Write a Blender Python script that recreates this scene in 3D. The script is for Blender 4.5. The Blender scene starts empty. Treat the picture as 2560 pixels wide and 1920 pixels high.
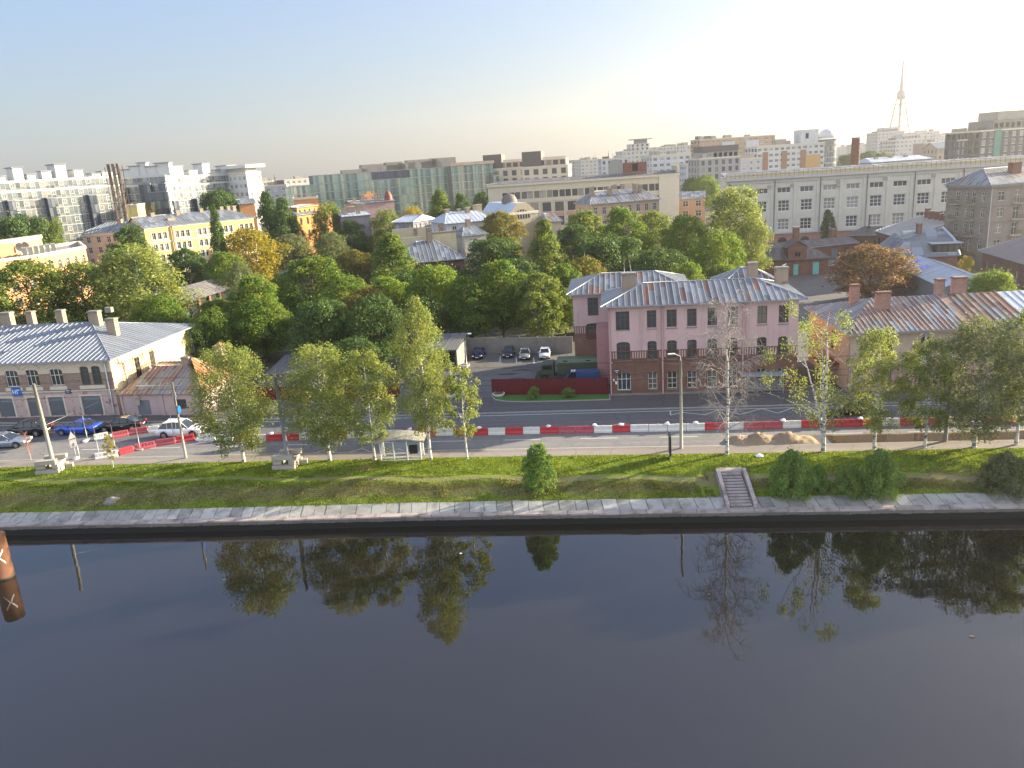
import bpy, bmesh, math, random
import numpy as np
from mathutils import Vector, Matrix, Quaternion
R_ = math.radians
scene = bpy.context.scene
C = scene.collection
# ------------------------------------------------------------------ camera
CAM_Z = 28.0
PITCH, ROLL, FOC = R_(15.5), R_(3.8), 1975.0          # focal length in pixels of a 2560 px wide frame
cam_rot = Matrix.Rotation(math.pi/2-PITCH, 3, 'X') @ Matrix.Rotation(-ROLL, 3, 'Z')
cd = bpy.data.cameras.new('camera'); cam = bpy.data.objects.new('camera', cd); C.objects.link(cam)
cam.matrix_world = Matrix.Translation((0,0,CAM_Z)) @ cam_rot.to_4x4()
cd.sensor_width = 36.0; cd.lens = 36.0*FOC/2560.0; cd.clip_start = 0.5; cd.clip_end = 30000
scene.camera = cam
# ------------------------------------------------------------------ light
SUN_EL, SUN_AZ = R_(15.5), R_(18.5)                   # azimuth counted from +X towards +Y
sun_dir = Vector((math.cos(SUN_EL)*math.cos(SUN_AZ), math.cos(SUN_EL)*math.sin(SUN_AZ), math.sin(SUN_EL)))
sl = bpy.data.lights.new('sun', 'SUN'); sl.energy = 5.0; sl.angle = R_(0.5); sl.color = (1.0, 0.86, 0.62)
so = bpy.data.objects.new('sun', sl); C.objects.link(so)
so.rotation_euler = sun_dir.to_track_quat('Z', 'Y').to_euler(); so.location = (300, 100, 300)
w = bpy.data.worlds.new('World'); scene.world = w; w.use_nodes = True
nt = w.node_tree; nt.nodes.clear()
sky = nt.nodes.new('ShaderNodeTexSky'); sky.sky_type = 'NISHITA'; sky.sun_disc = False
sky.sun_elevation = SUN_EL; sky.sun_rotation = math.pi/2 - SUN_AZ
sky.altitude = 20; sky.air_density = 1.0; sky.dust_density = 1.3; sky.ozone_density = 1.5
bg = nt.nodes.new('ShaderNodeBackground'); bg.inputs[1].default_value = 0.081
wo = nt.nodes.new('ShaderNodeOutputWorld')
# even out the very wide brightness range of the hazy sky
bw = nt.nodes.new('ShaderNodeRGBToBW'); pw = nt.nodes.new('ShaderNodeMath'); pw.operation='POWER'; pw.inputs[1].default_value=-0.55
vm = nt.nodes.new('ShaderNodeVectorMath'); vm.operation='SCALE'
nt.links.new(sky.outputs[0], bw.inputs[0]); nt.links.new(bw.outputs[0], pw.inputs[0]); nt.links.new(sky.outputs[0], vm.inputs[0]); nt.links.new(pw.outputs[0], vm.inputs['Scale'])
tn = nt.nodes.new('ShaderNodeMix'); tn.data_type='RGBA'; tn.blend_type='MULTIPLY'; tn.inputs[0].default_value=1.0; tn.inputs[7].default_value=(0.93,0.94,1.08,1)
nt.links.new(vm.outputs[0], tn.inputs[6]); 
# unseen bright cloud added overhead and behind the camera as fill light
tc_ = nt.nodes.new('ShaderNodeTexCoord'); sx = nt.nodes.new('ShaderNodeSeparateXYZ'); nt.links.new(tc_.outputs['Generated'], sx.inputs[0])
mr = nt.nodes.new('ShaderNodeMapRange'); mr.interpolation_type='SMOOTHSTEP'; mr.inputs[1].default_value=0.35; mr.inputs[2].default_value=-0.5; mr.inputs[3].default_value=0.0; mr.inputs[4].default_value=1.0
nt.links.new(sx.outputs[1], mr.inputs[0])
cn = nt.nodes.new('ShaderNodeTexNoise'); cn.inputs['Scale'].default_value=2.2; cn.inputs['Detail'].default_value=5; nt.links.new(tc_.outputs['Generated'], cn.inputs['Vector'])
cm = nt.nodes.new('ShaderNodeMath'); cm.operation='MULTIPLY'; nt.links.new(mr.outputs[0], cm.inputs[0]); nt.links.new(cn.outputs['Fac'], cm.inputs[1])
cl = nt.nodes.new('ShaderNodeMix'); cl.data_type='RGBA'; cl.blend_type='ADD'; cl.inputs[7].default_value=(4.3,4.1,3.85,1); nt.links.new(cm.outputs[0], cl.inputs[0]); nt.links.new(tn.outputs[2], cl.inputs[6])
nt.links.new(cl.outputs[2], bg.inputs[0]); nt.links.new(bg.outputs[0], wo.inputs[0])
vs = scene.view_settings; vs.view_transform = 'Standard'; vs.look = 'None'; vs.gamma = 1.0; vs.exposure = 2.3
scene.render.engine = 'CYCLES'
scene.cycles.max_bounces = 6; scene.cycles.transparent_max_bounces = 4
scene.cycles.diffuse_bounces = 3; scene.cycles.glossy_bounces = 3; scene.cycles.volume_bounces = 0
# ------------------------------------------------------------------ measuring
def ray(x, y): return cam_rot @ Vector(((x-1280)/FOC, -(y-960)/FOC, -1.0))
def G(x, y, z=0.0):
    d = ray(x, y); t = (z-CAM_Z)/d.z; return Vector((d.x*t, d.y*t, z))
def AY(x, y, Y):
    d = ray(x, y); t = Y/d.y; return Vector((d.x*t, Y, CAM_Z+d.z*t))
def interp(x, pts):
    if x <= pts[0][0]: a, b = pts[0], pts[1]
    elif x >= pts[-1][0]: a, b = pts[-2], pts[-1]
    else:
        for a, b in zip(pts, pts[1:]):
            if a[0] <= x <= b[0]: break
    return a[1] + (b[1]-a[1])*(x-a[0])/(b[0]-a[0])
# ------------------------------------------------------------------ objects
def tag(o, label=None, cat=None, group=None, kind=None):
    if label: o['label'] = label
    if cat: o['category'] = cat
    if group: o['group'] = group
    if kind: o['kind'] = kind
    return o
def thing(name, label, cat, loc=(0,0,0), rz=0.0, group=None, scale=None):
    o = bpy.data.objects.new(name, None); C.objects.link(o)
    o.location = loc; o.rotation_euler = (0,0,rz); o.empty_display_size = 0.5
    if scale: o.scale = scale if hasattr(scale, '__len__') else (scale,)*3
    return tag(o, label, cat, group)
class MB:
    def __init__(s): s.v=[]; s.f=[]; s.m=[]; s.sm=[]
    def poly(s, pts, m=0, smooth=False):
        n=len(s.v); s.v += [tuple(p) for p in pts]; s.f.append(tuple(range(n,n+len(pts)))); s.m.append(m); s.sm.append(smooth); return s
    def box(s, x0,x1,y0,y1,z0,z1, m=0):
        n=len(s.v); s.v += [(x,y,z) for z in (z0,z1) for y in (y0,y1) for x in (x0,x1)]
        for f in ((0,2,3,1),(4,5,7,6),(0,1,5,4),(2,6,7,3),(0,4,6,2),(1,3,7,5)):
            s.f.append(tuple(n+i for i in f)); s.m.append(m); s.sm.append(False)
        return s
    def obox(s, c, ax, ay, hx, hy, z0, z1, m=0):
        # box about c with horizontal axes ax, ay
        c=Vector(c); ax=Vector(ax); ay=Vector(ay); n=len(s.v)
        for z in (z0,z1):
            for b in (-hy,hy):
                for a in (-hx,hx):
                    p=c+ax*a+ay*b; s.v.append((p.x,p.y,z))
        for f in ((0,2,3,1),(4,5,7,6),(0,1,5,4),(2,6,7,3),(0,4,6,2),(1,3,7,5)):
            s.f.append(tuple(n+i for i in f)); s.m.append(m); s.sm.append(False)
        return s
    def prism(s, poly, z0, z1, m=0, mtop=None):
        n=len(poly)
        a=[(p[0],p[1],z0) for p in poly]; b=[(p[0],p[1],z1) for p in poly]
        for i in range(n):
            j=(i+1)%n; s.poly([a[i],a[j],b[j],b[i]], m)
        s.poly(b, m if mtop is None else mtop); s.poly(a[::-1], m); return s
    def tube(s, pts, rs, n=6, m=0, cap=True, smooth=True):
        pts=[Vector(p) for p in pts]
        if not hasattr(rs,'__len__'): rs=[rs]*len(pts)
        base=len(s.v)
        for i,p in enumerate(pts):
            d=(pts[min(i+1,len(pts)-1)]-pts[max(i-1,0)])
            if d.length<1e-6: d=Vector((0,0,1))
            d.normalize(); q=Vector((1,0,0)) if abs(d.x)<0.8 else Vector((0,1,0))
            u=d.cross(q).normalized(); v=d.cross(u)
            for k in range(n):
                t=2*math.pi*k/n; w_=p+(u*math.cos(t)+v*math.sin(t))*rs[i]; s.v.append(tuple(w_))
        for i in range(len(pts)-1):
            for k in range(n):
                a=base+i*n+k; b=base+i*n+(k+1)%n
                s.f.append((a,b,b+n,a+n)); s.m.append(m); s.sm.append(smooth)
        if cap:
            s.f.append(tuple(base+k for k in range(n))); s.m.append(m); s.sm.append(False)
            e=base+(len(pts)-1)*n; s.f.append(tuple(e+k for k in reversed(range(n)))); s.m.append(m); s.sm.append(False)
        return s
    def mesh(s, name, mats):
        me=bpy.data.meshes.new(name); me.from_pydata(s.v,[],s.f)
        for m in (mats if isinstance(mats,(list,tuple)) else [mats]): me.materials.append(m)
        me.polygons.foreach_set('material_index', s.m); me.polygons.foreach_set('use_smooth', s.sm)
        me.update(); return me
    def build(s, name, mats, parent=None, bevel=0.0, fix=False):
        me=s.mesh(name,mats)
        if fix:
            bm=bmesh.new(); bm.from_mesh(me); bmesh.ops.recalc_face_normals(bm, faces=bm.faces); bm.to_mesh(me); bm.free()
        o=bpy.data.objects.new(name,me); C.objects.link(o); o.parent=parent
        if bevel:
            b=o.modifiers.new('bevel','BEVEL'); b.width=bevel; b.segments=2; b.limit_method='ANGLE'; b.angle_limit=R_(40)
        return o
def put(name, me, parent=None, loc=(0,0,0), rz=0.0, scale=None):
    o=bpy.data.objects.new(name,me); C.objects.link(o); o.parent=parent; o.location=loc; o.rotation_euler=(0,0,rz)
    if scale: o.scale=scale
    return o
def copy_tree(o, parent=None):
    c=o.copy(); C.objects.link(c); c.parent=parent
    for ch in list(o.children): copy_tree(ch, c)
    return c
def dup(o, loc, rz=None, label=None, group=None, scale=None):
    c=copy_tree(o); c.location=loc
    if rz is not None: c.rotation_euler=(0,0,rz)
    if label: c['label']=label
    if group: c['group']=group
    if scale: c.scale=scale
    return c
# ------------------------------------------------------------------ materials
class NT:
    def __init__(s, name):
        s.mat=bpy.data.materials.new(name); s.mat.use_nodes=True; s.t=s.mat.node_tree; s.t.nodes.clear()
        s.out=s.n('ShaderNodeOutputMaterial'); s.b=s.n('ShaderNodeBsdfPrincipled'); s.l(s.b.outputs[0], s.out.inputs[0])
        s.tc=s.n('ShaderNodeTexCoord')
    def n(s, t, **k):
        x=s.t.nodes.new(t)
        for a,b in k.items(): setattr(x,a,b)
        return x
    def l(s,a,b): s.t.links.new(a,b)
    def val(s, sock, v):
        if hasattr(v,'is_output') or hasattr(v,'links'): s.l(v, sock)
        elif hasattr(v,'__len__') and len(v)==3 and sock.type=='RGBA': sock.default_value=(*v,1)
        else: sock.default_value=v
    def noise(s, scale, detail=4, vec=None, rough=0.6, dist=0.0):
        x=s.n('ShaderNodeTexNoise'); x.inputs['Scale'].default_value=scale; x.inputs['Detail'].default_value=detail
        x.inputs['Roughness'].default_value=rough; x.inputs['Distortion'].default_value=dist
        s.l(vec if vec else s.tc.outputs['Object'], x.inputs['Vector']); return x.outputs['Fac']
    def mix(s, f, a, b, mode='MIX'):
        x=s.n('ShaderNodeMix', data_type='RGBA', blend_type=mode)
        s.val(x.inputs['Factor'], f); s.val(x.inputs[6], a); s.val(x.inputs[7], b); return x.outputs[2]
    def ramp(s, f, stops, interp_='LINEAR'):
        x=s.n('ShaderNodeValToRGB'); x.color_ramp.interpolation=interp_
        el=x.color_ramp.elements
        while len(el)<len(stops): el.new(0.5)
        for e,(p,c) in zip(el,stops): e.position=p; e.color=(*c,1) if len(c)==3 else c
        s.val(x.inputs[0], f); return x.outputs[0]
    def math(s, op, a, b=0.0, c=None):
        x=s.n('ShaderNodeMath', operation=op); s.val(x.inputs[0],a); s.val(x.inputs[1],b)
        if c is not None: s.val(x.inputs[2],c)
        return x.outputs[0]
    def sep(s, v=None):
        x=s.n('ShaderNodeSeparateXYZ'); s.l(v if v else s.tc.outputs['Object'], x.inputs[0]); return x.outputs
    def comb(s,x_,y_,z_):
        x=s.n('ShaderNodeCombineXYZ'); s.val(x.inputs[0],x_); s.val(x.inputs[1],y_); s.val(x.inputs[2],z_); return x.outputs[0]
    def bump(s, h, strength=0.3, dist=0.05):
        x=s.n('ShaderNodeBump'); x.inputs['Strength'].default_value=strength; x.inputs['Distance'].default_value=dist
        s.l(h, x.inputs['Height']); s.l(x.outputs[0], s.b.inputs['Normal'])
    def done(s, col, rough=0.8, metal=0.0, spec=0.4):
        s.val(s.b.inputs['Base Color'], col); s.val(s.b.inputs['Roughness'], rough)
        s.b.inputs['Metallic'].default_value=metal; s.b.inputs['Specular IOR Level'].default_value=spec
        return s.mat
def dk(c, k): return tuple(x*k for x in c)
def m_plain(name, c, rough=0.75, var=0.18, scale=1.5, metal=0.0, spec=0.4, bump=0.0):
    t=NT(name); f=t.noise(scale,6); col=t.mix(f, dk(c,1-var), dk(c,1+var))
    if bump: t.bump(t.noise(scale*12,3), bump, 0.02)
    return t.done(col, rough, metal, spec)
def brick_col(t, c, scale=1.0, mort=(0.20,0.17,0.15)):
    o=t.sep(); h=t.math('ADD', o[0], o[1]); v=t.comb(h, o[2], 0.0)
    b=t.n('ShaderNodeTexBrick'); t.l(v, b.inputs['Vector'])
    b.inputs['Color1'].default_value=(*dk(c,0.75),1); b.inputs['Color2'].default_value=(*dk(c,1.2),1); b.inputs['Mortar'].default_value=(*mort,1)
    b.inputs['Scale'].default_value=scale; b.inputs['Brick Width'].default_value=0.26; b.inputs['Row Height'].default_value=0.085; b.inputs['Mortar Size'].default_value=0.008
    return t.mix(t.ramp(t.noise(0.7,5),[(0.35,(0,0,0)),(0.75,(1,1,1))]), b.outputs[0], dk(c,0.7))
def plaster_col(t, c, peel=None, amt=0.62):
    f=t.noise(0.5,6); col=t.mix(f, dk(c,0.82), dk(c,1.12))
    o=t.sep(); st=t.noise(1.0,4,t.comb(t.math('MULTIPLY',t.math('ADD',o[0],o[1]),2.2), t.math('MULTIPLY',o[2],0.18),0.0))
    col=t.mix(t.ramp(st,[(0.52,(0,0,0)),(0.75,(0.45,0.45,0.45))]), col, dk(c,0.6))
    if peel: col=t.mix(t.ramp(t.noise(0.9,8,rough=0.7),[(amt,(0,0,0)),(amt+0.03,(1,1,1))]), col, peel)
    return col
def m_wall(name, zones, bump=0.25):
    # zones bottom to top: (z_top, colour, kind, peel)
    t=NT(name); o=t.sep(); z=t.math('ADD', o[2], t.math('MULTIPLY', t.math('SUBTRACT', t.noise(1.3,4), 0.5), 0.0))
    col=None
    for zt,c,k,*r in reversed(zones):
        cc=brick_col(t,c) if k=='brick' else plaster_col(t,c,*(r if r else ()))
        col=cc if col is None else t.mix(t.math('GREATER_THAN', z, zt), cc, col)
    t.bump(t.noise(9,5), bump, 0.03)
    return t.done(col, 0.9, spec=0.25)
def m_roof(name, cols, rough=0.45, metal=0.35, dirt=(0.16,0.10,0.07), damt=0.3):
    # one sheet of metal = one island
    t=NT(name); g=t.n('ShaderNodeNewGeometry').outputs['Random Per Island']
    st=[(i/len(cols),c) for i,c in enumerate(cols)]
    col=t.ramp(g, st, 'CONSTANT')
    wn=t.n('ShaderNodeTexWhiteNoise', noise_dimensions='1D'); t.l(g, wn.inputs['W'])
    col=t.mix(0.30, col, t.mix(wn.outputs['Value'], (0.5,0.5,0.5),(1.3,1.3,1.3)), 'MULTIPLY')
    n=t.noise(2.2,7,rough=0.7)
    col=t.mix(t.ramp(n,[(0.55,(0,0,0)),(0.72,(damt,damt,damt))]), col, dirt)
    t.bump(t.noise(1.4,3), 0.35, 0.05)
    return t.done(col, t.ramp(n,[(0.3,(rough,)*3),(0.8,(min(1,rough+0.3),)*3)]), metal, 0.5)
def m_glass(name, c=(0.03,0.035,0.04), c2=(0.13,0.125,0.11), rough=0.04, spec=0.5, isl=False, thr=0.78):
    t=NT(name)
    r=t.n('ShaderNodeNewGeometry').outputs['Random Per Island'] if isl else t.n('ShaderNodeObjectInfo').outputs['Random']
    col=t.ramp(r,[(0.0,c),(thr,dk(c,1.6)),(thr+0.02,c2),(1.0,dk(c2,1.6))])
    t.bump(t.noise(0.8,2), 0.05, 0.05)
    return t.done(col, rough, 0.0, spec)
def m_leaf(name, c1, c2, c3=None, tr=0.35):
    t=NT(name); g=t.n('ShaderNodeNewGeometry').outputs['Random Per Island']
    c3=c3 or c2
    c1,c2,c3=dk(c1,1.42),dk(c2,1.36),dk(c3,1.22); tr=min(.45,tr+.07)
    col=t.ramp(g,[(0.0,dk(c1,0.75)),(0.45,c1),(0.8,c2),(1.0,c3)])
    col=t.mix(t.ramp(t.noise(0.35,3),[(0.4,(0,0,0)),(0.65,(1,1,1))]), col, t.mix(0.5,col,c3))
    t.done(col, 0.6, 0.0, 0.25)
    tr_=t.n('ShaderNodeBsdfTranslucent'); t.l(t.mix(1.0,col,(1.5,1.45,0.65),'MULTIPLY'), tr_.inputs[0])
    mx=t.n('ShaderNodeMixShader'); mx.inputs[0].default_value=tr
    t.l(t.b.outputs[0],mx.inputs[1]); t.l(tr_.outputs[0],mx.inputs[2]); t.l(mx.outputs[0],t.out.inputs[0])
    return t.mat
def m_bark(name, birch=True):
    t=NT(name)
    if birch:
        o=t.sep(); v=t.comb(t.math('MULTIPLY',o[0],1.0), t.math('MULTIPLY',o[1],1.0), t.math('MULTIPLY',o[2],3.5))
        n=t.noise(1.6,4,v); col=t.ramp(n,[(0.40,(0.03,0.028,0.025)),(0.47,(0.50,0.48,0.43)),(0.8,(0.62,0.60,0.55))])
    else: col=t.mix(t.noise(4,4),(0.05,0.04,0.03),(0.13,0.10,0.08))
    return t.done(col,0.85)
def m_asphalt(name, c, patch=0.25, scale=1.0):
    t=NT(name); a=t.noise(0.09*scale,6); b=t.noise(40,2); p=t.noise(0.35*scale,3,dist=1.5)
    col=t.mix(a, dk(c,0.78), dk(c,1.25)); col=t.mix(t.math('MULTIPLY',b,0.35), col, dk(c,0.5))
    col=t.mix(t.ramp(p,[(0.58,(0,0,0)),(0.60,(patch,)*3)]), col, dk(c,0.55))
    so_=t.sep(); sk=t.noise(1.0,4,t.comb(t.math('MULTIPLY',t.math('ADD',so_[0],t.math('MULTIPLY',so_[1],-.14)),.035),t.math('MULTIPLY',t.math('ADD',so_[1],t.math('MULTIPLY',so_[0],.14)),1.3),0.0))
    col=t.mix(t.ramp(sk,[(.42,(0,0,0)),(.68,(.45,)*3)]),col,dk(c,.58))
    cr=t.n('ShaderNodeTexVoronoi', feature='DISTANCE_TO_EDGE'); cr.inputs['Scale'].default_value=0.22*scale
    v=t.n('ShaderNodeVectorMath', operation='ADD'); nn=t.n('ShaderNodeTexNoise'); nn.inputs['Scale'].default_value=0.8; nn.inputs['Detail'].default_value=5
    t.l(t.tc.outputs['Object'],nn.inputs['Vector']); t.l(t.tc.outputs['Object'],v.inputs[0]); t.l(nn.outputs['Color'],v.inputs[1]); t.l(v.outputs[0],cr.inputs['Vector'])
    col=t.mix(t.ramp(cr.outputs['Distance'],[(0.004,(0.6,)*3),(0.010,(0,0,0))]), col, dk(c,0.4))
    t.bump(b,0.15,0.01)
    return t.done(col,0.85,spec=0.3)
M={}
M['asphalt']=m_asphalt('asphalt',(0.20,0.195,0.19)); M['asphalt_dark']=m_asphalt('old_asphalt',(0.125,0.126,0.13))
M['walk']=m_asphalt('footpath_asphalt',(0.25,0.22,0.195),0.1); M['yard']=m_asphalt('yard_asphalt',(0.13,0.125,0.12),0.5)
M['kerb']=m_plain('kerb_stone',(0.30,0.28,0.26),0.9,0.3,3)
M['paint']=m_plain('road_paint',(0.55,0.55,0.52),0.8,0.3,2); M['redline']=m_plain('worn_red_line',(0.34,0.11,0.11),0.85,0.3,2)
M['concrete']=m_plain('concrete',(0.33,0.30,0.25),0.92,0.3,1.3,bump=0.3); M['concrete_grey']=m_plain('grey_concrete',(0.20,0.19,0.17),0.92,0.3,1.0,bump=0.3)
M['white']=m_plain('white_paint',(0.72,0.71,0.68),0.5,0.1); M['cream_trim']=m_plain('cream_trim',(0.55,0.50,0.40),0.8,0.2)
M['black']=m_plain('black_trim',(0.02,0.02,0.022),0.5,0.1); M['dark']=m_plain('dark_opening',(0.015,0.015,0.016),0.8,0.2)
M['steel']=m_plain('galvanised_steel',(0.33,0.34,0.35),0.45,0.2,3,metal=0.6); M['pole']=m_plain('pole_paint',(0.27,0.26,0.22),0.7,0.2,2)
M['brown_frame']=m_plain('brown_frame',(0.11,0.08,0.065),0.7,0.3); M['grey_door']=m_plain('grey_shutter',(0.16,0.18,0.20),0.6,0.2,4)
M['teal']=m_plain('teal_paint',(0.16,0.45,0.40),0.7,0.15); M['maroon']=m_plain('maroon_sheet',(0.105,0.008,0.014),0.5,0.15,0.6)
M['bag']=m_plain('white_bag',(0.75,0.75,0.76),0.6,0.1,6); M['rubber']=m_plain('rubber',(0.02,0.02,0.02),0.85,0.1)
M['rim']=m_plain('alloy',(0.35,0.35,0.36),0.3,0.1,metal=0.8); M['redlamp']=m_plain('red_lamp',(0.45,0.02,0.02),0.25,0.1); M['clearlamp']=m_plain('clear_lamp',(0.7,0.72,0.75),0.15,0.05)
M['carglass']=m_plain('car_glass',(0.02,0.024,0.03),0.05,0.05,spec=0.8)
M['glass']=m_glass('window_glass'); M['glass_far']=m_glass('far_window_glass',(0.05,0.055,0.06),(0.2,0.19,0.17),0.15)
M['bark_birch']=m_bark('birch_bark'); M['bark']=m_bark('bark',False)
M['leaf_birch']=m_leaf('birch_leaves',(0.090,0.130,0.042),(0.170,0.205,0.066),(0.27,0.27,0.09),0.38)
M['leaf_olive']=m_leaf('olive_leaves',(0.060,0.10,0.026),(0.12,0.165,0.038),(0.20,0.21,0.05))
M['leaf_green']=m_leaf('maple_leaves',(0.04,0.095,0.018),(0.085,0.15,0.024),(0.20,0.21,0.035))
M['leaf_dark']=m_leaf('dark_leaves',(0.028,0.062,0.020),(0.055,0.10,0.028),(0.10,0.14,0.035),0.25)
M['leaf_bright']=m_leaf('bright_leaves',(0.055,0.12,0.018),(0.12,0.18,0.024),(0.20,0.21,0.035))
M['leaf_yellow']=m_leaf('yellowing_leaves',(0.13,0.14,0.022),(0.26,0.20,0.025),(0.35,0.24,0.03))
M['leaf_brown']=m_leaf('browning_leaves',(0.065,0.095,0.024),(0.14,0.13,0.03),(0.22,0.13,0.04))
M['leaf_bush']=m_leaf('bush_leaves',(0.085,0.155,0.04),(0.15,0.235,0.06),(0.23,0.30,0.08),0.38)
M['leaf_red']=m_leaf('copper_leaves',(0.12,0.065,0.04),(0.24,0.11,0.07),(0.09,0.10,0.03),0.3)
M['leaf_pale']=m_leaf('pale_leaves',(0.075,0.10,0.05),(0.12,0.145,0.07),(0.15,0.16,0.07),0.3)
# ------------------------------------------------------------------ building kit
def wall_face(mb, O, ax, nrm, L, z0, z1, ops, depth=0.22, m=0):
    O=Vector(O); ax=Vector(ax); nrm=Vector(nrm)
    P=lambda a,z,d=0.0: tuple(O+ax*a-nrm*d+Vector((0,0,z)))
    ops=[(o[0],o[1],o[2],o[3],(o[5] if len(o)>5 else 0.0)) for o in ops]
    A=sorted({0.0,L}|{round(v,3) for o in ops for v in o[:2]}); Z=sorted({z0,z1}|{round(v,3) for o in ops for v in o[2:4]})
    A=[a for a in A if 0<=a<=L]; Z=[z for z in Z if z0<=z<=z1]
    for a,b in zip(A,A[1:]):
        for c,d in zip(Z,Z[1:]):
            ma,mz=(a+b)/2,(c+d)/2
            if any(o[0]<ma<o[1] and o[2]<mz<o[3] for o in ops): continue
            mb.poly([P(a,c),P(b,c),P(b,d),P(a,d)],m)
    for a,b,c,d,arch in ops:
        mb.poly([P(a,c),P(a,d),P(a,d,depth),P(a,c,depth)],m); mb.poly([P(b,c),P(b,d),P(b,d,depth),P(b,c,depth)],m)
        mb.poly([P(a,d),P(b,d),P(b,d,depth),P(a,d,depth)],m); mb.poly([P(a,c),P(b,c),P(b,c,depth),P(a,c,depth)],m)
        if arch:
            N=8; w_=b-a
            def za(t): return d-arch*(1-math.sqrt(max(0,1-(2*t-1)**2)))
            for i in range(N):
                t0,t1=i/N,(i+1)/N
                mb.poly([P(a+w_*t0,za(t0)),P(a+w_*t1,za(t1)),P(a+w_*t1,d),P(a+w_*t0,d)],m)
                mb.poly([P(a+w_*t0,za(t0)),P(a+w_*t1,za(t1)),P(a+w_*t1,za(t1),depth),P(a+w_*t0,za(t0),depth)],m)
WC={}
def win_meshes(w_,h,style,arch=0):
    # style = (columns, [fractions of horizontal bars], frame material, bar width)
    k=(round(w_,2),round(h,2),str(style))
    if k in WC: return WC[k]
    nx,hs,fm,t=style; mb=MB(); d0,d1=-0.03,0.05
    mb.box(0,w_,d0,d1,0,t); mb.box(0,w_,d0,d1,h-t,h); mb.box(0,t,d0,d1,t,h-t); mb.box(w_-t,w_,d0,d1,t,h-t)
    zs=[t]+[h*f for f in hs]+[h-t]
    for f in hs: mb.box(t,w_-t,d0+.004,d1-.004,h*f-t*.4,h*f+t*.4)
    for i in range(1,nx): mb.box(w_*i/nx-t*.4,w_*i/nx+t*.4,d0+.009,d1-.009,t,h-t)
    f=mb.mesh('window_frame',M[fm]); g=MB().poly([(t,0,t),(w_-t,0,t),(w_-t,0,h-t),(t,0,h-t)]).mesh('pane',M['glass'])
    mb.poly([(t,0,t),(w_-t,0,t),(w_-t,0,h-t),(t,0,h-t)],1); fg=mb.mesh('window',[M[fm],M['glass_far']])
    WC[k]=(f,g,fg); return WC[k]
ST={'brown':(2,[0.55,0.8],'brown_frame',0.07),'brown3':(3,[0.55,0.8],'brown_frame',0.07),'white':(2,[0.62],'white',0.07),'white3':(3,[0.62],'white',0.07),
    'white33':(3,[0.35,0.66],'white',0.14),'white32':(3,[0.5],'white',0.13),'white31':(3,[],'white',0.12),'dark2':(2,[],'brown_frame',0.10),'dark32':(3,[0.33,0.66],'brown_frame',0.10),
    'cream':(2,[0.65],'white',0.12),'far':(2,[],'white',0.14),'fard':(1,[],'brown_frame',0.10),'farw':(3,[],'white',0.14),'shut':None,'gridw':(2,[0.3,0.6],'cream_trim',0.08)}
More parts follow.
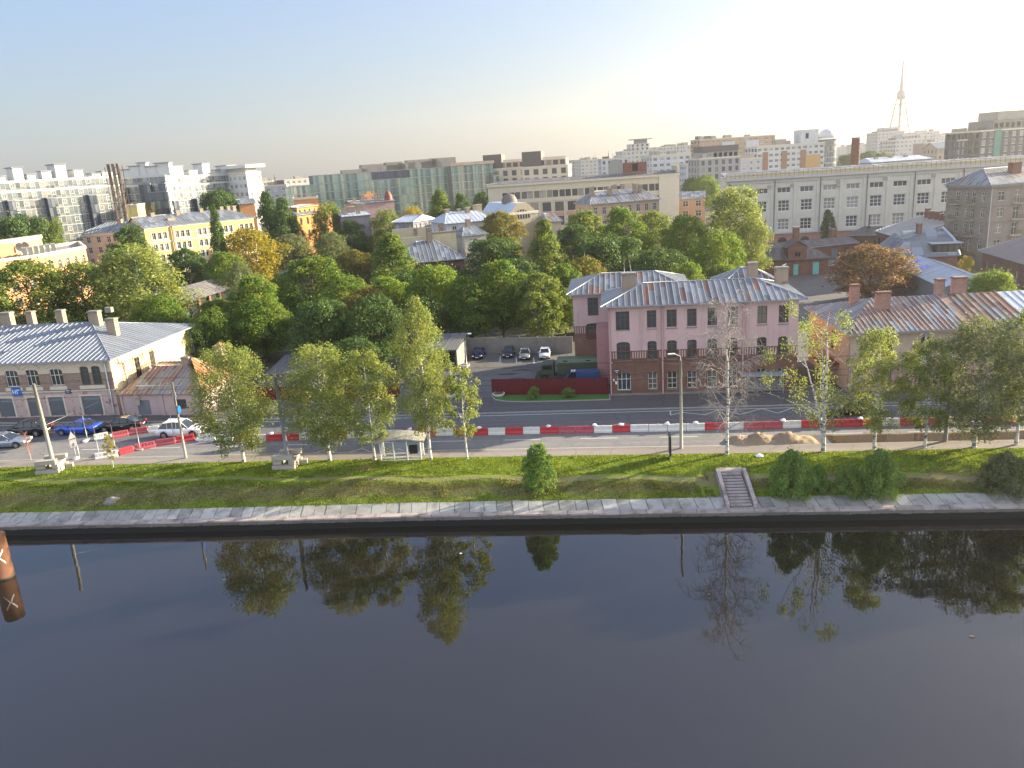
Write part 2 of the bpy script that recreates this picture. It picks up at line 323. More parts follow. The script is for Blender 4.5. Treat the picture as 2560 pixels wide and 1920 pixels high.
class Bld:
    def __init__(s, name, label, P0, ang, cat='building', group=None):
        s.root=thing(name,label,cat,(P0[0],P0[1],0),ang,group); s.ang=ang; s.nwin=0
        s.stuffv=None
    def volume(s, x0,x1,y0,y1,z0,z1, mat, faces={}, name='wall', depth=0.22, near=False, top=None, wname='window'):
        mb=MB(); W_,D_=x1-x0,y1-y0
        F={'f':((x0,y0,0),(1,0,0),(0,-1,0),W_,0),'r':((x1,y0,0),(0,1,0),(1,0,0),D_,math.pi/2),
           'l':((x0,y0,0),(0,1,0),(-1,0,0),D_,-math.pi/2),'b':((x0,y1,0),(1,0,0),(0,1,0),W_,math.pi)}
        for k,(O,ax,n,L,rz) in F.items():
            ops=[o for o in faces.get(k,[]) if o[0]>0 and o[1]<L]
            wall_face(mb,O,ax,n,L,z0,z1,ops,depth)
            for o in ops:
                st=o[4] if len(o)>4 else 'white'
                a=o[0] if k in 'fr' else o[1]
                p=Vector(O)+Vector(ax)*a-Vector(n)*(depth-0.06); p.z=o[2]
                s.window(p, rz, o[1]-o[0], o[3]-o[2], st, near, wname)
        mb.poly([(x0,y0,z1),(x1,y0,z1),(x1,y1,z1),(x0,y1,z1)],0 if top is None else 1)
        return mb.build(name,[mat] if top is None else [mat,top],s.root)
    def window(s, p, rz, w_, h, st, near, wname='window'):
        if st=='shut':
            mb=MB(); mb.poly([(0,0,0),(w_,0,0),(w_,0,h),(0,0,h)])
            for i in range(int(w_/0.16)): mb.box(0.05+i*0.16,0.10+i*0.16,-0.06,-0.004,0.02,h*0.78)
            mb.box(0.02,w_-0.02,-0.05,-0.008,h*0.78,h*0.78+0.06)
            o=put('shutter',mb.mesh('shutter',M['grey_door']),s.root,p,rz); return o
        if st=='void':
            return put('opening',MB().poly([(0,0.1,0),(w_,0.1,0),(w_,0.1,h),(0,0.1,h)]).mesh('opening',M['dark']),s.root,p,rz)
        if st in('teal','grey_door'):
            mb=MB(); mb.box(0,w_,0,0.06,0,h); mb.box(0.05,w_*0.48,-0.03,-0.002,0.08,h-0.1); mb.box(w_*0.52,w_-0.05,-0.03,-0.002,0.08,h-0.1)
            return put('door',mb.mesh('door',M[st]),s.root,p,rz)
        f,g,fg=win_meshes(w_,h,ST[st])
        if near:
            o=put(wname,f,s.root,p,rz); put('pane',g,o)
        elif s.nwin<100:
            put(wname,fg,s.root,p,rz)
        else:
            if s.stuffv is None: s.stuffv=([],[],[],[f_.name for f_ in fg.materials])
            V,Fc,Mi,_=s.stuffv; n=len(V); c,sn=math.cos(rz),math.sin(rz)
            for v in fg.vertices: V.append((p[0]+v.co.x*c-v.co.y*sn, p[1]+v.co.x*sn+v.co.y*c, p[2]+v.co.z))
            for q in fg.polygons: Fc.append(tuple(n+i for i in q.vertices)); Mi.append(q.material_index)
        s.nwin+=1
    def finish(s):
        if s.stuffv:
            V,Fc,Mi,nm=s.stuffv; me=bpy.data.meshes.new('windows'); me.from_pydata(V,[],Fc)
            for n in nm: me.materials.append(bpy.data.materials[n])
            me.polygons.foreach_set('material_index',Mi); o=put('further_windows',me,s.root); tag(o,kind='stuff')
        return s.root
    def box(s, name, x0,x1,y0,y1,z0,z1, mat, bevel=0): return MB().box(x0,x1,y0,y1,z0,z1).build(name,mat,s.root,bevel)
    def chimney(s, x,y,z0,z1,w_=0.9,d=0.6,mat='chimney_brick',cap='concrete_grey',pot=0):
        o=MB().box(-w_/2,w_/2,-d/2,d/2,0,z1-z0-0.2).build('chimney',M[mat],s.root); o.location=(x,y,z0)
        c=MB().box(-w_/2-.1,w_/2+.1,-d/2-.1,d/2+.1,z1-z0-.2,z1-z0-.08).box(-w_/2-.02,w_/2+.02,-d/2-.02,d/2+.02,z1-z0-.08,z1-z0); c.build('cap',M[cap],o)
        return o
    def pipe(s, x,y,z0,z1,mat='steel',r=0.09,rail=0):
        mb=MB().tube([(x,y+.25,z1),(x,y-.18,z1-.35),(x,y-.18,z0+.3),(x,y-.4,z0+.1)],r,7); return mb.build('downpipe',M[mat],s.root)
def clip(poly, k, v, keep_ge):
    out=[]; n=len(poly)
    for i in range(n):
        a,b=poly[i],poly[(i+1)%n]; fa=(a[k]-v)*(1 if keep_ge else -1); fb=(b[k]-v)*(1 if keep_ge else -1)
        if fa>=-1e-9: out.append(a)
        if (fa>1e-9 and fb<-1e-9) or (fa<-1e-9 and fb>1e-9):
            t=fa/(fa-fb); out.append(tuple(a[j]+(b[j]-a[j])*t for j in (0,1)))
    return out
def metal_roof(mb, poly, sp=0.7, sl=1.6, rib=0.05, ribw=0.025, mp=0, mr=1, jog=True):
    P=[Vector(p) for p in poly]; n=(P[1]-P[0]).cross(P[2]-P[0]).normalized()
    if n.z<0: n=-n
    U=Vector((0,0,1)).cross(n)
    U=U.normalized() if U.length>1e-4 else Vector((1,0,0)); S=n.cross(U); O=P[0]
    q=[((p-O).dot(U),(p-O).dot(S)) for p in P]
    u0,u1=min(a for a,_ in q),max(a for a,_ in q); s0,s1=min(b for _,b in q),max(b for _,b in q)
    i=0; u=math.floor(u0/sp)*sp
    while u<u1-1e-6:
        st=clip(clip(q,0,u,True),0,u+sp,False)
        if len(st)>=3:
            s_=s0-((i*0.37)%1.0)*sl if jog else s0
            while s_<s1:
                c=clip(clip(st,1,s_,True),1,s_+sl,False)
                if len(c)>=3: mb.poly([O+U*a+S*b for a,b in c],mp)
                s_+=sl
            if rib and u>u0+0.02:
                ed=[b for a,b in st if abs(a-u)<1e-4]
                if len(ed)>=2 and max(ed)-min(ed)>0.15:
                    a,b=O+U*u+S*min(ed),O+U*u+S*max(ed); h=n*rib; w2=U*ribw
                    mb.poly([a-w2,b-w2,b-w2+h,a-w2+h],mr); mb.poly([a+w2,b+w2,b+w2+h,a+w2+h],mr); mb.poly([a-w2+h,b-w2+h,b+w2+h,a+w2+h],mr)
                    mb.poly([a-w2,a+w2,a+w2+h,a-w2+h],mr)
        u+=sp; i+=1
    return mb
def hip_roof(root, x0,x1,y0,y1,z,rise,hl,hr,over,mats,sp=0.7,sl=1.6,ribw=0.025,rib=0.05,name='roof',ridge_y=None,eave='roof_edge'):
    X0,X1,Y0,Y1=x0-over,x1+over,y0-over,y1+over; ym=(Y0+Y1)/2 if ridge_y is None else ridge_y
    A,B,C_,D=(X0,Y0,z),(X1,Y0,z),(X1,Y1,z),(X0,Y1,z); E,F=(X0+hl,ym,z+rise),(X1-hr,ym,z+rise)
    mb=MB(); 
    for p in ([A,B,F,E],[C_,D,E,F]): metal_roof(mb,p,sp,sl,rib,ribw)
    if hl: metal_roof(mb,[D,A,E],sp,sl,rib,ribw)
    else: mb.poly([(x0,y0,z),(x0,y1,z),(x0,ym,z+rise-.05)],2 if len(mats)>2 else 0)
    if hr: metal_roof(mb,[B,C_,F],sp,sl,rib,ribw)
    else: mb.poly([(x1,y0,z),(x1,y1,z),(x1,ym,z+rise-.05)],2 if len(mats)>2 else 0)
    for a,b in [(E,F)]+([(A,E),(D,E)] if hl else [])+([(B,F),(C_,F)] if hr else []):
        mb.tube([Vector(a)+Vector((0,0,.03)),Vector(b)+Vector((0,0,.03))],0.06,5,1)
    o=mb.build(name,mats,root)
    e=MB(); t=0.14
    e.box(X0,X1,Y0,Y0+.12,z-t,z-.006); e.box(X0,X1,Y1-.12,Y1,z-t,z-.006); e.box(X0,X0+.12,Y0+.12,Y1-.12,z-t,z-.006); e.box(X1-.12,X1,Y0+.12,Y1-.12,z-t,z-.006)
    e.poly([(X0+.12,Y0+.12,z-.08),(X1-.12,Y0+.12,z-.08),(X1-.12,Y1-.12,z-.08),(X0+.12,Y1-.12,z-.08)])
    e.build('eaves',M[eave],root)
    return o
M['chimney_brick']=m_wall('chimney_render',[(99,(0.30,0.24,0.18),'plaster',(0.20,0.10,0.07),0.55)])
M['roof_edge']=m_plain('roof_edge_metal',(0.26,0.29,0.34),0.5,0.15,1,metal=0.2)
M['rib']=m_plain('seam_metal',(0.36,0.38,0.40),0.5,0.15,2,metal=0.2); M['rib_dark']=m_plain('dark_seam',(0.12,0.10,0.09),0.6,0.2,2)
M['roof_blue']=m_roof('new_grey_metal_roof',[(0.19,0.21,0.24),(0.205,0.225,0.255),(0.195,0.215,0.245)],0.45,0.25,damt=0.04)
G1,G2,G3=(0.16,0.175,0.19),(0.23,0.245,0.26),(0.12,0.135,0.15); RU,RB,RT=(0.235,0.12,0.08),(0.155,0.095,0.075),(0.27,0.20,0.15)
M['roof_patch']=m_roof('patched_metal_roof',[G1,G2,G1,G3,G2,RB,G1,G2,G3,G1,G2,RU],damt=0.6,dirt=(0.25,0.10,0.06))
M['roof_rust']=m_roof('rusty_metal_roof',[RB,RT,G1,RB,RU,RB,(0.2,0.14,0.12),RT,G2,RU],damt=0.5,dirt=(0.27,0.11,0.05))
M['roof_orange']=m_roof('orange_rust_roof',[(0.42,0.15,0.04),(0.34,0.14,0.05),(0.36,0.24,0.14),(0.45,0.17,0.05),(0.28,0.24,0.2)],0.6,0.1,damt=0.5,dirt=(0.40,0.13,0.03))
M['roof_grey']=m_roof('grey_metal_roof',[G1,G3,G1,(0.24,0.27,0.31)],damt=0.2); M['roof_dark']=m_roof('dark_metal_roof',[(0.11,0.10,0.10),(0.14,0.125,0.12),(0.09,0.085,0.09)],0.6,0.1,damt=0.3)
M['roof_light']=m_roof('light_metal_roof',[(0.45,0.50,0.56),(0.42,0.47,0.54)],0.4,0.3,damt=0.05)
M['roof_brown']=m_roof('brown_metal_roof',[(0.17,0.10,0.09),(0.14,0.09,0.085),(0.20,0.13,0.11)],0.5,0.2,damt=0.3)
M['roof_asbestos']=m_roof('corrugated_grey_roof',[(0.13,0.13,0.13),(0.11,0.11,0.115),(0.15,0.15,0.14)],0.85,0.0,damt=0.3,dirt=(0.1,0.1,0.09))
# ------------------------------------------------------------------ setting: terrain, road, river
QUAY=[(-300,98.0),(-48.8,68.3),(-21.8,65.5),(-10.9,64.5),(13.5,61.6),(40.9,58.3),(300,27)]
KN=[(-300,110),(-47.6,81.9),(-25,79.1),(-7.9,76.9),(8.4,74.6),(23.7,72.3),(38.5,70.4),(47.6,69.2),(300,36)]
KF=[(-300,152),(-63.5,97.6),(-39.7,93.3),(-13.6,89.9),(5.4,87.5),(18.9,85.7),(32.1,84.0),(54.7,80.6),(300,45)]
yq=lambda x: interp(x,QUAY); yn=lambda x: interp(x,KN); yf=lambda x: interp(x,KF)
yg=lambda x: yn(x)-2.1                                  # edge between grass and footpath
XS=[-300,-220,-160,-120]+[x*1.0 for x in range(-100,14,2)]+[14+x*.5 for x in range(19)]+[x*1.0 for x in range(24,101,2)]+[120,160,220,300]
def strip(name, rows, mat, sub=None, smooth=True, mats=None):
    # rows: list of functions x -> (y, z)
    mb=MB(); n=len(rows)
    for x in XS:
        for r in rows: y,z=r(x); mb.v.append((x,y,z))
    for i in range(len(XS)-1):
        for k in range(n-1):
            a=i*n+k; mb.f.append((a,a+n,a+n+1,a+1)); mb.m.append(0 if not mats else mats[k]); mb.sm.append(smooth)
    o=mb.build(name, mat); tag(o,kind='structure'); return o
# river
t=NT('river_water'); t.b.inputs['IOR'].default_value=1.85
wv=t.comb(t.math('MULTIPLY',t.sep()[0],0.55),t.sep()[1],0.0)
n1=t.noise(0.35,2,wv); n2=t.noise(1.6,3,wv)
bmp=t.n('ShaderNodeBump'); t.l(t.ramp(t.noise(.05,3,dist=1.0),[(.38,(.035,)*3),(.62,(.10,)*3)]),bmp.inputs['Strength']); bmp.inputs['Distance'].default_value=0.25; t.l(t.math('ADD',n1,t.math('MULTIPLY',n2,0.12)),bmp.inputs['Height']); t.l(bmp.outputs[0],t.b.inputs['Normal'])
M['water']=t.done(t.mix(t.noise(0.03,3),(0.013,0.0105,0.0075),(0.020,0.016,0.011)),t.ramp(t.noise(.06,4,dist=1.5),[(.4,(.008,)*3),(.7,(.025,)*3)]),0.0,0.5)
mb=MB(); mb.poly([(-400,-60,-2.35),(400,-60,-2.35),(400,120,-2.35),(-400,120,-2.35)]); tag(mb.build('river',M['water']),kind='structure')
# ground sheet
t=NT('soil_and_rough_grass'); c=t.mix(t.noise(0.06,6),(0.045,0.055,0.022),(0.11,0.10,0.07)); M['soil']=t.done(c,0.95)
strip('ground',[lambda x:(yf(x)+1.0,-0.03),lambda x:(400,-0.03),lambda x:(1200,-0.03)],M['soil'])
mb=MB(); mb.poly([(-7000,1199,-0.04),(7000,1199,-0.04),(7000,12000,-0.04),(-7000,12000,-0.04)]); mb.poly([(-7000,150,-0.04),(-299,150,-0.04),(-299,1199,-0.04),(-7000,1199,-0.04)]); mb.poly([(299,45,-0.04),(7000,45,-0.04),(7000,1199,-0.04),(299,1199,-0.04)])
tag(mb.build('distant_ground',M['soil']),kind='structure')
# quay: wall, cap, sloping slabs
t=NT('wet_granite'); o_=t.sep(); z=o_[2]
br=t.n('ShaderNodeTexBrick'); t.l(t.comb(o_[0],z,0.0),br.inputs['Vector']); br.inputs['Scale'].default_value=1; br.inputs['Brick Width'].default_value=1.7; br.inputs['Row Height'].default_value=0.65; br.inputs['Mortar Size'].default_value=0.02
br.inputs['Color1'].default_value=(0.10,0.092,0.08,1); br.inputs['Color2'].default_value=(0.16,0.145,0.13,1); br.inputs['Mortar'].default_value=(0.03,0.03,0.03,1)
c=t.mix(t.ramp(t.math('ADD',z,t.math('MULTIPLY',t.noise(1.2,5),0.25)),[(0.0,(1,1,1)),(0.001,(1,1,1))]),(0,0,0),br.outputs[0])
c=t.mix(t.math('LESS_THAN',t.math('ADD',z,t.math('MULTIPLY',t.noise(1.2,5),0.3)),-1.62),br.outputs[0],(0.012,0.013,0.011)); M['quaywall']=t.done(c,0.6)
strip('quay_wall',[lambda x:(yq(x)+.02,-4.0),lambda x:(yq(x),-1.42),lambda x:(yq(x)+0.3,-1.40)],M['quaywall'],smooth=False)
def stone_row(name, f0, f1, step, mat, lean, jit=0.02):
    mb=MB(); x=-100.0; rnd=random.Random(4); i=0
    while x<100:
        s_=step*(1+rnd.uniform(-.12,.25)); g=0.025; d=rnd.uniform(-jit,jit)
        a0,b0=f0(x+g),f0(x+s_-g); a1,b1=f1(x+g+lean),f1(x+s_-g+lean)
        T=[(x+g,a0[0],a0[1]+d),(x+s_-g,b0[0],b0[1]+d),(x+s_-g+lean,b1[0],b1[1]+d),(x+g+lean,a1[0],a1[1]+d)]
        B=[(p[0],p[1],p[2]-0.14) for p in T]; mb.poly(T)
        for k in range(4): j=(k+1)%4; mb.poly([T[k],B[k],B[j],T[j]])
        x+=s_; i+=1
    o=mb.build(name,mat); tag(o,kind='structure'); return o
t=NT('pale_slabs'); g=t.n('ShaderNodeNewGeometry').outputs['Random Per Island']
c=t.ramp(g,[(0.0,(0.22,0.22,0.20)),(0.5,(0.31,0.305,0.28)),(1.0,(0.41,0.40,0.365))]); c=t.mix(t.ramp(t.noise(1.1,6),[(0.45,(0,0,0)),(0.75,(0.8,0.8,0.8))]),c,(0.10,0.10,0.075)); t.bump(t.noise(6,5),0.3,0.03); M['slab']=t.done(c,0.9)
t=NT('pink_granite'); g=t.n('ShaderNodeNewGeometry').outputs['Random Per Island']
c=t.ramp(g,[(0.0,(0.27,0.23,0.21)),(1.0,(0.42,0.35,0.33))]); c=t.mix(t.ramp(t.noise(0.8,6),[(0.48,(0,0,0)),(0.7,(0.85,0.85,0.85))]),c,(0.10,0.09,0.08)); t.bump(t.noise(7,4),0.2,0.02); M['granite']=t.done(c,0.8)
strip('quay_bedding',[lambda x:(yq(x)+.25,-1.50),lambda x:(yq(x)+0.7,-1.47),lambda x:(yq(x)+2.3,-1.14),lambda x:(yq(x)+2.6,-1.1)],M['concrete_grey'])
stone_row('quay_cap_stones',lambda x:(yq(x)-.06,-1.33),lambda x:(yq(x)+.58,-1.30),2.2,M['granite'],0.1)
stone_row('quay_slope_slabs',lambda x:(yq(x)+.62,-1.33),lambda x:(yq(x)+2.15,-1.0),1.15,M['slab'],-0.05)
# grass bank
def bank(x,k):
    v0,v1=yq(x)+2.1,yg(x)
    P=[(0,-1.03),(0.10,-0.86),(0.28,-0.36),(0.40,-0.10),(0.46,-0.03),(0.53,-0.05),(0.60,0.03),(0.8,0.10),(1.0,0.085)]
    f,z=P[k]; wob=(-0.42*max(0,min(1,(2.3-abs(x-(18.6 if k>2 else 18.0)))/.6)) if 1<=k<=4 else 0)+0.03*math.sin(x*0.7+k)+0.02*math.sin(x*1.9+k*2) if 0<k<8 else 0
    return (v0+(v1-v0)*f, z+wob)
t=NT('mown_bank_grass'); o_=t.sep()
a=t.noise(0.16,5,dist=0.6); b=t.noise(3.0,4); 
c=t.mix(b,(0.11,0.165,0.02),(0.21,0.27,0.04)); dry=t.mix(b,(0.13,0.12,0.055),(0.24,0.205,0.10))
vv=t.math('ADD',t.math('MULTIPLY',t.math('ABSOLUTE',t.math('ADD',o_[2],0.5)),-1.0),t.math('ADD',a,t.math('MULTIPLY',t.noise(0.07,3),0.55)))
c=t.mix(t.ramp(vv,[(0.32,(0,0,0)),(0.62,(0.85,)*3)]),c,dry)  # dry tint on the slope also paints in shade of the tree rows
u_=t.math('SUBTRACT',o_[1],t.math('ADD',t.math('MULTIPLY',o_[0],-0.155),68.6))
pth=t.ramp(t.math('ADD',t.math('ABSOLUTE',u_),t.math('MULTIPLY',t.noise(0.8,4),0.6)),[(0.36,(0.8,)*3),(0.62,(0,0,0))])
c=t.mix(pth,c,(0.20,0.165,0.11)); t.bump(t.noise(5,6),0.9,0.12); M['grass']=t.done(c,0.95,spec=0.1)
strip('grass_bank',[(lambda k:(lambda x: bank(x,k)))(k) for k in range(9)],M['grass'])
def bank_z(x,y):
    r=[bank(x,k) for k in range(9)]
    for (a,za),(b,zb) in zip(r,r[1:]):
        if a<=y<=b: return za+(zb-za)*(y-a)/(b-a)
    return r[0][1] if y<r[0][0] else 0.09
# grass blades over the bank
def m_blade(name,c1,c2,c3,tr):
    t=NT(name); g=t.n('ShaderNodeNewGeometry').outputs['Random Per Island']; o=t.sep()
    col=t.ramp(g,[(0,dk(c1,.8)),(.5,c1),(.85,c2),(1,c3)])
    vv=t.math('ADD',t.math('MULTIPLY',t.math('ABSOLUTE',t.math('ADD',o[2],0.5)),-1.0),t.math('ADD',t.noise(.16,5,dist=.6),t.math('MULTIPLY',t.noise(.07,3),.55)))
    col=t.mix(t.ramp(vv,[(0.30,(0,0,0)),(0.62,(0.8,)*3)]),col,t.ramp(g,[(0,(0.15,0.13,0.06)),(1,(0.27,0.24,0.11))]))  # dry blades, with tree row shade put into the same tint
    col=t.mix(t.ramp(t.noise(.9,4),[(.35,(.75,)*3),(.6,(0,0,0))]),col,t.mix(1.0,col,(.62,.66,.6),'MULTIPLY'))
    t.done(col,.7,0,.2); b=t.n('ShaderNodeBsdfTranslucent'); t.l(t.mix(1.0,col,(1.4,1.4,.7),'MULTIPLY'),b.inputs[0]); mx=t.n('ShaderNodeMixShader'); mx.inputs[0].default_value=tr
    t.l(t.b.outputs[0],mx.inputs[1]); t.l(b.outputs[0],mx.inputs[2]); t.l(mx.outputs[0],t.out.inputs[0]); return t.mat
mb=[]; rnd=np.random.RandomState(3); N=150000
X=rnd.uniform(-60,50,N); FR=rnd.uniform(0.0,0.99,N); keep=[]
V=np.zeros((N*3,3)); 
for i in range(N):
    x=X[i]
    if 17.2<x<20.4 and FR[i]<.5: x=X[i]=x-6
    y0,y1=yq(x)+2.15,yg(x); y=y0+(y1-y0)*FR[i]; z=bank_z(x,y)
    if abs(y-(-.155*x+68.6)+.3*math.sin(x*.5))<.38: y-=1.2; z=bank_z(x,y)
    h=(0.05+0.09*rnd.rand()) * (1.6 if math.sin(x*0.9+FR[i]*9)+math.sin(x*2.3-FR[i]*5)>1.2 else 1.0); a=rnd.rand()*6.283; w_=0.03+0.035*rnd.rand()
    dx,dy=math.cos(a)*w_,math.sin(a)*w_; lx,ly=(rnd.rand()-.5)*h*1.2,(rnd.rand()-.5)*h*1.2
    V[3*i]=(x-dx,y-dy,z-.02); V[3*i+1]=(x+dx,y+dy,z-.02); V[3*i+2]=(x+lx,y+ly,z+h)
def np_mesh(name, V, k, mats, midx=None):
    n=len(V)//k; me=bpy.data.meshes.new(name); me.vertices.add(len(V)); me.vertices.foreach_set('co',V.ravel())
    me.loops.add(len(V)); me.loops.foreach_set('vertex_index',np.arange(len(V),dtype=np.int32))
    me.polygons.add(n); me.polygons.foreach_set('loop_start',np.arange(0,len(V),k,dtype=np.int32))
    for m in mats: me.materials.append(m)
    me.update(); me.validate(); return me
M['blade']=m_blade('grass_blades',(0.155,0.205,0.028),(0.275,0.335,0.045),(0.36,0.35,0.09),0.4)
o=put('grass_blades',np_mesh('grass_blades',V,3,[M['blade']])); tag(o,kind='stuff',label='short grass blades over the river bank',cat='grass')
# footpaths, kerbs, carriageway
strip('footpath',[lambda x:(yg(x)-.02,0.06),lambda x:(yg(x),0.104),lambda x:(yn(x)-.14,0.104)],M['walk'],smooth=False)
strip('kerb',[lambda x:(yn(x)-.14,-0.02),lambda x:(yn(x)-.14,0.118),lambda x:(yn(x),0.118),lambda x:(yn(x),-0.02)],M['kerb'],smooth=False)
strip('road',[lambda x:(yn(x)-.05,0.0),lambda x:(yf(x)+.05,0.0)],M['asphalt'])
strip('far_lane',[lambda x:(yf(x)-7.2,0.004),lambda x:(yf(x)-0.02,0.004)],M['asphalt_dark'])
strip('far_kerb',[lambda x:(yf(x),-0.02),lambda x:(yf(x),0.13),lambda x:(yf(x)+.16,0.13),lambda x:(yf(x)+.16,-0.02)],M['kerb'],smooth=False)
strip('far_footpath',[lambda x:(yf(x)+.16,0.11),lambda x:(yf(x)+6.6 if x>-36 else yf(x)+3.9,0.11),lambda x:(yf(x)+6.6 if x>-36 else yf(x)+3.9,-0.05)],m_asphalt('far_path_asphalt',(0.105,0.10,0.10),0.1),smooth=False)
def line(name, x0,x1,f,w_,mat,z=0.012):
    mb=MB(); n=max(1,int((x1-x0)/2))
    for i in range(n):
        a,b=x0+(x1-x0)*i/n,x0+(x1-x0)*(i+1)/n
        mb.poly([(a,f(a)-w_/2,z),(b,f(b)-w_/2,z),(b,f(b)+w_/2,z),(a,f(a)+w_/2,z)])
    return tag(mb.build(name,mat),kind='structure')
line('edge_line',-110,100,lambda x:yf(x)-0.75,0.13,M['paint']); line('near_edge_line',-110,100,lambda x:yn(x)+0.35,0.10,M['kerb'],0.008)
line('red_line',-26,100,lambda x:yf(x)-3.9,0.12,M['redline'])
for i,(a,b) in enumerate([(-110,-104),(-98,-92),(-86,-80),(-74,-68),(-64,-57.5),(-52,-45.5)]): line('lane_dash',a,b,lambda x:yf(x)-3.7,0.13,M['paint'])
for a in range(-112,90,8):
    if a in (-56,): continue
    line('lane_dash',a-1.2,a+2.6,lambda x:yn(x)+(yf(x)-yn(x))*0.245 ,0.14,M['paint'],0.011)
def zigzag(pts,w_=0.12,z=0.014,name='stop_zigzag'):
    mb=MB()
    for a,b in zip(pts,pts[1:]):
        a,b=Vector(a),Vector(b); d=(b-a).normalized(); n=Vector((-d.y,d.x,0))*w_/2
        mb.poly([tuple(q) for q in ((a-n),(b-n),(b+n),(a+n))]); 
    for q in mb.v: pass
    mb.v=[(x,y,z) for x,y,_ in mb.v]; tag(mb.build(name,M['paint']),kind='structure')
zigzag([G(x,y,0) for x,y in ((742,1131),(765,1137),(820,1124),(850,1137),(905,1122),(945,1136),(995,1122),(1025,1132),(1078,1118))])
zigzag([G(x,y,0) for x,y in ((1676,1028),(1676,1038),(1705,1031),(1762,1037),(1800,1024),(1850,1036),(1905,1022),(1945,1033),(1980,1020),(2030,1032))])
# ------------------------------------------------------------------ trees
def leaf_quads(c, nrm, size, rs, asp=0.62):
    N=len(c); r=rs.normal(size=(N,3)); u=np.cross(nrm,r); u/=np.linalg.norm(u,axis=1)[:,None]+1e-9
    v=np.cross(nrm,u); v/=np.linalg.norm(v,axis=1)[:,None]+1e-9
    s=size*(0.6+0.8*rs.rand(N))[:,None]; u=u*s*0.5; v=v*s*0.5*asp
    bend=nrm/np.linalg.norm(nrm,axis=1)[:,None]*s*0.12
    V=np.empty((N,4,3)); V[:,0]=c-u-bend; V[:,1]=c-v+bend*.5; V[:,2]=c+u-bend; V[:,3]=c+v+bend*.5
    return V.reshape(-1,3)
def env(kind,t):
    # crown radius share at height share t of the crown
    t=min(max(t,0.0),1.0)
    if kind=='birch': return math.sin(math.pi*(0.10+0.82*t))**0.6*(1.0 if t>.3 else .8+.67*t)
    if kind=='slim': return max(0.05,1-max(0,(t-.66)/.34)**2.4)*min(1,0.55+t*1.6)*0.95
    if kind=='poplar': return max(0.03,(1-t)**0.55)*min(1,0.45+t*3)
    if kind=='bush': return max(0.03,1-t**2.0)**0.5*(0.75+0.25*min(1,t*4))
    return math.sqrt(max(0,1-abs(2*t-0.82)**2.4 if t<0.41 else 1-((t-0.41)/0.59)**2.2))*1.0
def branch(mb, p, d, L, r, rs, n=4, droop=0.0, tip=0.25):
    pts=[Vector(p)]; dd=Vector(d).normalized(); rr=[r]
    for i in range(n):
        dd=(dd+Vector(rs.normal(size=3)*0.16)+Vector((0,0,-droop*(i/n)))).normalized()
        pts.append(pts[-1]+dd*L/n); rr.append(r*(1-(1-tip)*(i+1)/n))
    mb.tube(pts,rr,5,0,cap=False); return pts,rr
TREE={}
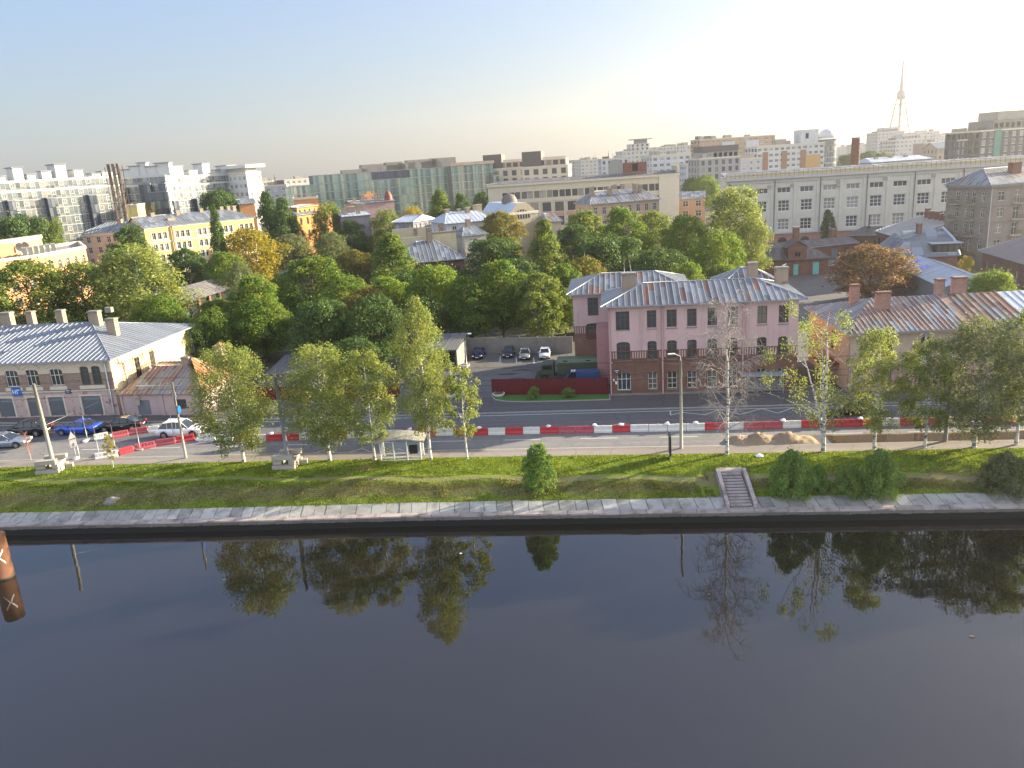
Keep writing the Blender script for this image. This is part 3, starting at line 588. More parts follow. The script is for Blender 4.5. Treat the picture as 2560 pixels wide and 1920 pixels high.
def tree_mesh(key, kind, seed, H, R, th, nl, leaf, nlobe, lobe, leafmat, bark, squash=0.75, droop=0.0, trunk_r=0.16, gap=0.0, clump=1.0, lean=0.0, fork=0):
    rs=np.random.RandomState(seed); T=MB(); CH=H-th
    stems=[]
    for sidx in range(1+fork):
        la=rs.rand()*6.28; pts=[Vector((0,0,-0.15))]; rr=[trunk_r*1.15]; n=9
        lx,ly=(math.cos(la)*lean,math.sin(la)*lean)
        for i in range(1,n+1):
            f=i/n; z=H*0.93*f; k=max(0,f-0.15) if sidx else f
            pts.append(Vector((lx*f*H+rs.normal()*0.06*f*H/10+(math.cos(la)*R*0.55*k if sidx else 0), ly*f*H+rs.normal()*0.06*f*H/10+(math.sin(la)*R*0.55*k if sidx else 0), z*(1-0.12*sidx)))); rr.append(trunk_r*(1-f*0.88)*(0.8 if sidx else 1))
        T.tube(pts,rr,8,0,cap=False); stems.append((pts,rr))
    C_=[];Nn=[]
    def stem_at(s,z):
        pts=s[0]
        for a,b in zip(pts,pts[1:]):
            if a.z<=z<=b.z: return a.lerp(b,(z-a.z)/max(1e-6,b.z-a.z))
        return pts[-1]
    ga=rs.rand()*6.28
    for i in range(nlobe):
        t=((i+rs.rand())/nlobe); t=t**0.9; ga+=2.399+rs.normal()*0.35
        e=env(kind,t)*R; rad=e*(0.35+0.62*math.sqrt(rs.rand()))*(1+rs.normal()*(0.20 if kind in('birch','slim') else 0.13))
        lr=lobe*(0.65+0.7*rs.rand())*(0.55+0.45*e/R)
        z=th+CH*t*0.97; st=stems[i%len(stems)]; ax=stem_at(st,min(z,H*0.9))
        c=Vector((ax.x*(1 if not droop else 1)+math.cos(ga)*rad, ax.y+math.sin(ga)*rad, z-droop*rad*0.25))
        if rs.rand()<gap: continue
        if i%2==0 or nlobe<70:
            zb=max(th*0.75,z-rad*0.75); b0=stem_at(st,zb); d=c-b0
            if d.length>0.4: branch(T,b0,d+Vector((0,0,.25*d.length)),d.length*1.02,max(0.018,trunk_r*0.28*(1-t*0.6)),rs,4,0.10)
        n=int(nl/nlobe*(0.6+0.8*rs.rand())*(lr/lobe)**1.5)
        v=rs.normal(size=(n,3)); v/=np.linalg.norm(v,axis=1)[:,None]; v[:,2]=np.where(v[:,2]<-0.35, -v[:,2], v[:,2])
        rr_=lr*(0.45+0.62*np.sqrt(rs.rand(n)))[:,None]; p=v*rr_*np.array([1,1,squash])
        if droop: p[:,2]-=np.abs(rs.normal(size=n))*lr*droop
        C_.append(p+np.array(c)); Nn.append(v+rs.normal(size=(n,3))*0.75+np.array([0,0,0.35]))
        # a few stray leaves outside the clump keep the outline ragged
        k=max(2,int(n*0.10)); v2=rs.normal(size=(k,3)); v2/=np.linalg.norm(v2,axis=1)[:,None]
        C_.append(v2*lr*(1.05+0.45*rs.rand(k))[:,None]+np.array(c)); Nn.append(v2+rs.normal(size=(k,3)))
    Cc=np.concatenate(C_); Nv=np.concatenate(Nn); m=Cc[:,2]>0.05; Cc,Nv=Cc[m],Nv[m]
    crown=np_mesh('crown',leaf_quads(Cc,Nv,leaf,rs),4,[M[leafmat]])
    TREE[key]=(T.mesh('trunk',M[bark]),crown,H,R); return TREE[key]
#           key        kind    seed H    R   th   nl   leaf nlobe lobe mat bark
tree_mesh('birch1','birch',1,12.5,3.1,1.9,27200,0.17,120,.78,'leaf_birch','bark_birch',1.0,0.8,.17,.05)
tree_mesh('birch2','birch',2,12.0,3.0,2.2,23200,0.17,110,.75,'leaf_birch','bark_birch',1.0,0.7,.16,.08)
tree_mesh('birch3','slim',3,17.0,2.7,3.4,27200,0.17,130,.78,'leaf_birch','bark_birch',1.05,0.6,.19,.04)
tree_mesh('birch4','birch',4,11.5,2.3,2.2,14400,0.17,70,.66,'leaf_birch','bark_birch',0.85,0.5,.14,.12)
tree_mesh('sparse','birch',5,14.8,4.2,3.2,9600,0.17,75,.62,'leaf_birch','bark_birch',1.1,1.0,.21,.42,fork=2,lean=.01)
tree_mesh('young','birch',6,10.0,1.9,2.6,5760,0.19,30,.62,'leaf_birch','bark_birch',0.8,0.3,.13,.05)
tree_mesh('dome1','dome',11,13.5,5.2,2.0,20000,0.33,75,1.55,'leaf_green','bark',0.8,0,.28)
tree_mesh('dome2','dome',12,13.0,5.0,2.2,20000,0.33,95,1.3,'leaf_green','bark',0.8,0.15,.28)
tree_mesh('dome3','dome',13,14.0,4.6,2.4,20000,0.32,65,1.5,'leaf_green','bark',0.85,0,.26)
tree_mesh('dome4','dome',14,11.5,5.6,1.8,19200,0.36,60,1.8,'leaf_green','bark',0.75,0,.28)
tree_mesh('airy1','birch',15,15.0,4.0,2.0,16800,0.30,90,1.15,'leaf_olive','bark_birch',1.0,0.6,.2,.06)
tree_mesh('airy2','dome',16,14.0,4.8,2.0,16800,0.32,100,1.2,'leaf_olive','bark',0.9,0.45,.24,.06)
tree_mesh('poplar1','poplar',17,19.0,3.6,1.5,19200,0.35,90,1.3,'leaf_dark','bark',1.15,0,.28)
tree_mesh('poplar2','poplar',18,17.0,3.9,1.5,17600,0.35,70,1.45,'leaf_dark','bark',1.0,0.1,.28)
tree_mesh('bush1','bush',21,4.6,2.1,.1,11400,0.19,45,.62,'leaf_bright','bark',1.0,0,.06)
tree_mesh('bush2','bush',22,4.2,2.6,.05,12600,0.19,55,.66,'leaf_green','bark',0.95,0.1,.06)
tree_mesh('bush3','bush',23,3.4,2.8,.05,11400,0.19,55,.62,'leaf_green','bark',0.85,0.1,.06)
tree_mesh('shrub','bush',24,1.6,0.8,.05,1800,0.14,16,.36,'leaf_pale','bark',0.9,0,.03)
# leafless birch
def bare_birch(key, seed, H, R):
    rs=np.random.RandomState(seed); T=MB(); B=MB(); pts=[Vector((0,0,-.15))]; rr=[.19]
    for i in range(1,13):
        f=i/12; pts.append(Vector((rs.normal()*.07*f*2,rs.normal()*.07*f*2,H*f))); rr.append(.17*(1-f*.92))
    T.tube(pts,rr,8,0,cap=False); ga=0
    for i in range(44):
        t=0.17+0.80*i/44; z=H*t; b0=pts[0]
        for a,b in zip(pts,pts[1:]):
            if a.z<=z<=b.z: b0=a.lerp(b,(z-a.z)/(b.z-a.z))
        ga+=2.4+rs.normal()*.3; L=R*(0.55+0.6*rs.rand())*(1.15-0.75*abs(t-.45)*1.5)
        d=Vector((math.cos(ga),math.sin(ga),0.9+0.4*rs.rand())); r0=.052*(1-t*.5)
        p,r=branch(B,b0,d,L*1.15,r0,rs,6,0.25,0.3)
        for j in range(8):
            k=rs.randint(2,7); q=p[min(k,6)]; dd=Vector((math.cos(ga+rs.normal()*1.1),math.sin(ga+rs.normal()*1.1),rs.normal()*.5+.15))
            p2,_=branch(B,q,dd,L*(.28+.40*rs.rand()),.018,rs,4,.35,.5)
            for m in range(4):
                kk=rs.randint(1,5); branch(B,p2[kk],Vector(rs.normal(size=3))+dd*.8+Vector((0,0,-.6)),.4+.6*rs.rand(),.011,rs,3,.5,.6)
    TREE[key]=(T.mesh('trunk',M['bark_birch']),B.mesh('bare_branches',M['twig']),H,R)
M['twig']=m_plain('pale_twigs',(0.26,0.23,0.205),0.85,0.3,4)
bare_birch('bare',31,15.0,3.0)
MATCACHE={}
def tree(key, name, label, loc, h=None, r=None, rz=0.0, leaf=None, group=None, cat='tree'):
    tm,cm,H,R=TREE[key]; sz=(h or H)/H; sr=(r or R*sz)/R
    root=thing(name,label,cat,loc,rz,group,(sr,sr,sz))
    put('trunk',tm,root)
    c=put('bare_branches' if key=='bare' else 'crown',cm,root)
    if leaf:
        c.material_slots[0].link='OBJECT'; c.material_slots[0].material=M[leaf]
    return root
def tree_px(key,name,label,x,ytop,wpx,Y,leaf=None,zbase=0.0,group=None,cat='tree',s=2560/2212,ks=1.0):
    # x, ytop, wpx measured on a 2212 px wide view of the photograph; Y = distance ahead of the camera
    p=AY(x*s,ytop*s,Y); r=wpx*s*Y*1.03/FOC/2*ks
    return tree(key,name,label,(p.x,Y,zbase),p.z-zbase,r,(x*0.37+Y)%6.28,leaf,group,cat)
S_='birches lining the near footpath'
def st(key,x,y,ytop,wpx,label,name='birch_tree',**k):
    p=G(x,y,0.08); d=ray(x,ytop); d_=math.hypot(p.x,p.y)/math.hypot(d.x,d.y); h=CAM_Z+d.z*d_-0.08
    return tree(key,name,label,(p.x,p.y,bank_z(p.x,p.y)-.03),h,wpx*p.y/FOC/2,(x*0.7)%6.28,group=S_,cat='tree',**k)
st('birch1',610,1155,848,190,'full olive green birch beside the first dark post, leftmost of the large birches')
st('birch2',825,1152,850,190,'broad bushy birch with sunlit yellowish top just left of the bus shelter birch')
st('birch4',937,1150,868,135,'leaning birch with white foot standing at the left end of the glass bus shelter')
st('birch3',1077,1150,735,125,'tallest slim birch with a pointed sunlit crown rising behind the bus shelter')
st('young',1168,1148,910,95,'small young tree with loose golden crown and white lower trunk, right of the shelter',leaf='leaf_birch')
st('bare',1817,1137,748,190,'leafless white birch standing in front of the pink building')
st('sparse',2058,1130,752,240,'forked white birch with thin ragged leaves between the pink and the orange buildings')
st('birch4',2185,1125,815,140,'slender birch with golden leaves right of the forked birch')
st('birch4',2312,1120,842,135,'thin dark stemmed birch left of the grey lamp post',leaf='leaf_olive')
st('birch1',2435,1118,785,205,'twin stemmed birch with dense grey green crown near the right edge',leaf='leaf_pale')
st('birch4',2540,1112,770,150,'loose dark birch cut by the right edge of the picture',leaf='leaf_olive')
for i,(x,h) in enumerate([(56,13),(62,14.5),(68,13),(75,15),(83,14),(92,15)]):
    tree('birch1' if i%2 else 'birch2','birch_tree','birch further along the same footpath, outside the right edge of the picture',(x,yg(x)+.3,0.08),h,3.6,i*1.3,'leaf_olive',S_)
tree('young','young_tree','spindly staked sapling with few yellowing leaves on the grass by the barriers',(G(285,1172).x,G(285,1172).y,0.05),3.9,0.55,1.0,'leaf_yellow')
M['twig_red']=m_plain('reddish_twigs',(.30,.13,.11),.85)
tree('bare','young_tree','leafless reddish sapling beside the stacked concrete blocks',(G(78,1150).x,G(78,1150).y,0.08),3.1,0.5,2.0,'twig_red')
# bushes on the river bank
def bush(key,x,y,ytop,wpx,label,z=-0.9,leaf=None,yb=None):
    leaf=leaf or 'leaf_bush'
    p=G(x,y,z); d=ray(x,ytop); h=CAM_Z+d.z*math.hypot(p.x,p.y)/math.hypot(d.x,d.y)-z
    zz=bank_z(p.x,p.y) if yb is None else yb
    return tree(key,'bush',label,(p.x,p.y,zz),h+(z-zz),wpx*p.y/FOC/2,x%6.28,leaf,'bushes on the river bank','bush')
bush('bush1',1350,1225,1112,90,'upright bright green bush alone in the middle of the sunny river bank',-0.6)
bush('bush2',1975,1240,1130,115,'large dark green bush just right of the stone steps')
bush('bush3',2045,1225,1165,60,'low round bush leaning against the big bush right of the steps',-.7)
bush('bush2',2195,1240,1128,110,'spiky green bush with bright shoots, second from the right edge',leaf='leaf_bush')
bush('bush3',2120,1235,1165,90,'low spreading dark bush left of the spiky bush')
bush('bush3',2510,1230,1135,130,'pale bush sunlit on its right side near the right edge of the bank',leaf='leaf_pale')
bush('shrub',1336,996,966,28,'small rounded shrub before the maroon fence, the left one of two',0.15,yb=0.15)
bush('shrub',1423,994,970,29,'small rounded shrub before the maroon fence, nearer the pink building',0.15,yb=0.15)
# trees in the blocks behind the street
F1='trees left of the yellow school'; F2='park trees behind the street'; F3='trees of the dense grove behind the pink building'; F4='trees in the right hand yards'; F5='trees among the far buildings'
TT=[
('airy2','leafy_tree','broad olive tree at the left edge behind the grey roofed house',45,560,190,138,'leaf_olive',F1),
('airy2','leafy_tree','olive tree between the edge tree and the pale birch, behind the roof chimneys',165,566,150,146,'leaf_olive',F1),
('airy1','birch_tree','large pale birch with visible white limbs in front of the yellow school corner',285,528,170,142,'leaf_birch',F1),
('dome3','leafy_tree','low green tree filling the gap below the pale birch',335,640,110,128,'leaf_green',F1),
('dome3','leafy_tree','dark tree touching the eaves of the beige school wing',272,493,80,190,'leaf_dark',F1),
('dome4','leafy_tree','dark green tree at the far left edge above the peach building',38,472,110,240,'leaf_dark',F1),
('airy1','birch_tree','narrow olive birch beside the brick tower foot on the far left',102,470,55,246,'leaf_olive',F1),
('dome2','round_tree','round dark tree on thin stems in front of the yellow school wall',395,536,84,192,'leaf_dark',F2),
('poplar2','slim_tree','thin drooping tree in front of the yellow school roof',459,444,42,200,'leaf_dark',F2),
('airy2','leafy_tree','large yellow autumn tree right of the yellow school',530,492,130,205,'leaf_yellow',F2),
('dome1','leafy_tree','green tree at the left foot of the yellow autumn tree',480,545,80,190,'leaf_green',F2),
('dome4','leafy_tree','dark wide tree behind the roof of the yellow school',470,418,90,292,'leaf_dark',F2),
('poplar1','poplar_tree','tall dark poplar behind the yellow school, the left of the pair',572,414,62,252,'leaf_dark',F2),
('poplar2','poplar_tree','tall dark poplar with a broad foot, the right of the pair by the orange hall',607,428,70,248,'leaf_dark',F2),
('slimx','birch_tree','slender green birch rising behind the brick shed ridge',512,562,82,140,'leaf_pale',F2),
('dome1','maple_tree','big green maple with golden right edge behind the rusty annex',560,650,125,124,'leaf_green',F2),
('dome2','maple_tree','rounded green maple at the left foot of the slender birch',465,645,105,128,'leaf_olive',F2),
('dome3','maple_tree','tall green maple with a sunlit right side left of the park centre',668,560,140,150,'leaf_green',F2),
('airy2','willow_tree','grey green willow above the pedestrian crossing sign',622,505,95,225,'leaf_pale',F2),
('airy1','leafy_tree','tall airy olive tree right of the orange hall',702,436,68,255,'leaf_olive',F2),
('airy2','leafy_tree','pale olive tree in front of the grey blank wall',712,500,76,215,'leaf_pale',F2),
('dome3','leafy_tree','round dark tree leaning against the grey blank wall',758,478,62,238,'leaf_dark',F2),
('airy1','leafy_tree','upright olive tree right of the grey blank wall',828,452,66,240,'leaf_olive',F2),
('poplar2','leafy_tree','broad bright green tree with pointed tops left of the patched grey roof',842,505,125,168,'leaf_green',F2),
('dome2','leafy_tree','brownish tree between the willow and the broad pointed tree',762,540,80,188,'leaf_brown',F2),
('airy1','leafy_tree','yellowish slim tree beside the dark red dome',887,445,50,262,'leaf_yellow',F2),
('poplar1','poplar_tree','solitary tall poplar in front of the green glass office',948,410,62,285,'leaf_green',F5),
('dome3','leafy_tree','small dark tree right of the solitary poplar',996,420,38,320,'leaf_dark',F5),
('dome2','leafy_tree','dark tree touching the left end of the cream factory',1040,414,48,310,'leaf_dark',F5),
('dome1','maple_tree','sunlit maple with a rust tinged crown in the middle of the park front',792,622,125,128,'leaf_brown',F2),
('dome3','maple_tree','bright yellow green maple in front of the park centre',835,602,105,134,'leaf_bright',F2),
('dome2','maple_tree','small dark maple at the left of the rust tinged one',712,650,90,124,'leaf_green',F2),
('airy2','leafy_tree','dark tree low behind the two birches on the left',760,730,120,106,'leaf_dark',F2),
('dome1','maple_tree','wide green maple left above the open garage',745,600,100,140,'leaf_green',F2),
('dome4','maple_tree','yellow topped maple right of the tallest birch',935,580,110,130,'leaf_bright',F2),
('dome1','maple_tree','green maple over the left part of the car park wall',1010,600,110,126,'leaf_green',F2),
('dome3','maple_tree','green maple with sunlit top over the middle of the car park wall',1078,566,105,128,'leaf_green',F2),
('dome2','maple_tree','dull green maple over the car park wall beside the pink wing',1165,590,110,124,'leaf_olive',F2),
('poplar2','chestnut_tree','tall olive chestnut standing above the others in the park middle',1175,474,88,160,'leaf_olive',F3),
('dome4','leafy_tree','dark broad tree right of the patched roof with chimneys',1065,520,125,172,'leaf_dark',F3),
('dome2','leafy_tree','round browning tree in front of the arched gable',1078,456,95,215,'leaf_brown',F3),
('dome1','leafy_tree','pinkish flowering round tree directly behind the pink wing roof',1268,556,98,132,'leaf_brown',F3),
('dome4','leafy_tree','deep green tree filling the grove above the pink wing',1310,515,150,152,'leaf_dark',F3),
('dome2','leafy_tree','tree with a golden rim in front of the small blue roofed house',1262,455,100,190,'leaf_olive',F3),
('dome3','leafy_tree','tall green tree in the middle of the grove skyline',1345,452,95,178,'leaf_green',F3),
('airy2','leafy_tree','airy light tree right of the middle of the grove skyline',1410,455,100,182,'leaf_olive',F3),
('dome1','leafy_tree','deep green tree low in the right half of the grove',1420,540,130,148,'leaf_dark',F3),
('dome3','leafy_tree','bright green tree lit along its top on the right of the grove',1482,470,100,170,'leaf_bright',F3),
('dome1','leafy_tree','bright green tree falling towards the tall loose birch',1545,500,110,158,'leaf_bright',F3),
('dome2','maple_tree','small bright maple right behind the pink roof ridge',1490,566,68,134,'leaf_bright',F3),
('dome4','maple_tree','small dull maple between the bright maple and the loose birch',1560,575,72,138,'leaf_green',F3),
('airy1','birch_tree','very tall loose birch left of the pale factory',1590,402,125,176,'leaf_birch',F3),
('airy1','leafy_tree','shorter loose tree at the right foot of the very tall birch',1625,470,70,170,'leaf_birch',F3),
('dome1','copper_maple','copper brown maple in the brick yard',1885,532,152,140,'leaf_red',F4),
('dome4','leafy_tree','yellow green tree at the blank end of the grey hall roof',2150,590,95,118,'leaf_bright',F4),
('airy1','leafy_tree','small yellow sapling tree right of the slate coloured roof',2088,552,28,150,'leaf_yellow',F4),
('dome4','leafy_tree','wide olive tree in front of the grey apartment block',2165,490,130,185,'leaf_olive',F4),
('dome1','leafy_tree','dark tree in the shade between workshop and apartment block',2075,478,80,196,'leaf_dark',F4),
('dome2','leafy_tree','dark tree below the wide olive tree',2105,525,90,172,'leaf_dark',F4),
('dome3','leafy_tree','small dark tree peeping over the workshop roof',1790,455,26,208,'leaf_dark',F4),
('dome1','leafy_tree','fresh green tree between cream and pale factories, nearer one',1520,380,60,380,'leaf_bright',F5),
('dome3','leafy_tree','fresh green tree between cream and pale factories, left one',1493,386,40,395,'leaf_green',F5),
('dome4','leafy_tree','dark tree left of the brick chimney on the skyline',1835,335,50,540,'leaf_dark',F5),
('dome2','leafy_tree','dark tree right of the brick chimney on the skyline',1880,326,60,545,'leaf_dark',F5),
('dome1','leafy_tree','round tree farther right of the brick chimney',1912,330,46,540,'leaf_green',F5),
('airy2','leafy_tree','olive tree behind the rusty annex roof',412,700,70,118,'leaf_dark',F1),
('dome2','maple_tree','maple below the tall chestnut, left of the pinkish tree',1215,570,85,128,'leaf_green',F2),
('dome3','leafy_tree','deep green tree between the tall chestnut and the grove',1235,490,95,172,'leaf_dark',F3),
('dome1','leafy_tree','dark tree beneath the round browning tree',1120,560,110,142,'leaf_dark',F2),
('dome4','leafy_tree','dark tree behind the sunlit maples of the park front',880,590,110,148,'leaf_dark',F2),
('dome2','leafy_tree','green tree low between the willow and the big maple',600,600,70,165,'leaf_dark',F2),
('dome4','leafy_tree','dark tree low behind the second large birch',690,655,120,112,'leaf_dark',F2),
('dome1','leafy_tree','dark tree low between the second birch and the tallest birch',800,640,120,113,'leaf_dark',F2),
('dome2','leafy_tree','dark tree above the roof of the open garage',915,640,90,122,'leaf_dark',F2),
('dome3','maple_tree','tall green maple rising directly behind the rusty annex and the first birch',548,600,105,127,'leaf_green',F2),
('dome1','maple_tree','broad maple closing the gap right of the long grey roof',455,668,80,121,'leaf_green',F2),
]
TREE['slimx']=TREE['birch3']
for k,n,l,x,yt,wp,Y,lf,g in TT: tree_px(k,n,l,x,yt,wp,Y,lf,0.0,g)
# ------------------------------------------------------------------ street front buildings
def ang_of(a,b): return math.atan2(b[1]-a[1], b[0]-a[0])
brick=(0.185,0.09,0.066)
M['pink_wall']=m_wall('pink_plaster_over_brick',[(5.58,brick,'brick'),(12,(0.54,0.385,0.375),'plaster',(0.40,0.26,0.26),0.68)])
M['pink_wing']=m_wall('pink_wing_wall',[(6.85,brick,'brick'),(12,(0.52,0.37,0.36),'plaster')])
M['pinkplain']=m_wall('pink_plaster',[(99,(0.52,0.365,0.36),'plaster')]); M['brick']=m_wall('dark_red_brick',[(99,brick,'brick')])
M['redbrick']=m_wall('orange_red_brick',[(99,(0.20,0.088,0.06),'brick')])
P0=Vector((11.9,92.3,0)); P1=Vector((33.5,89.3,0))
b=Bld('pink_building','three storey pink and brick building with a patched metal roof, boarded up by the road',P0,ang_of(P0,P1)); r=b.root
cols=[(4.55,5.65),(6.85,8.0),(9.2,10.3),(11.55,12.65),(13.9,15.0),(17.2,18.3),(19.6,20.7)]
W3=[(.9,2.5,8.15,10.45,'brown3')]+[(a,c,8.35,10.45,'brown') for a,c in cols]+[(.9,2.5,4.45,6.75,'brown3',.25)]+[(a,c,4.55,6.75,'brown',.2) for a,c in cols]+[(.9,2.5,.75,2.95,'white3',.45)]+[(a,c,.8,2.95,'gridw',.2) for a,c in cols]
b.volume(0,21.8,0,9.7,0,11.2,M['pink_wall'],{'f':W3,'l':[(2,3,8.3,10.4,'brown'),(2,3,4.5,6.7,'brown')],'r':[(2,3,8.3,10.4,'brown'),(5,6,8.3,10.4,'brown'),(2,3,4.5,6.7,'brown')]},near=True,depth=0.25)
b.volume(-4.6,10,9.75,21,0,11.2,M['pink_wing'],{'f':[(1.9,3.3,8.2,10.6,'brown'),(1.6,3.6,5.0,7.2,'brown',.2)],'l':[(3,4.2,8.2,10.4,'brown'),(7,8.2,8.2,10.4,'brown')]},near=True,name='wing_wall')
# tooth frieze, string courses, sills
mb=MB(); mb.box(-.05,21.85,-.05,-.003,4.60,4.68); mb.box(-.05,21.85,-.05,-.003,5.57,5.63); mb.build('string_course',M['brick'],r)
mb=MB(); x=0.15
while x<21.7:
    if not any(a-.15<x<c+.05 for a,c in [(.9,2.5)]+cols): mb.box(x,x+.14,-.055,-.003,4.72,5.52)
    x+=.29
mb.build('frieze_teeth',M['pinkplain'],r)
mb=MB(); x=-4.45
while x<-.2:
    if not -3.2<x<-.8: mb.box(x,x+.14,9.70,9.746,5.9,6.75)
    x+=.29
mb.build('wing_frieze',M['pinkplain'],r)
mb=MB()
for x in (3.75,16.0): mb.box(x,x+.18,-.12,-.003,5.7,11.0)
mb.box(-.06,3.6,-.06,-.003,10.62,10.75); mb.box(4.0,15.9,-.06,-.003,10.72,10.9); mb.build('pilaster_bands',M['pinkplain'],r)
mb=MB()
for a,c in [(.9,2.5)]+cols:
    for z in (.7,4.4,8.2): mb.box(a-.08,c+.08,-.1,-.003,z-.02,z+.06)
mb.build('window_sills',M['concrete_grey'],r)
b.pipe(6.35,0,0.1,11.0,'pink_pipe' if 'pink_pipe' in M else 'steel') if 0 else None
M['pink_pipe']=m_plain('pink_downpipe',(0.40,0.22,0.22),0.6,0.2,2)
b.pipe(6.3,0,0.1,11.1,'pink_pipe',.12); b.pipe(15.6,0,0.1,11.1,'pink_pipe',.1); b.pipe(.12,0,0.1,11.1,'pink_pipe',.1)
b.box('stair_shaft',-1.6,-.02,5.6,9.7,0,7.3,M['pink_pipe'])
hip_roof(r,0,21.8,0,9.7,11.22,1.75,5.2,5.0,.85,[M['roof_patch'],M['rib']],.72,3.6,.035)
hip_roof(r,-4.6,10,9.75,21,11.24,1.7,4.5,4.5,.8,[M['roof_patch'],M['rib']],.72,1.9,.035,name='wing_roof')
hip_roof(r,14.5,21.5,9.75,17,11.24,1.9,3.4,3.4,.6,[M['roof_patch'],M['rib']],.72,1.9,.035,name='rear_roof'); b.volume(14.5,21.5,9.75,17,0,11.2,M['pink_wing'],name='rear_wall')
b.chimney(2.6,5.2,11.9,14.3,1.7,.9); b.chimney(18.0,8.6,12.2,14.4,1.2,.8); b.chimney(21.0,6.2,11.9,14.0,1.5,.8)
MB().tube([(2.2,13,12.6),(2.2,13,15.4)],.03,5).tube([(3.2,14,12.6),(2.8,13.9,15.6)],.025,5).build('roof_antenna',M['steel'],r)
mb=MB().box(.55,1.15,-.05,-.005,2.95,3.35,0).box(.6,1.1,-.06,-.051,3.2,3.27,1).box(.72,.98,-.06,-.051,3.02,3.10,1); mb.build('house_number_plate',[m_plain('plate_blue',(0.01,0.025,0.09),.4),M['white']],r)
mb=MB().box(.35,.55,-.12,-.005,1.95,2.2).box(.62,.86,-.12,-.005,1.55,1.9).box(.2,.35,-.2,-.005,4.2,4.32); mb.build('wall_boxes',M['white'],r)
b.box('plinth',-.08,21.88,-.10,-.003,0,.35,M['concrete_grey'])

m=MB(); m.tube([(-.24,0,.10),(-.14,0,.14),(0,0,.17),(.12,0,.20),(.17,0,.27),(.20,0,.31),(.25,0,.30),(.31,0,.28)],[.015,.06,.085,.07,.045,.045,.03,.006],8).tube([(.02,.03,.1),(.02,.03,0)],.008,4).tube([(.02,-.03,.1),(.02,-.03,0)],.008,4); u_=Vector((math.cos(b.ang),math.sin(b.ang),0)); n_=Vector((-u_.y,u_.x,0)); g_=P0+u_*21.3+n_*6.2; g_.z=14.0
tag(m.build('gull',M['white']),'white gull perched on the right hand chimney of the pink building','bird').location=g_
# left building
M['left_wall']=m_wall('worn_pink_brick_and_plaster',[(3.55,(0.46,0.35,0.32),'plaster',(0.24,0.14,0.11),0.55),(5.9,(0.31,0.22,0.17),'brick'),(9,(0.55,0.47,0.36),'plaster')])
M['left_side']=m_wall('cream_side_plaster',[(9,(0.62,0.50,0.30),'plaster',(0.45,0.30,0.18),0.60)])
P0=Vector((-50.8,98.2,0)); th=R_(-7.8)
LW=46.0; O=P0-Vector((math.cos(th),math.sin(th),0))*LW
b=Bld('railway_house','long two storey pink and cream building with a new grey seam metal roof and chimneys',O,th); r=b.root
f=[]
for x0,x1 in ((LW-14.9,LW-13.1),(LW-12.0,LW-10.2),(LW-8.6,LW-6.8),(LW-19,LW-17.2),(LW-23,LW-21.2)):
    f.append((x0,x1,4.3,6.5,'white3',.25))
f+=[(LW-4.3,LW-3.1,4.25,6.7,'brown',.2),(LW-2.7,LW-1.5,4.25,6.7,'brown',.2)]
for x0,x1 in ((LW-16.9,LW-14.7),(LW-12.6,LW-10.9),(LW-9.6,LW-7.5),(LW-4.9,LW-2.2),(LW-24.5,LW-22)): f.append((x0,x1,.25,2.75,'shut',.15))
b.volume(0,LW,0,20.8,0,7.6,M['left_wall'],{'f':f},near=True)
# sunlit gable-end skin
mb=MB(); wall_face(mb,(LW+.06,0.05,0),(0,1,0),(1,0,0),20.7,0.0,7.58,[(5.0,6.2,3.4,6.4),(8.6,9.8,3.4,6.4)],.3)
mb.build('side_wall',M['left_side'],r)
f,g,fg=win_meshes(1.2,3.0,ST['brown'])
for y in (5.0,8.6):
    o=put('window',f,r,(LW+.0,y+.05,3.4),math.pi/2); put('pane',g,o)
mb=MB()
for x0,x1 in ((LW-15.2,LW-12.8),(LW-12.3,LW-9.9),(LW-8.9,LW-6.5),(LW-4.7,LW-1.1)):
    n=10; mb=MB()
    for i in range(n):
        t0,t1=i/n,(i+1)/n; xa,xb=x0+(x1-x0)*t0,x0+(x1-x0)*t1; za,zb=[6.85+.45*math.sin(math.pi*t) for t in (t0,t1)]
        mb.poly([(xa,-.09,za-.28),(xb,-.09,zb-.28),(xb,-.09,zb),(xa,-.09,za)]); mb.poly([(xa,-.09,za),(xb,-.09,zb),(xb,-.003,zb),(xa,-.003,za)])
        mb.poly([(xa,-.09,za-.28),(xb,-.09,zb-.28),(xb,-.003,zb-.28),(xa,-.003,za-.28)])
    mb.build('window_hood',M['cream_trim'],r); MB().box(x0,x1,-.11,-.003,3.75,4.2).build('window_sill',M['cream_trim'],r)
mb=MB().box(-.05,LW+.02,-.08,-.003,3.45,3.6).box(-.05,LW+.02,-.16,-.003,7.25,7.6); mb.build('cornice',M['cream_trim'],r)
mb=MB()
for x0,x1 in ((LW-16.9,LW-14.7),(LW-12.6,LW-10.9),(LW-9.6,LW-7.5),(LW-4.9,LW-2.2)): MB().box(x0-.25,x0-.02,-.06,-.003,.2,3.0).box(x1+.02,x1+.25,-.06,-.003,.2,3.0).box(x0-.02,x1+.02,-.06,-.003,2.8,3.0).build('door_surround',M['cream_trim'],r)
b.pipe(LW-.6,0,.1,7.6,'steel',.1)
MB().tube([(LW+.5,1.0,7.3),(LW+.2,1.5,6.6),(LW+.2,2.6,6.4),(LW+.2,2.8,3.0)],.08,6).build('downpipe',M['steel'],r)
MB().tube([(LW+.5,19.9,7.3),(LW+.25,19.8,6.8),(LW+.25,19.8,.3)],.09,6).build('downpipe',M['steel'],r)
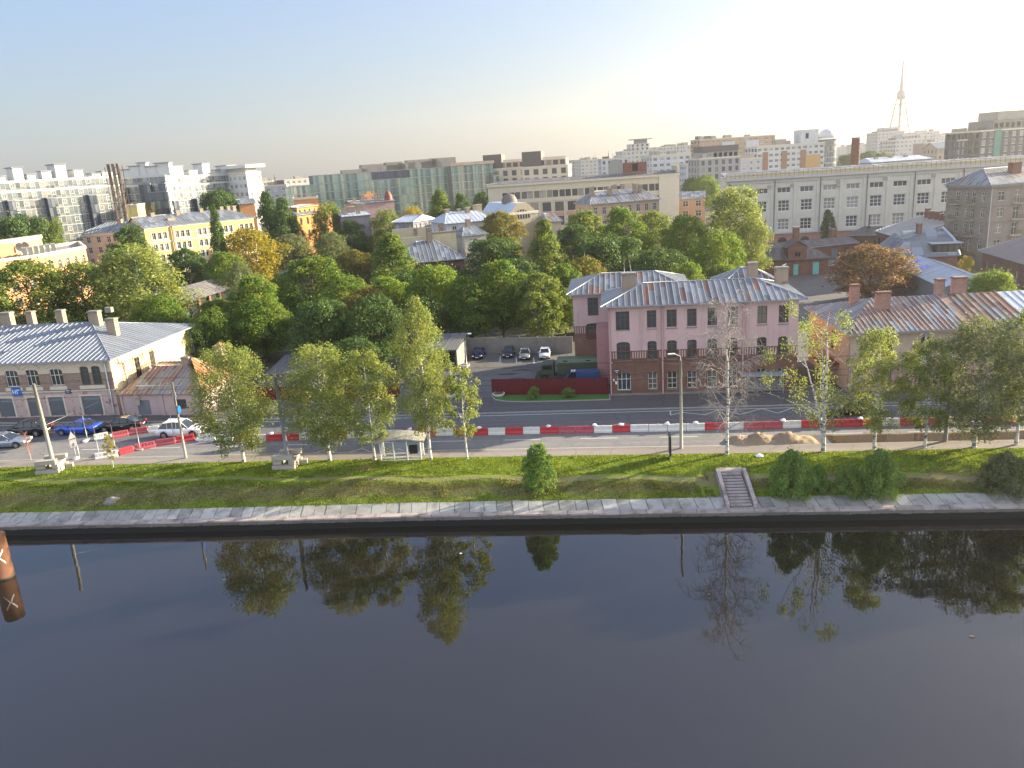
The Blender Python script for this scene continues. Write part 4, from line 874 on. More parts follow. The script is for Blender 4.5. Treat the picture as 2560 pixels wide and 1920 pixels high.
# steel brace frame on the side wall
mb=MB()
for z in (3.3,5.0,6.6): mb.tube([(LW+.35,1.2,z),(LW+.35,9.0,z)],.04,4)
for y in (2.0,4.4,6.8,9.0): mb.tube([(LW+.35,y,2.6),(LW+.35,y,7.0)],.04,4)
for y in (2.0,4.4,6.6): mb.tube([(LW+.35,y,3.3),(LW+.35,y+2.4,6.6)],.03,4).tube([(LW+.35,y+2.4,3.3),(LW+.35,y,6.6)],.03,4)
mb.build('steel_bracing',m_plain('rusty_steel',(0.16,0.09,0.06),.8),r)
hip_roof(r,0,LW,0,20.8,7.62,2.95,0,9.5,.75,[M['roof_blue'],M['roof_edge'],M['left_wall']],.72,30,.035,.06)
for px,z1,w_,d in ((17,804,1.7,.9),(54,804,1.7,.9),(118,800,1.0,.8),(190,797,1.1,.8)):
    p=G(px,z1,10.5)-O; u=Vector((math.cos(th),math.sin(th),0)); xx=p.dot(u); b.chimney(xx,11.2,9.9,12.4,w_,d)
b.chimney(LW-7.9,10.2,9.6,12.2,1.5,.9); o=b.chimney(LW-.6-3.6,8.2,8.6,11.4,1.3,.9)
MB().box(-.45,.45,-.32,.32,3.6,4.3).build('chimney_pot',M['concrete_grey'],o)
M['sign_blue']=m_plain('sign_blue',(0.015,0.12,0.45),.35,.05)
mb=MB(); x=LW-14.4; mb.box(x,x+1.35,-.14,-.02,3.1,4.2,0)
for bx in ((.15,.24,3.35,3.95),(.24,.50,3.58,3.68),(.50,.59,3.35,3.95),(.74,.83,3.35,3.95),(.83,1.18,3.85,3.95)): mb.box(x+bx[0],x+bx[1],-.165,-.141,bx[2],bx[3],1)
mb.build('blue_letter_sign',[M['sign_blue'],M['white']],r)
mb=MB().box(LW-6.9,LW-6.1,-.1,-.005,3.2,3.75,0).box(LW-6.8,LW-6.2,-.11,-.101,3.58,3.65,1).box(LW-6.7,LW-6.3,-.11,-.101,3.35,3.45,1); mb.build('house_number_plate',[bpy.data.materials['plate_blue'],M['white']],r)
# annex with rusty roof
P0=Vector((-50.3,98.0,0)); P1=Vector((-38.6,95.5,0))
M['annex_wall']=m_wall('pale_pink_plaster',[(9,(0.45,0.34,0.33),'plaster',(0.30,0.17,0.14),0.62)])
b=Bld('annex','low pale pink annex with rust streaked roof joined to the long grey roofed building',P0,ang_of(P0,P1)); r=b.root; W_=11.9
b.volume(0.1,W_,0,8.6,0,2.95,M['annex_wall'],{'f':[(2.2,4.1,.15,2.1,'grey_door'),(7.6,9.3,.9,2.2,'brown')]})
for x in (.1,5.9,11.5): MB().box(x,x+.3,-.12,-.003,0,2.8).build('pilaster',M['annex_wall'],r)
MB().box(.1,W_+.05,-.15,-.003,2.81,2.94).build('cornice',M['annex_wall'],r)
mb=MB(); e=.4; A_=(0.1,-e,3.0); B_=(W_+e,-e,3.0); E_=(2.0,5.0,5.4); F_=(6.9,5.2,5.4); metal_roof(mb,[A_,B_,F_,E_],.62,1.7,.05,.03); mb.build('roof',[m_roof('streaked_roof',[(0.29,0.22,0.15),(0.26,0.13,0.07),(0.31,0.25,0.18),(0.24,0.22,0.19),(0.32,0.14,0.06)],.5,.3,damt=.6,dirt=(.25,.10,.05)),M['rib']],r)
mb=MB(); metal_roof(mb,[B_,(W_+e,9.0,3.0),(9.5,9.0,5.0),F_],.62,1.7,.05,.03); metal_roof(mb,[E_,F_,(9.5,9.0,5.0),(0.1,9.0,4.6)],.62,1.7,.05,.03); mb.build('rusty_roof',[M['roof_orange'],M['rib_dark']],r)
mb=MB(); 
for i in range(8):
    x=1.6+i*.95; mb.tube([(x,.5,3.35),(x,1.3,4.1)],.03,4).tube([(x,1.3,4.1),(x+.15,1.0,3.4)],.03,4)
mb.tube([(1.6,.9,3.75),(8.4,.9,3.75)],.03,4); mb.build('snow_guard',M['cream_trim'],r)
b.chimney(6.6,5.6,5.2,6.4,1.1,.8); o=b.chimney(10.2,8.0,4.6,7.2,1.0,1.0,cap='chimney_brick')
MB().poly([(-.7,-.7,2.6),(.7,-.7,2.6),(0,0,3.15)]).poly([(.7,-.7,2.6),(.7,.7,2.6),(0,0,3.15)]).poly([(.7,.7,2.6),(-.7,.7,2.6),(0,0,3.15)]).poly([(-.7,.7,2.6),(-.7,-.7,2.6),(0,0,3.15)]).build('rusty_cap',M['roof_orange'],o)

# orange / beige building on the right
M['or_wall']=m_wall('beige_over_pink_plaster',[(3.3,(0.47,0.29,0.31),'plaster'),(9,(0.45,0.37,0.28),'plaster',(0.35,0.22,0.15),.7)])
M['or_side']=m_wall('orange_side_plaster',[(9,(0.47,0.33,0.22),'plaster',(0.42,0.30,0.24),.55)])
P0=Vector((38.8,87.4,0)); th=R_(-5)
b=Bld('beige_corner_house','two storey beige and pink house with an orange end wall and rust striped roof',P0,th); r=b.root; W_=62
wf=[(x,x+1.15,4.2,6.3,'brown',.2) for x in [3.6+4.2*i for i in range(13)]]+[(x,x+1.2,.9,2.6,'brown',.1) for x in [3.6+4.2*i for i in range(13)]]
b.volume(0,W_,0,15.6,0,7.2,M['or_wall'],{'f':wf},near=True)
mb=MB(); wall_face(mb,(-.06,.05,0),(0,1,0),(-1,0,0),15.5,0,7.18,[(5.2,6.4,3.9,6.2)],.25); mb.build('end_wall',M['or_side'],r)
f,g,fg=win_meshes(1.2,2.3,ST['brown']); o=put('window',f,r,(0,6.45,3.9),-math.pi/2); put('pane',g,o)
mb=MB().box(-.1,W_,-.14,-.003,3.25,3.5).box(-.1,W_,-.2,-.003,6.75,7.2).box(-.15,-.061,0,15.5,3.2,3.4); mb.build('cornice',M['cream_trim'],r)
mb=MB()
for i in range(13):
    x=3.6+4.2*i
    for k in range(6):
        t0,t1=k/6,(k+1)/6; mb.poly([(x-.25+1.65*t0,-.1,6.4+.3*math.sin(math.pi*t0)),(x-.25+1.65*t1,-.1,6.4+.3*math.sin(math.pi*t1)),(x-.25+1.65*t1,-.1,6.65+.3*math.sin(math.pi*t1)*.6),(x-.25+1.65*t0,-.1,6.65+.3*math.sin(math.pi*t0)*.6)])
mb.build('window_hoods',M['white'],r)
b.pipe(8.2,0,.1,7.2,'steel',.12); b.pipe(25,0,.1,7.2,'steel',.12)
mb=MB(); X0,Y0,Y1,z,ym,ri=-.7,-.8,16.4,7.22,7.8,2.35
metal_roof(mb,[(X0,Y0,z),(13,Y0,z),(13,ym,z+ri),(X0+5.5,ym,z+ri)],.55,2.0,.05,.03); metal_roof(mb,[(X0,Y1,z),(X0,Y0,z),(X0+5.5,ym,z+ri)],.65,1.8,.05,.03,mp=2); mb.build('striped_rusty_roof',[M['roof_rust'],M['rib'],M['roof_patch']],r)
mb=MB(); metal_roof(mb,[(13,Y0,z),(19.5,Y0,z),(19.5,ym,z+ri),(13,ym,z+ri)],.78,2.2,.06,.03); mb.build('brown_roof',[M['roof_rust'],M['rib_dark']],r)
mb=MB(); metal_roof(mb,[(19.5,Y0,z),(W_,Y0,z),(W_,ym,z+ri),(19.5,ym,z+ri)],.85,2.4,.06,.03,jog=False); metal_roof(mb,[(W_,Y1,z),(X0,Y1,z),(X0+5.5,ym,z+ri),(W_,ym,z+ri)],.85,2.4,.05,.03); mb.build('grey_roof',[M['roof_light'],M['rib']],r)
mb=MB().box(X0,W_,Y0,Y0+.12,z-.16,z-.005).box(X0,X0+.12,Y0+.12,Y1,z-.16,z-.005).poly([(X0+.12,Y0+.12,z-.09),(W_,Y0+.12,z-.09),(W_,Y1,z-.09),(X0+.12,Y1,z-.09)]); mb.build('eaves',M['roof_edge'],r)
M['pink_brick_ch']=m_wall('pink_brick_chimney',[(99,(0.36,0.20,0.16),'brick')])
for x,y,z0,z1,w_,d in ((3.2,8.8,8.5,11.2,1.0,.8),(5.2,5.0,8.4,10.8,1.6,.8),(13.6,9.6,9.0,11.2,.9,.9),(15.4,8.6,9.2,11.5,1.5,.9),(27.5,3.2,8.3,9.3,1.5,.8),(34,8,9.3,11.5,1.4,.8)): b.chimney(x,y,z0,z1,w_,d,'pink_brick_ch','brick')
b.box('red_porch_roof',-2.2,-.1,3.0,6.5,2.7,2.82,M['maroon'])
mb=MB().box(.9,1.35,-.05,-.005,1.9,3.0,0).box(.9,1.35,-.06,-.051,2.1,2.3,1).box(.9,1.35,-.06,-.051,2.55,2.75,1); mb.build('wall_sign',[M['white'],bpy.data.materials['plate_blue']],r)

# open garage, car park wall, fences
P0=Vector((-16.5,111.8,0)); b=Bld('open_garage','open fronted grey shed with corrugated roof at the left end of the car park',P0,R_(-9),'shed'); r=b.root
mb=MB(); mb.box(3.5,9,6.8,7,0,3.2).box(3.5,3.7,0,6.8,0,3.0).box(8.8,9,0,6.8,0,3.0).box(5.9,6.1,0,.2,0,3.0).box(3.7,8.8,-.02,.16,2.8,3.05); mb.build('wall',M['concrete_grey'],r)
mb=MB(); metal_roof(mb,[(3.2,-.6,3.1),(9.3,-.6,3.1),(9.3,7.3,3.9),(3.2,7.3,3.9)],.35,9,.06,.06); mb.build('roof',[M['roof_asbestos'],M['roof_asbestos']],r)
P0=Vector((-9.0,120.8,0)); P1=Vector((9.6,116.3,0)); 
b=Bld('concrete_wall','grey concrete panel wall closing the car park under the trees',P0,ang_of(P0,P1),'wall'); L=(P1-P0).length
for i in range(7): 
    x=i*L/7; MB().box(x+.02,x+L/7-.1,0,.14,0,2.5).build('panel',M['concrete_grey'],b.root); MB().box(x-.08,x+.02,-.05,.2,0,2.6).build('post',M['concrete_grey'],b.root)
def sheet_fence(name,label,A,B,h,mat='maroon',posts=True,rail=True):
    A,B=Vector(A),Vector(B); L=(B-A).length; b=Bld(name,label,A,ang_of(A,B),'fence'); n=int(L/.22); mb=MB()
    for i in range(n):
        x=i*L/n; mb.poly([(x,0,0),(x+L/n*.5,-.03,0),(x+L/n*.5,-.03,h),(x,0,h)]).poly([(x+L/n*.5,-.03,0),(x+L/n,0,0),(x+L/n,0,h),(x+L/n*.5,-.03,h)])
    mb.build('sheeting',M[mat],b.root)
    m=MB()
    for i in range(int(L/2.5)+1): m.box(i*2.5,i*2.5+.06,.03,.09,0,h)
    m.build('fence_posts',M['brown_frame'],b.root); return b
sheet_fence('sheet_fence','maroon sheet metal fence between the grass plot and the blue van',(-2.6,96.0,.1),(11.75,93.0,.1),2.2)
sheet_fence('sheet_fence','short maroon fence left of the gateway, behind the young street tree',(-9.6,97.6,.1),(-7.0,97.2,.1),1.7)
sheet_fence('sheet_fence','long maroon fence hidden behind the big birches by the footpath',(-36.5,101.5,.1),(-14.5,98.2,.1),1.8)
def mesh_gate(A,B,h,label):
    A,B=Vector(A),Vector(B); L=(B-A).length; b=Bld('mesh_gate',label,A,ang_of(A,B),'gate'); m=MB()
    for z in (.15,h*.5,h): m.tube([(0,0,z),(L,0,z)],.035,4)
    for i in range(int(L/.35)+1): m.tube([(min(L,i*.35),0,.1),(min(L,i*.35),0,h)],.018,4)
    m.build('gate_bars',M['steel'],b.root)
mesh_gate((-9.6,103.5,0),(-8.3,108.5,0),1.7,'open grey mesh gate leaf beside the flower bed'); mesh_gate((-8.6,111.5,0),(-6.6,118,0),1.9,'grey mesh fence running from the lamp to the car park wall')
# grass plot and car park surface
mb=MB(); pts=[G(x,y,0.11) for x,y in ((1232,990),(1250,1002),(1290,1008),(1400,1006),(1527,1001),(1524,984))]; A,B=Vector((-2.5,96.5,.15)),Vector((11.7,93.5,.15))
plot=[(-2.6,95.9,.15),(-2.2,93.8,.15),(-.9,92.7,.15),(1.4,92.0,.15),(6,91.3,.15),(11.55,90.6,.15),(11.75,92.8,.15)]
mb.poly(plot); tag(mb.build('grass_plot',m_plain('plot_lawn',(0.05,0.13,0.018),.95,.3,5,bump=.8)),kind='structure')  # one even deep green with slight noise variation
mb=MB()
for a,b_ in zip(plot[:-1],plot[1:]):
    a,b_=Vector(a),Vector(b_); d=(b_-a).normalized(); n=Vector((d.y,-d.x,0))*.13; mb.prism([(a+n)[:2],(b_+n)[:2],b_[:2],a[:2]],.0,.22)
tag(mb.build('plot_kerb',M['kerb']),kind='structure')
mb=MB().poly([(-22,93.5,-.0),(-2.7,93,-.0),(12,92.5,-.0),(13.5,116,-.0),(-9,121.5,-.0),(-36,124,-.0),(-36,96.5,0)]); mb.v=[(x,y,.008) for x,y,z in mb.v]; tag(mb.build('car_park',M['yard']),kind='structure')
for px in ((1093,905),(1130,897),(1250,903),(1291,905),(1335,907),(1000,0)):
    if px[1]: a=G(*px,0); mb=MB().poly([(a.x-.06,a.y-.5,.014),(a.x+.06,a.y-.5,.014),(a.x+.12,a.y+3.2,.014),(a.x,a.y+3.2,.014)]); tag(mb.build('bay_line',M['paint']),kind='structure')
def puddle(name,c,rx,ry,mat,z,seed,ang=0):
    rnd=random.Random(seed); pts=[]
    for i in range(22):
        t=i/22*6.283; k=1+rnd.uniform(-.22,.22); x,y=math.cos(t)*rx*k,math.sin(t)*ry*k; pts.append((c[0]+x*math.cos(ang)-y*math.sin(ang),c[1]+x*math.sin(ang)+y*math.cos(ang),z))
    return tag(MB().poly(pts).build(name,mat),kind='structure')
M['wet']=m_plain('damp_asphalt',(0.045,0.045,0.045),.35,.3,.8)
for i,(x,y,a,b_) in enumerate(((1270,935,1.4,.5),(1310,925,1.8,.4),(1290,948,1.3,.7),(1340,928,1.0,.3),(1210,905,1.5,.4))): p=G(x,y,0); puddle('damp_patch',p,a,b_,M['wet'],.013+i*.001,i)
# red brick yard on the right
mb=MB().poly([(34.5,100,.0),(100,96,.0),(140,150,0),(110,235,.0),(48,235,.0),(46,150,0)]); mb.v=[(x,y,.006) for x,y,z in mb.v]; tag(mb.build('works_yard',M['yard']),kind='structure')
P0=Vector((56.0,176.9,0)); P1=Vector((71.7,174.5,0)); th=ang_of(P0,P1); W_=(P1-P0).length
b=Bld('brick_workshop','low red brick workshop with two turquoise doors and a tall chimney',P0,th); r=b.root
s=W_/ (2070-1886); X=lambda px:(px-1886)*s
b.volume(0,W_,0,8,0,3.7,M['redbrick'],{'f':[(X(1984),X(1997),.15,2.6,'teal'),(X(2032),X(2048),.15,2.9,'teal')]})
b.volume(X(1969),X(2015),-.35,5,3.4,6.4,M['redbrick'],{'f':[(X(1986)-X(1969),X(1986)-X(1969)+.5,4.3,5.3,'void',.25),(X(1994)-X(1969),X(1994)-X(1969)+.5,4.3,5.3,'void',.25)]},name='gable_wall')
mb=MB(); a,c=X(1969),X(2015); m_=(a+c)/2
mb.poly([(a,-.35,6.4),(c,-.35,6.4),(m_,-.35,7.7)],2); metal_roof(mb,[(a-.5,-.8,6.2),(m_,-.8,7.85),(m_,6,7.85),(a-.5,6,6.2)],.6,1.5,.04); metal_roof(mb,[(c+.5,-.8,6.2),(m_,-.8,7.85),(m_,6,7.85),(c+.5,6,6.2)],.6,1.5,.04); mb.build('gable_roof',[M['roof_dark'],M['rib_dark'],M['redbrick']],r)
hip_roof(r,0,W_,0,8,3.75,2.2,3,4,.5,[M['roof_dark'],M['rib_dark']],.7,1.5,eave='roof_dark'); b.chimney(X(2003),6.5,4.6,10.2,1.3,1.1,'redbrick')
P0=G(1930,664,0); P1=G(2142,641,0); b=Bld('brick_shed','long dark roofed brick shed behind the workshop with turquoise doors',P0,ang_of(P0,P1)); W_=(P1-P0).length
b.volume(0,W_,0,8,0,3.5,M['redbrick'],{'f':[(W_-7.5,W_-5.6,.1,2.6,'grey_door'),(W_-3.6,W_-2.6,1.2,2.4,'brown'),(W_-13,W_-12,1.2,2.6,'brown')]}); hip_roof(b.root,0,W_,0,8,3.55,1.3,2,0,.4,[M['roof_dark'],M['rib_dark'],M['redbrick']],.9,2,eave='roof_light'); b.chimney(W_-4,4.5,4.6,7.0,1.6,1.2,'redbrick')
P0=AY(2125,618,208); P1=AY(2200,610,204); b=Bld('brick_hall','brick hall with a dark pitched roof and thin flue, right of the long shed',(P0.x,208),ang_of(P0,P1)); W_=9
b.volume(0,W_,0,9,0,4.6,M['brick'],{'f':[(2,3,1.5,3.2,'brown'),(5.5,6.5,1.5,3.2,'brown')]}); hip_roof(b.root,0,W_,0,9,4.65,1.6,3,3,.6,[M['roof_dark'],M['rib_dark']],.7,1.5,eave='roof_light')
MB().tube([(4,2,5.2),(4,2,9.5)],.18,7).tube([(4,2,5.0),(4,2,6.6)],.5,8).build('flue',M['rib_dark'],b.root)
def poly_bld(name,label,px,wall,roof,chs=(),cat='building',sp=.7,faces=None):
    A,B_,C_=[G(*p) for p in px[:3]]; D_=A+C_-B_; b=Bld(name,label,(A.x,A.y),0,cat); o=Vector((A.x,A.y,0)); Q=[p-o for p in (A,B_,C_,D_)]
    mb=MB(); metal_roof(mb,Q,sp,1.6,.05,.03); mb.build('roof',[M[roof],M['rib']],b.root)
    mb=MB(); c=sum(Q,Vector())/4
    q=[c+(p-c)*.965 for p in Q]
    for i in range(4): a,d=q[i],q[(i+1)%4]; mb.poly([(a.x,a.y,0),(d.x,d.y,0),(d.x,d.y,d.z-.12),(a.x,a.y,a.z-.12)])
    mb.build('wall',M[wall],b.root); mb=MB()
    for i in range(4):
        a,d=Q[i],Q[(i+1)%4]; mb.tube([a-Vector((0,0,.06)),d-Vector((0,0,.06))],.11,5)
    mb.build('eaves',M['roof_light'],b.root)
    for t,w_,h in chs: p=Q[3].lerp(Q[2],t); b.chimney(p.x,p.y,p.z-.2,p.z+h,w_,.8,'redbrick')
    return b,Q
b,Q=poly_bld('brick_works','tall brick works with a white streaked single slope roof and a row of chimneys',[(2188,577,7.5),(2258,597,7.5),(2375,555,9.5)],'redbrick','roof_patch',((.30,1.0,2.2),(.45,1.6,1.8),(.60,1.0,1.8),(.75,1.0,1.6),(.88,.9,1.4)))
a,c=Q[0],Q[1]
for i,t_ in enumerate((.15,.35,.55,.75)):
    p=a.lerp(c,t_)*.99; o=MB().box(-.3,.3,-.1,.1,0,2.2).build('window_slot',M['dark'],b.root); o.location=(p.x,p.y-.12,4.0); o.rotation_euler=(0,0,ang_of(a,c))
b.chimney(*(Q[1].lerp(Q[2],.32))[:2],7.2,10.3,.9,.9,'redbrick')
P0=G(2225,646,4.2); P1=G(2403,640,4.2); b=Bld('mansard_shed','low brick shed with slate grey folded metal roof and a long dark dormer',(P0.x,P0.y),ang_of(P0,P1)); W_=(P1-P0).length; r=b.root
b.volume(.5,W_-.5,.5,13,0,4.15,M['redbrick'])
mb=MB(); metal_roof(mb,[(0,0,4.2),(W_,0,4.2),(W_-.6,3.4,7.2),(3.2,3.4,6.9)],2.2,2.2,.04); metal_roof(mb,[(3.2,3.4,6.9),(W_-.6,3.4,7.2),(W_-.6,12,8.8),(3.2,12,8.3)],2.2,2.2,.04); metal_roof(mb,[(0,0,4.2),(3.2,3.4,6.9),(3.2,12,8.3),(-3,10,5.5)],2.2,2.2,.04)
mb.poly([(W_,0,4.2),(W_-.6,3.4,7.2),(W_-.6,12,8.8),(W_,13,4.2)]); mb.build('roof',[M['roof_grey'],M['rib_dark']],r)
mb=MB().box(8.2,13.2,.9,3.4,4.9,6.7).build('dormer_front',M['dark'],r); mb=MB().box(7.8,13.7,.5,4.4,6.72,6.86).box(8.0,13.4,.75,.9,4.6,4.95); mb.build('dormer_roof',M['roof_light'],r)
mb=MB()
for i in range(4): mb.box(9.0+i*1.1,9.8+i*1.1,.86,.895,5.1,6.4)
mb.build('dormer_panes',M['glass_far'],r)
MB().tube([(W_-.3,0,4.35),(W_-.7,3.4,7.35),(W_-.7,12,8.95)],.3,6).build('roof_verge',M['roof_light'],r)
E1=G(2236,662,5.0); E2=G(2361,719,5.0); R1=G(2312,644,6.6); th=ang_of(E1,E2); n=Vector((-math.sin(th),math.cos(th),0)); dep=2*abs((R1-E1).dot(n)); W_=(E2-E1).length
b=Bld('sheet_metal_hall','wide grey sheet metal hall with a pale almost flat pitched roof',(E1.x,E1.y),th)
M['hall_wall']=m_plain('grey_profiled_sheet',(0.17,0.20,0.22),.6,.12,.3)
mb=MB(); mb.box(0,W_,.0,dep,0,4.95)
for i in range(int(W_/.5)): mb.box(i*.5+.1,i*.5+.2,-.05,-.004,0,4.9)
for i in range(int(dep/.5)): mb.box(W_+.004,W_+.05,i*.5+.1,i*.5+.2,0,4.9)
mb.build('wall',M['hall_wall'],b.root)
hip_roof(b.root,0,W_,0,dep,5.0,1.6,0,0,.3,[M['roof_hall'] if 'roof_hall' in M else m_roof('pale_hall_roof',[(0.36,0.40,0.46),(0.38,0.42,0.48),(0.37,0.41,0.47)],.5,.2,damt=.02),M['roof_edge'],M['hall_wall']],1.1,60,.02,.03,eave='roof_edge')
mb=MB()
for x,y in ((1.2,1.0),(2.6,2.2),(9.0,1.5)): mb.poly([(x,y,5.0+1.6*(y+.3)/(dep/2+.3)+.02),(x+2.6,y,5.0+1.6*(y+.3)/(dep/2+.3)+.02),(x+2.6,y+1.3,5.0+1.6*(y+1.6)/(dep/2+.3)+.02),(x,y+1.3,5.0+1.6*(y+1.6)/(dep/2+.3)+.02)])
mb.build('blue_roof_patches',m_plain('blue_film',(0.18,0.22,0.60),.5),b.root)
P0=G(2457,626,6.5); P1=G(2590,664,6.5); b=Bld('brown_roofed_house','brick house with a brown seam roof and white framed windows at the right edge',(P0.x,P0.y),ang_of(P0,P1)); W_=(P1-P0).length
b.volume(0,W_,0,13,0,6.4,M['brick'],{'f':[(2+i*3.2,3+i*3.2,2.2,4.6,'white') for i in range(int(W_/3.2)-1)],'l':[(3,4,2.2,4.4,'white'),(8,9,2.2,4.4,'white')]},near=True); hip_roof(b.root,0,W_,0,13,6.45,3.2,5,5,.6,[M['roof_brown'],M['rib']],.6,9,eave='roof_light'); b.box('roof_dormer',12,14,3,5,7.6,9.2,M['brick'])
# ------------------------------------------------------------------ blocks behind the park
def fr(x0,y0,Y0,x1,y1,Y1):
    a=AY(x0,y0,Y0); c=AY(x1,y1,Y1); H=(a.z+c.z)/2; p=Vector((a.x,Y0,0)); q=Vector((c.x,Y1,0)); return p,ang_of(p,q),(q-p).length,H
WM={}
def wallm(c,kind='plaster'):
    k=(tuple(c),kind)
    if k not in WM: WM[k]=m_wall('wall_%s'%len(WM),[(999,c,kind)],.1)
    return WM[k]
def grid(L,n,w_,z0s,h,st,arch=0,m=None,pair=0):
    m=m if m is not None else (L/n-w_)/2; out=[]
    for z in z0s:
        for i in range(n):
            a=L*i/n+m
            if pair: out+= [(a-pair/2,a+w_/2-.12,z,z+h,st,arch),(a+w_/2+.12,a+w_+pair/2,z,z+h,st,arch)]
            else: out.append((a,a+w_,z,z+h,st,arch))
    return out
# yellow school
P0=AY(359,570,222); e=AY(633,543,246); H=16.2; P0=Vector((G(359,570,H).x,G(359,570,H).y,0)); e=G(633,543,H); P1=Vector((e.x,e.y,0)); th=ang_of(P0,P1); L=(P1-P0).length
b=Bld('yellow_school','four storey yellow building with white window surrounds, its long side in the sun',P0,th); r=b.root
M['yellow_wall']=m_wall('yellow_plaster',[(99,(0.62,0.50,0.20),'plaster')])
rows=[1.6,5.2,8.6,12.2]
n=5; F=[]
for z in rows:
    for i in range(n):
        a=L*(i+.5)/n-2.6+1
        for k in range(3): F.append((a+k*1.75,a+k*1.75+1.15,z,z+2.1,'white'))
b.volume(0,L,0,15,0,H,M['yellow_wall'],{'f':F},near=True)
mb=MB()
for z in rows:
    for i in range(n):
        a=L*(i+.5)/n-2.6+1; mb.box(a-.35,a+5.0,-.12,-.004,z-.32,z-.06).box(a-.35,a-.06,-.1,-.004,z-.05,z+2.2).box(a+4.72,a+5.0,-.1,-.004,z-.05,z+2.2).box(a+1.25,a+1.65,-.1,-.004,z,z+2.1).box(a+3.0,a+3.4,-.1,-.004,z,z+2.1)
mb.box(0,L,-.25,-.004,H-.5,H-.1).box(0,L,-.15,-.004,11.2,11.45).box(0,L,-.15,-.004,4.3,4.6); mb.build('window_surrounds',M['white'],r)
b.box('porch',L*.52,L*.60,-3,-.01,0,7.0,M['or_side']); b.box('porch_door',L*.52+.6,L*.60-.6,-3.1,-3.005,.1,3.2,M['dark']); MB().tube([(8.6,-.35,H),(8.6,-.35,.2)],.22,6).build('downpipe',M['or_side'],r)
hip_roof(r,0,L,0,15,H+.05,3.2,0,6,.6,[M['roof_grey'],M['rib'],M['yellow_wall']],1.0,2.5,.05,.06)
for x,y in ((6,7),(14,6.5),(L*.6,7),(L*.8,7.5),(L*.86,7),(L*.93,8)): b.chimney(x,y,H+2,H+4.2,1.1,.8,cap='concrete')
b.box('skylight',9,11.5,2.8,4,H+1.2,H+2.2,M['chimney_brick'])
# beige wing going left from the corner
Q=G(205,584,H-.6); Q=Vector((Q.x,Q.y,0)); th2=ang_of(Q,P0); L2=(P0-Q).length-.3
b=Bld('beige_school_wing','beige wing with a blue grey roof joining the yellow school on its left',Q,th2)
b.volume(0,L2,0,14,0,H-.7,wallm((0.48,0.36,0.27)),{'f':grid(L2,int(L2/3.2),1.3,(2,5.6,9.2,12.4)[0:4],1.9,'white')},near=False)
hip_roof(b.root,0,L2,0,14,H-.65,2.8,5,0,.6,[M['roof_grey'],M['rib'],wallm((0.48,0.36,0.27))],1.0,2.5,.05,.06); b.chimney(L2*.5,5,H,H+3,1.3,1)
b.box('cornice',-.2,L2,-.25,-.01,H-1.5,H-.75,M['cream_trim'])
# peach building at the far left
A_=AY(-45,655,190); c=AY(88,634,200); e=AY(212,613,222); H=13.2; A_.z=c.z=e.z=0; back=Vector((-14,24,0)); pw=wallm((0.56,0.30,0.16))
b=Bld('peach_building','flat roofed peach building with roof ventilation units and satellite dishes',A_,0); r=b.root; c-=A_; e-=A_
FP=[Vector((0,0,0)),c,e,e+back,back]
mb=MB(); ops_={}
for i in range(5):
    p,q=FP[i],FP[(i+1)%5]; L=(q-p).length; ax=(q-p)/L; nr=Vector((ax.y,-ax.x,0)); ops=grid(L,max(1,int(L/3.6)),1.7,(9.6,5.8,2.0),2.2,'white',.8) if i<2 else []
    wall_face(mb,p,ax,nr,L,0,H,ops,.25)
    for o in ops: b.window(p+ax*o[0]-nr*.19+Vector((0,0,o[2])),ang_of(p,q),o[1]-o[0],o[3]-o[2],'white',False)
mb.poly([(p.x,p.y,H) for p in FP],1); mb.build('wall',[pw,M['concrete_grey']],r)
mb=MB()
for i in range(5):
    p,q=FP[i],FP[(i+1)%5]; ax=(q-p).normalized(); n_=Vector((ax.y,-ax.x,0)); mb.prism([(p-ax*.1+n_*.25)[:2],(q+ax*.1+n_*.25)[:2],(q-n_*.3)[:2],(p-n_*.3)[:2]],H+.01+i*.003,H+.8+i*.003)
mb.build('parapet',M['cream_trim'],r)
q=[AY(-60,603,204),AY(30,596,211),AY(102,588,226)]; q=[Vector((v.x,v.y,0))-A_ for v in q]; q+=[q[2]+back*.35,q[0]+back*.35]
MB().prism([v[:2] for v in q],H+.02,16.6).build('roof_block',pw,r); cc_=sum(q,Vector())/5; MB().prism([(cc_+(v-cc_)*1.04)[:2] for v in q],16.61,17.2).build('roof_block_cornice',M['cream_trim'],r)
for i in range(6):
    o=MB().box(0,1.1,0,1.6,0,2.3).box(.1,1.0,-.06,-.01,.15,2.15,1).box(-.02,1.12,.2,1.4,2.3,2.36).build('ventilation_unit',[M['concrete'],M['grey_door']],r); v=AY(56+i*14,632-i*4,205+i*1.9)-A_; o.location=(v.x,v.y,H+.05); o.rotation_euler=(0,0,.5)
for k,x in enumerate((46,61)):
    mb=MB()
    for j in range(12):
        a0,a1=j/12*6.283,(j+1)/12*6.283; mb.poly([(0,.35,0),(1.1*math.cos(a0),0,1.1*math.sin(a0)),(1.1*math.cos(a1),0,1.1*math.sin(a1))])
    mb.tube([(0,.3,0),(0,.6,-1.6)],.08,5); o=mb.build('satellite_dish',M['concrete'],r); v=AY(x,606,209+3*k)-A_; o.location=(v.x,v.y,15.6)
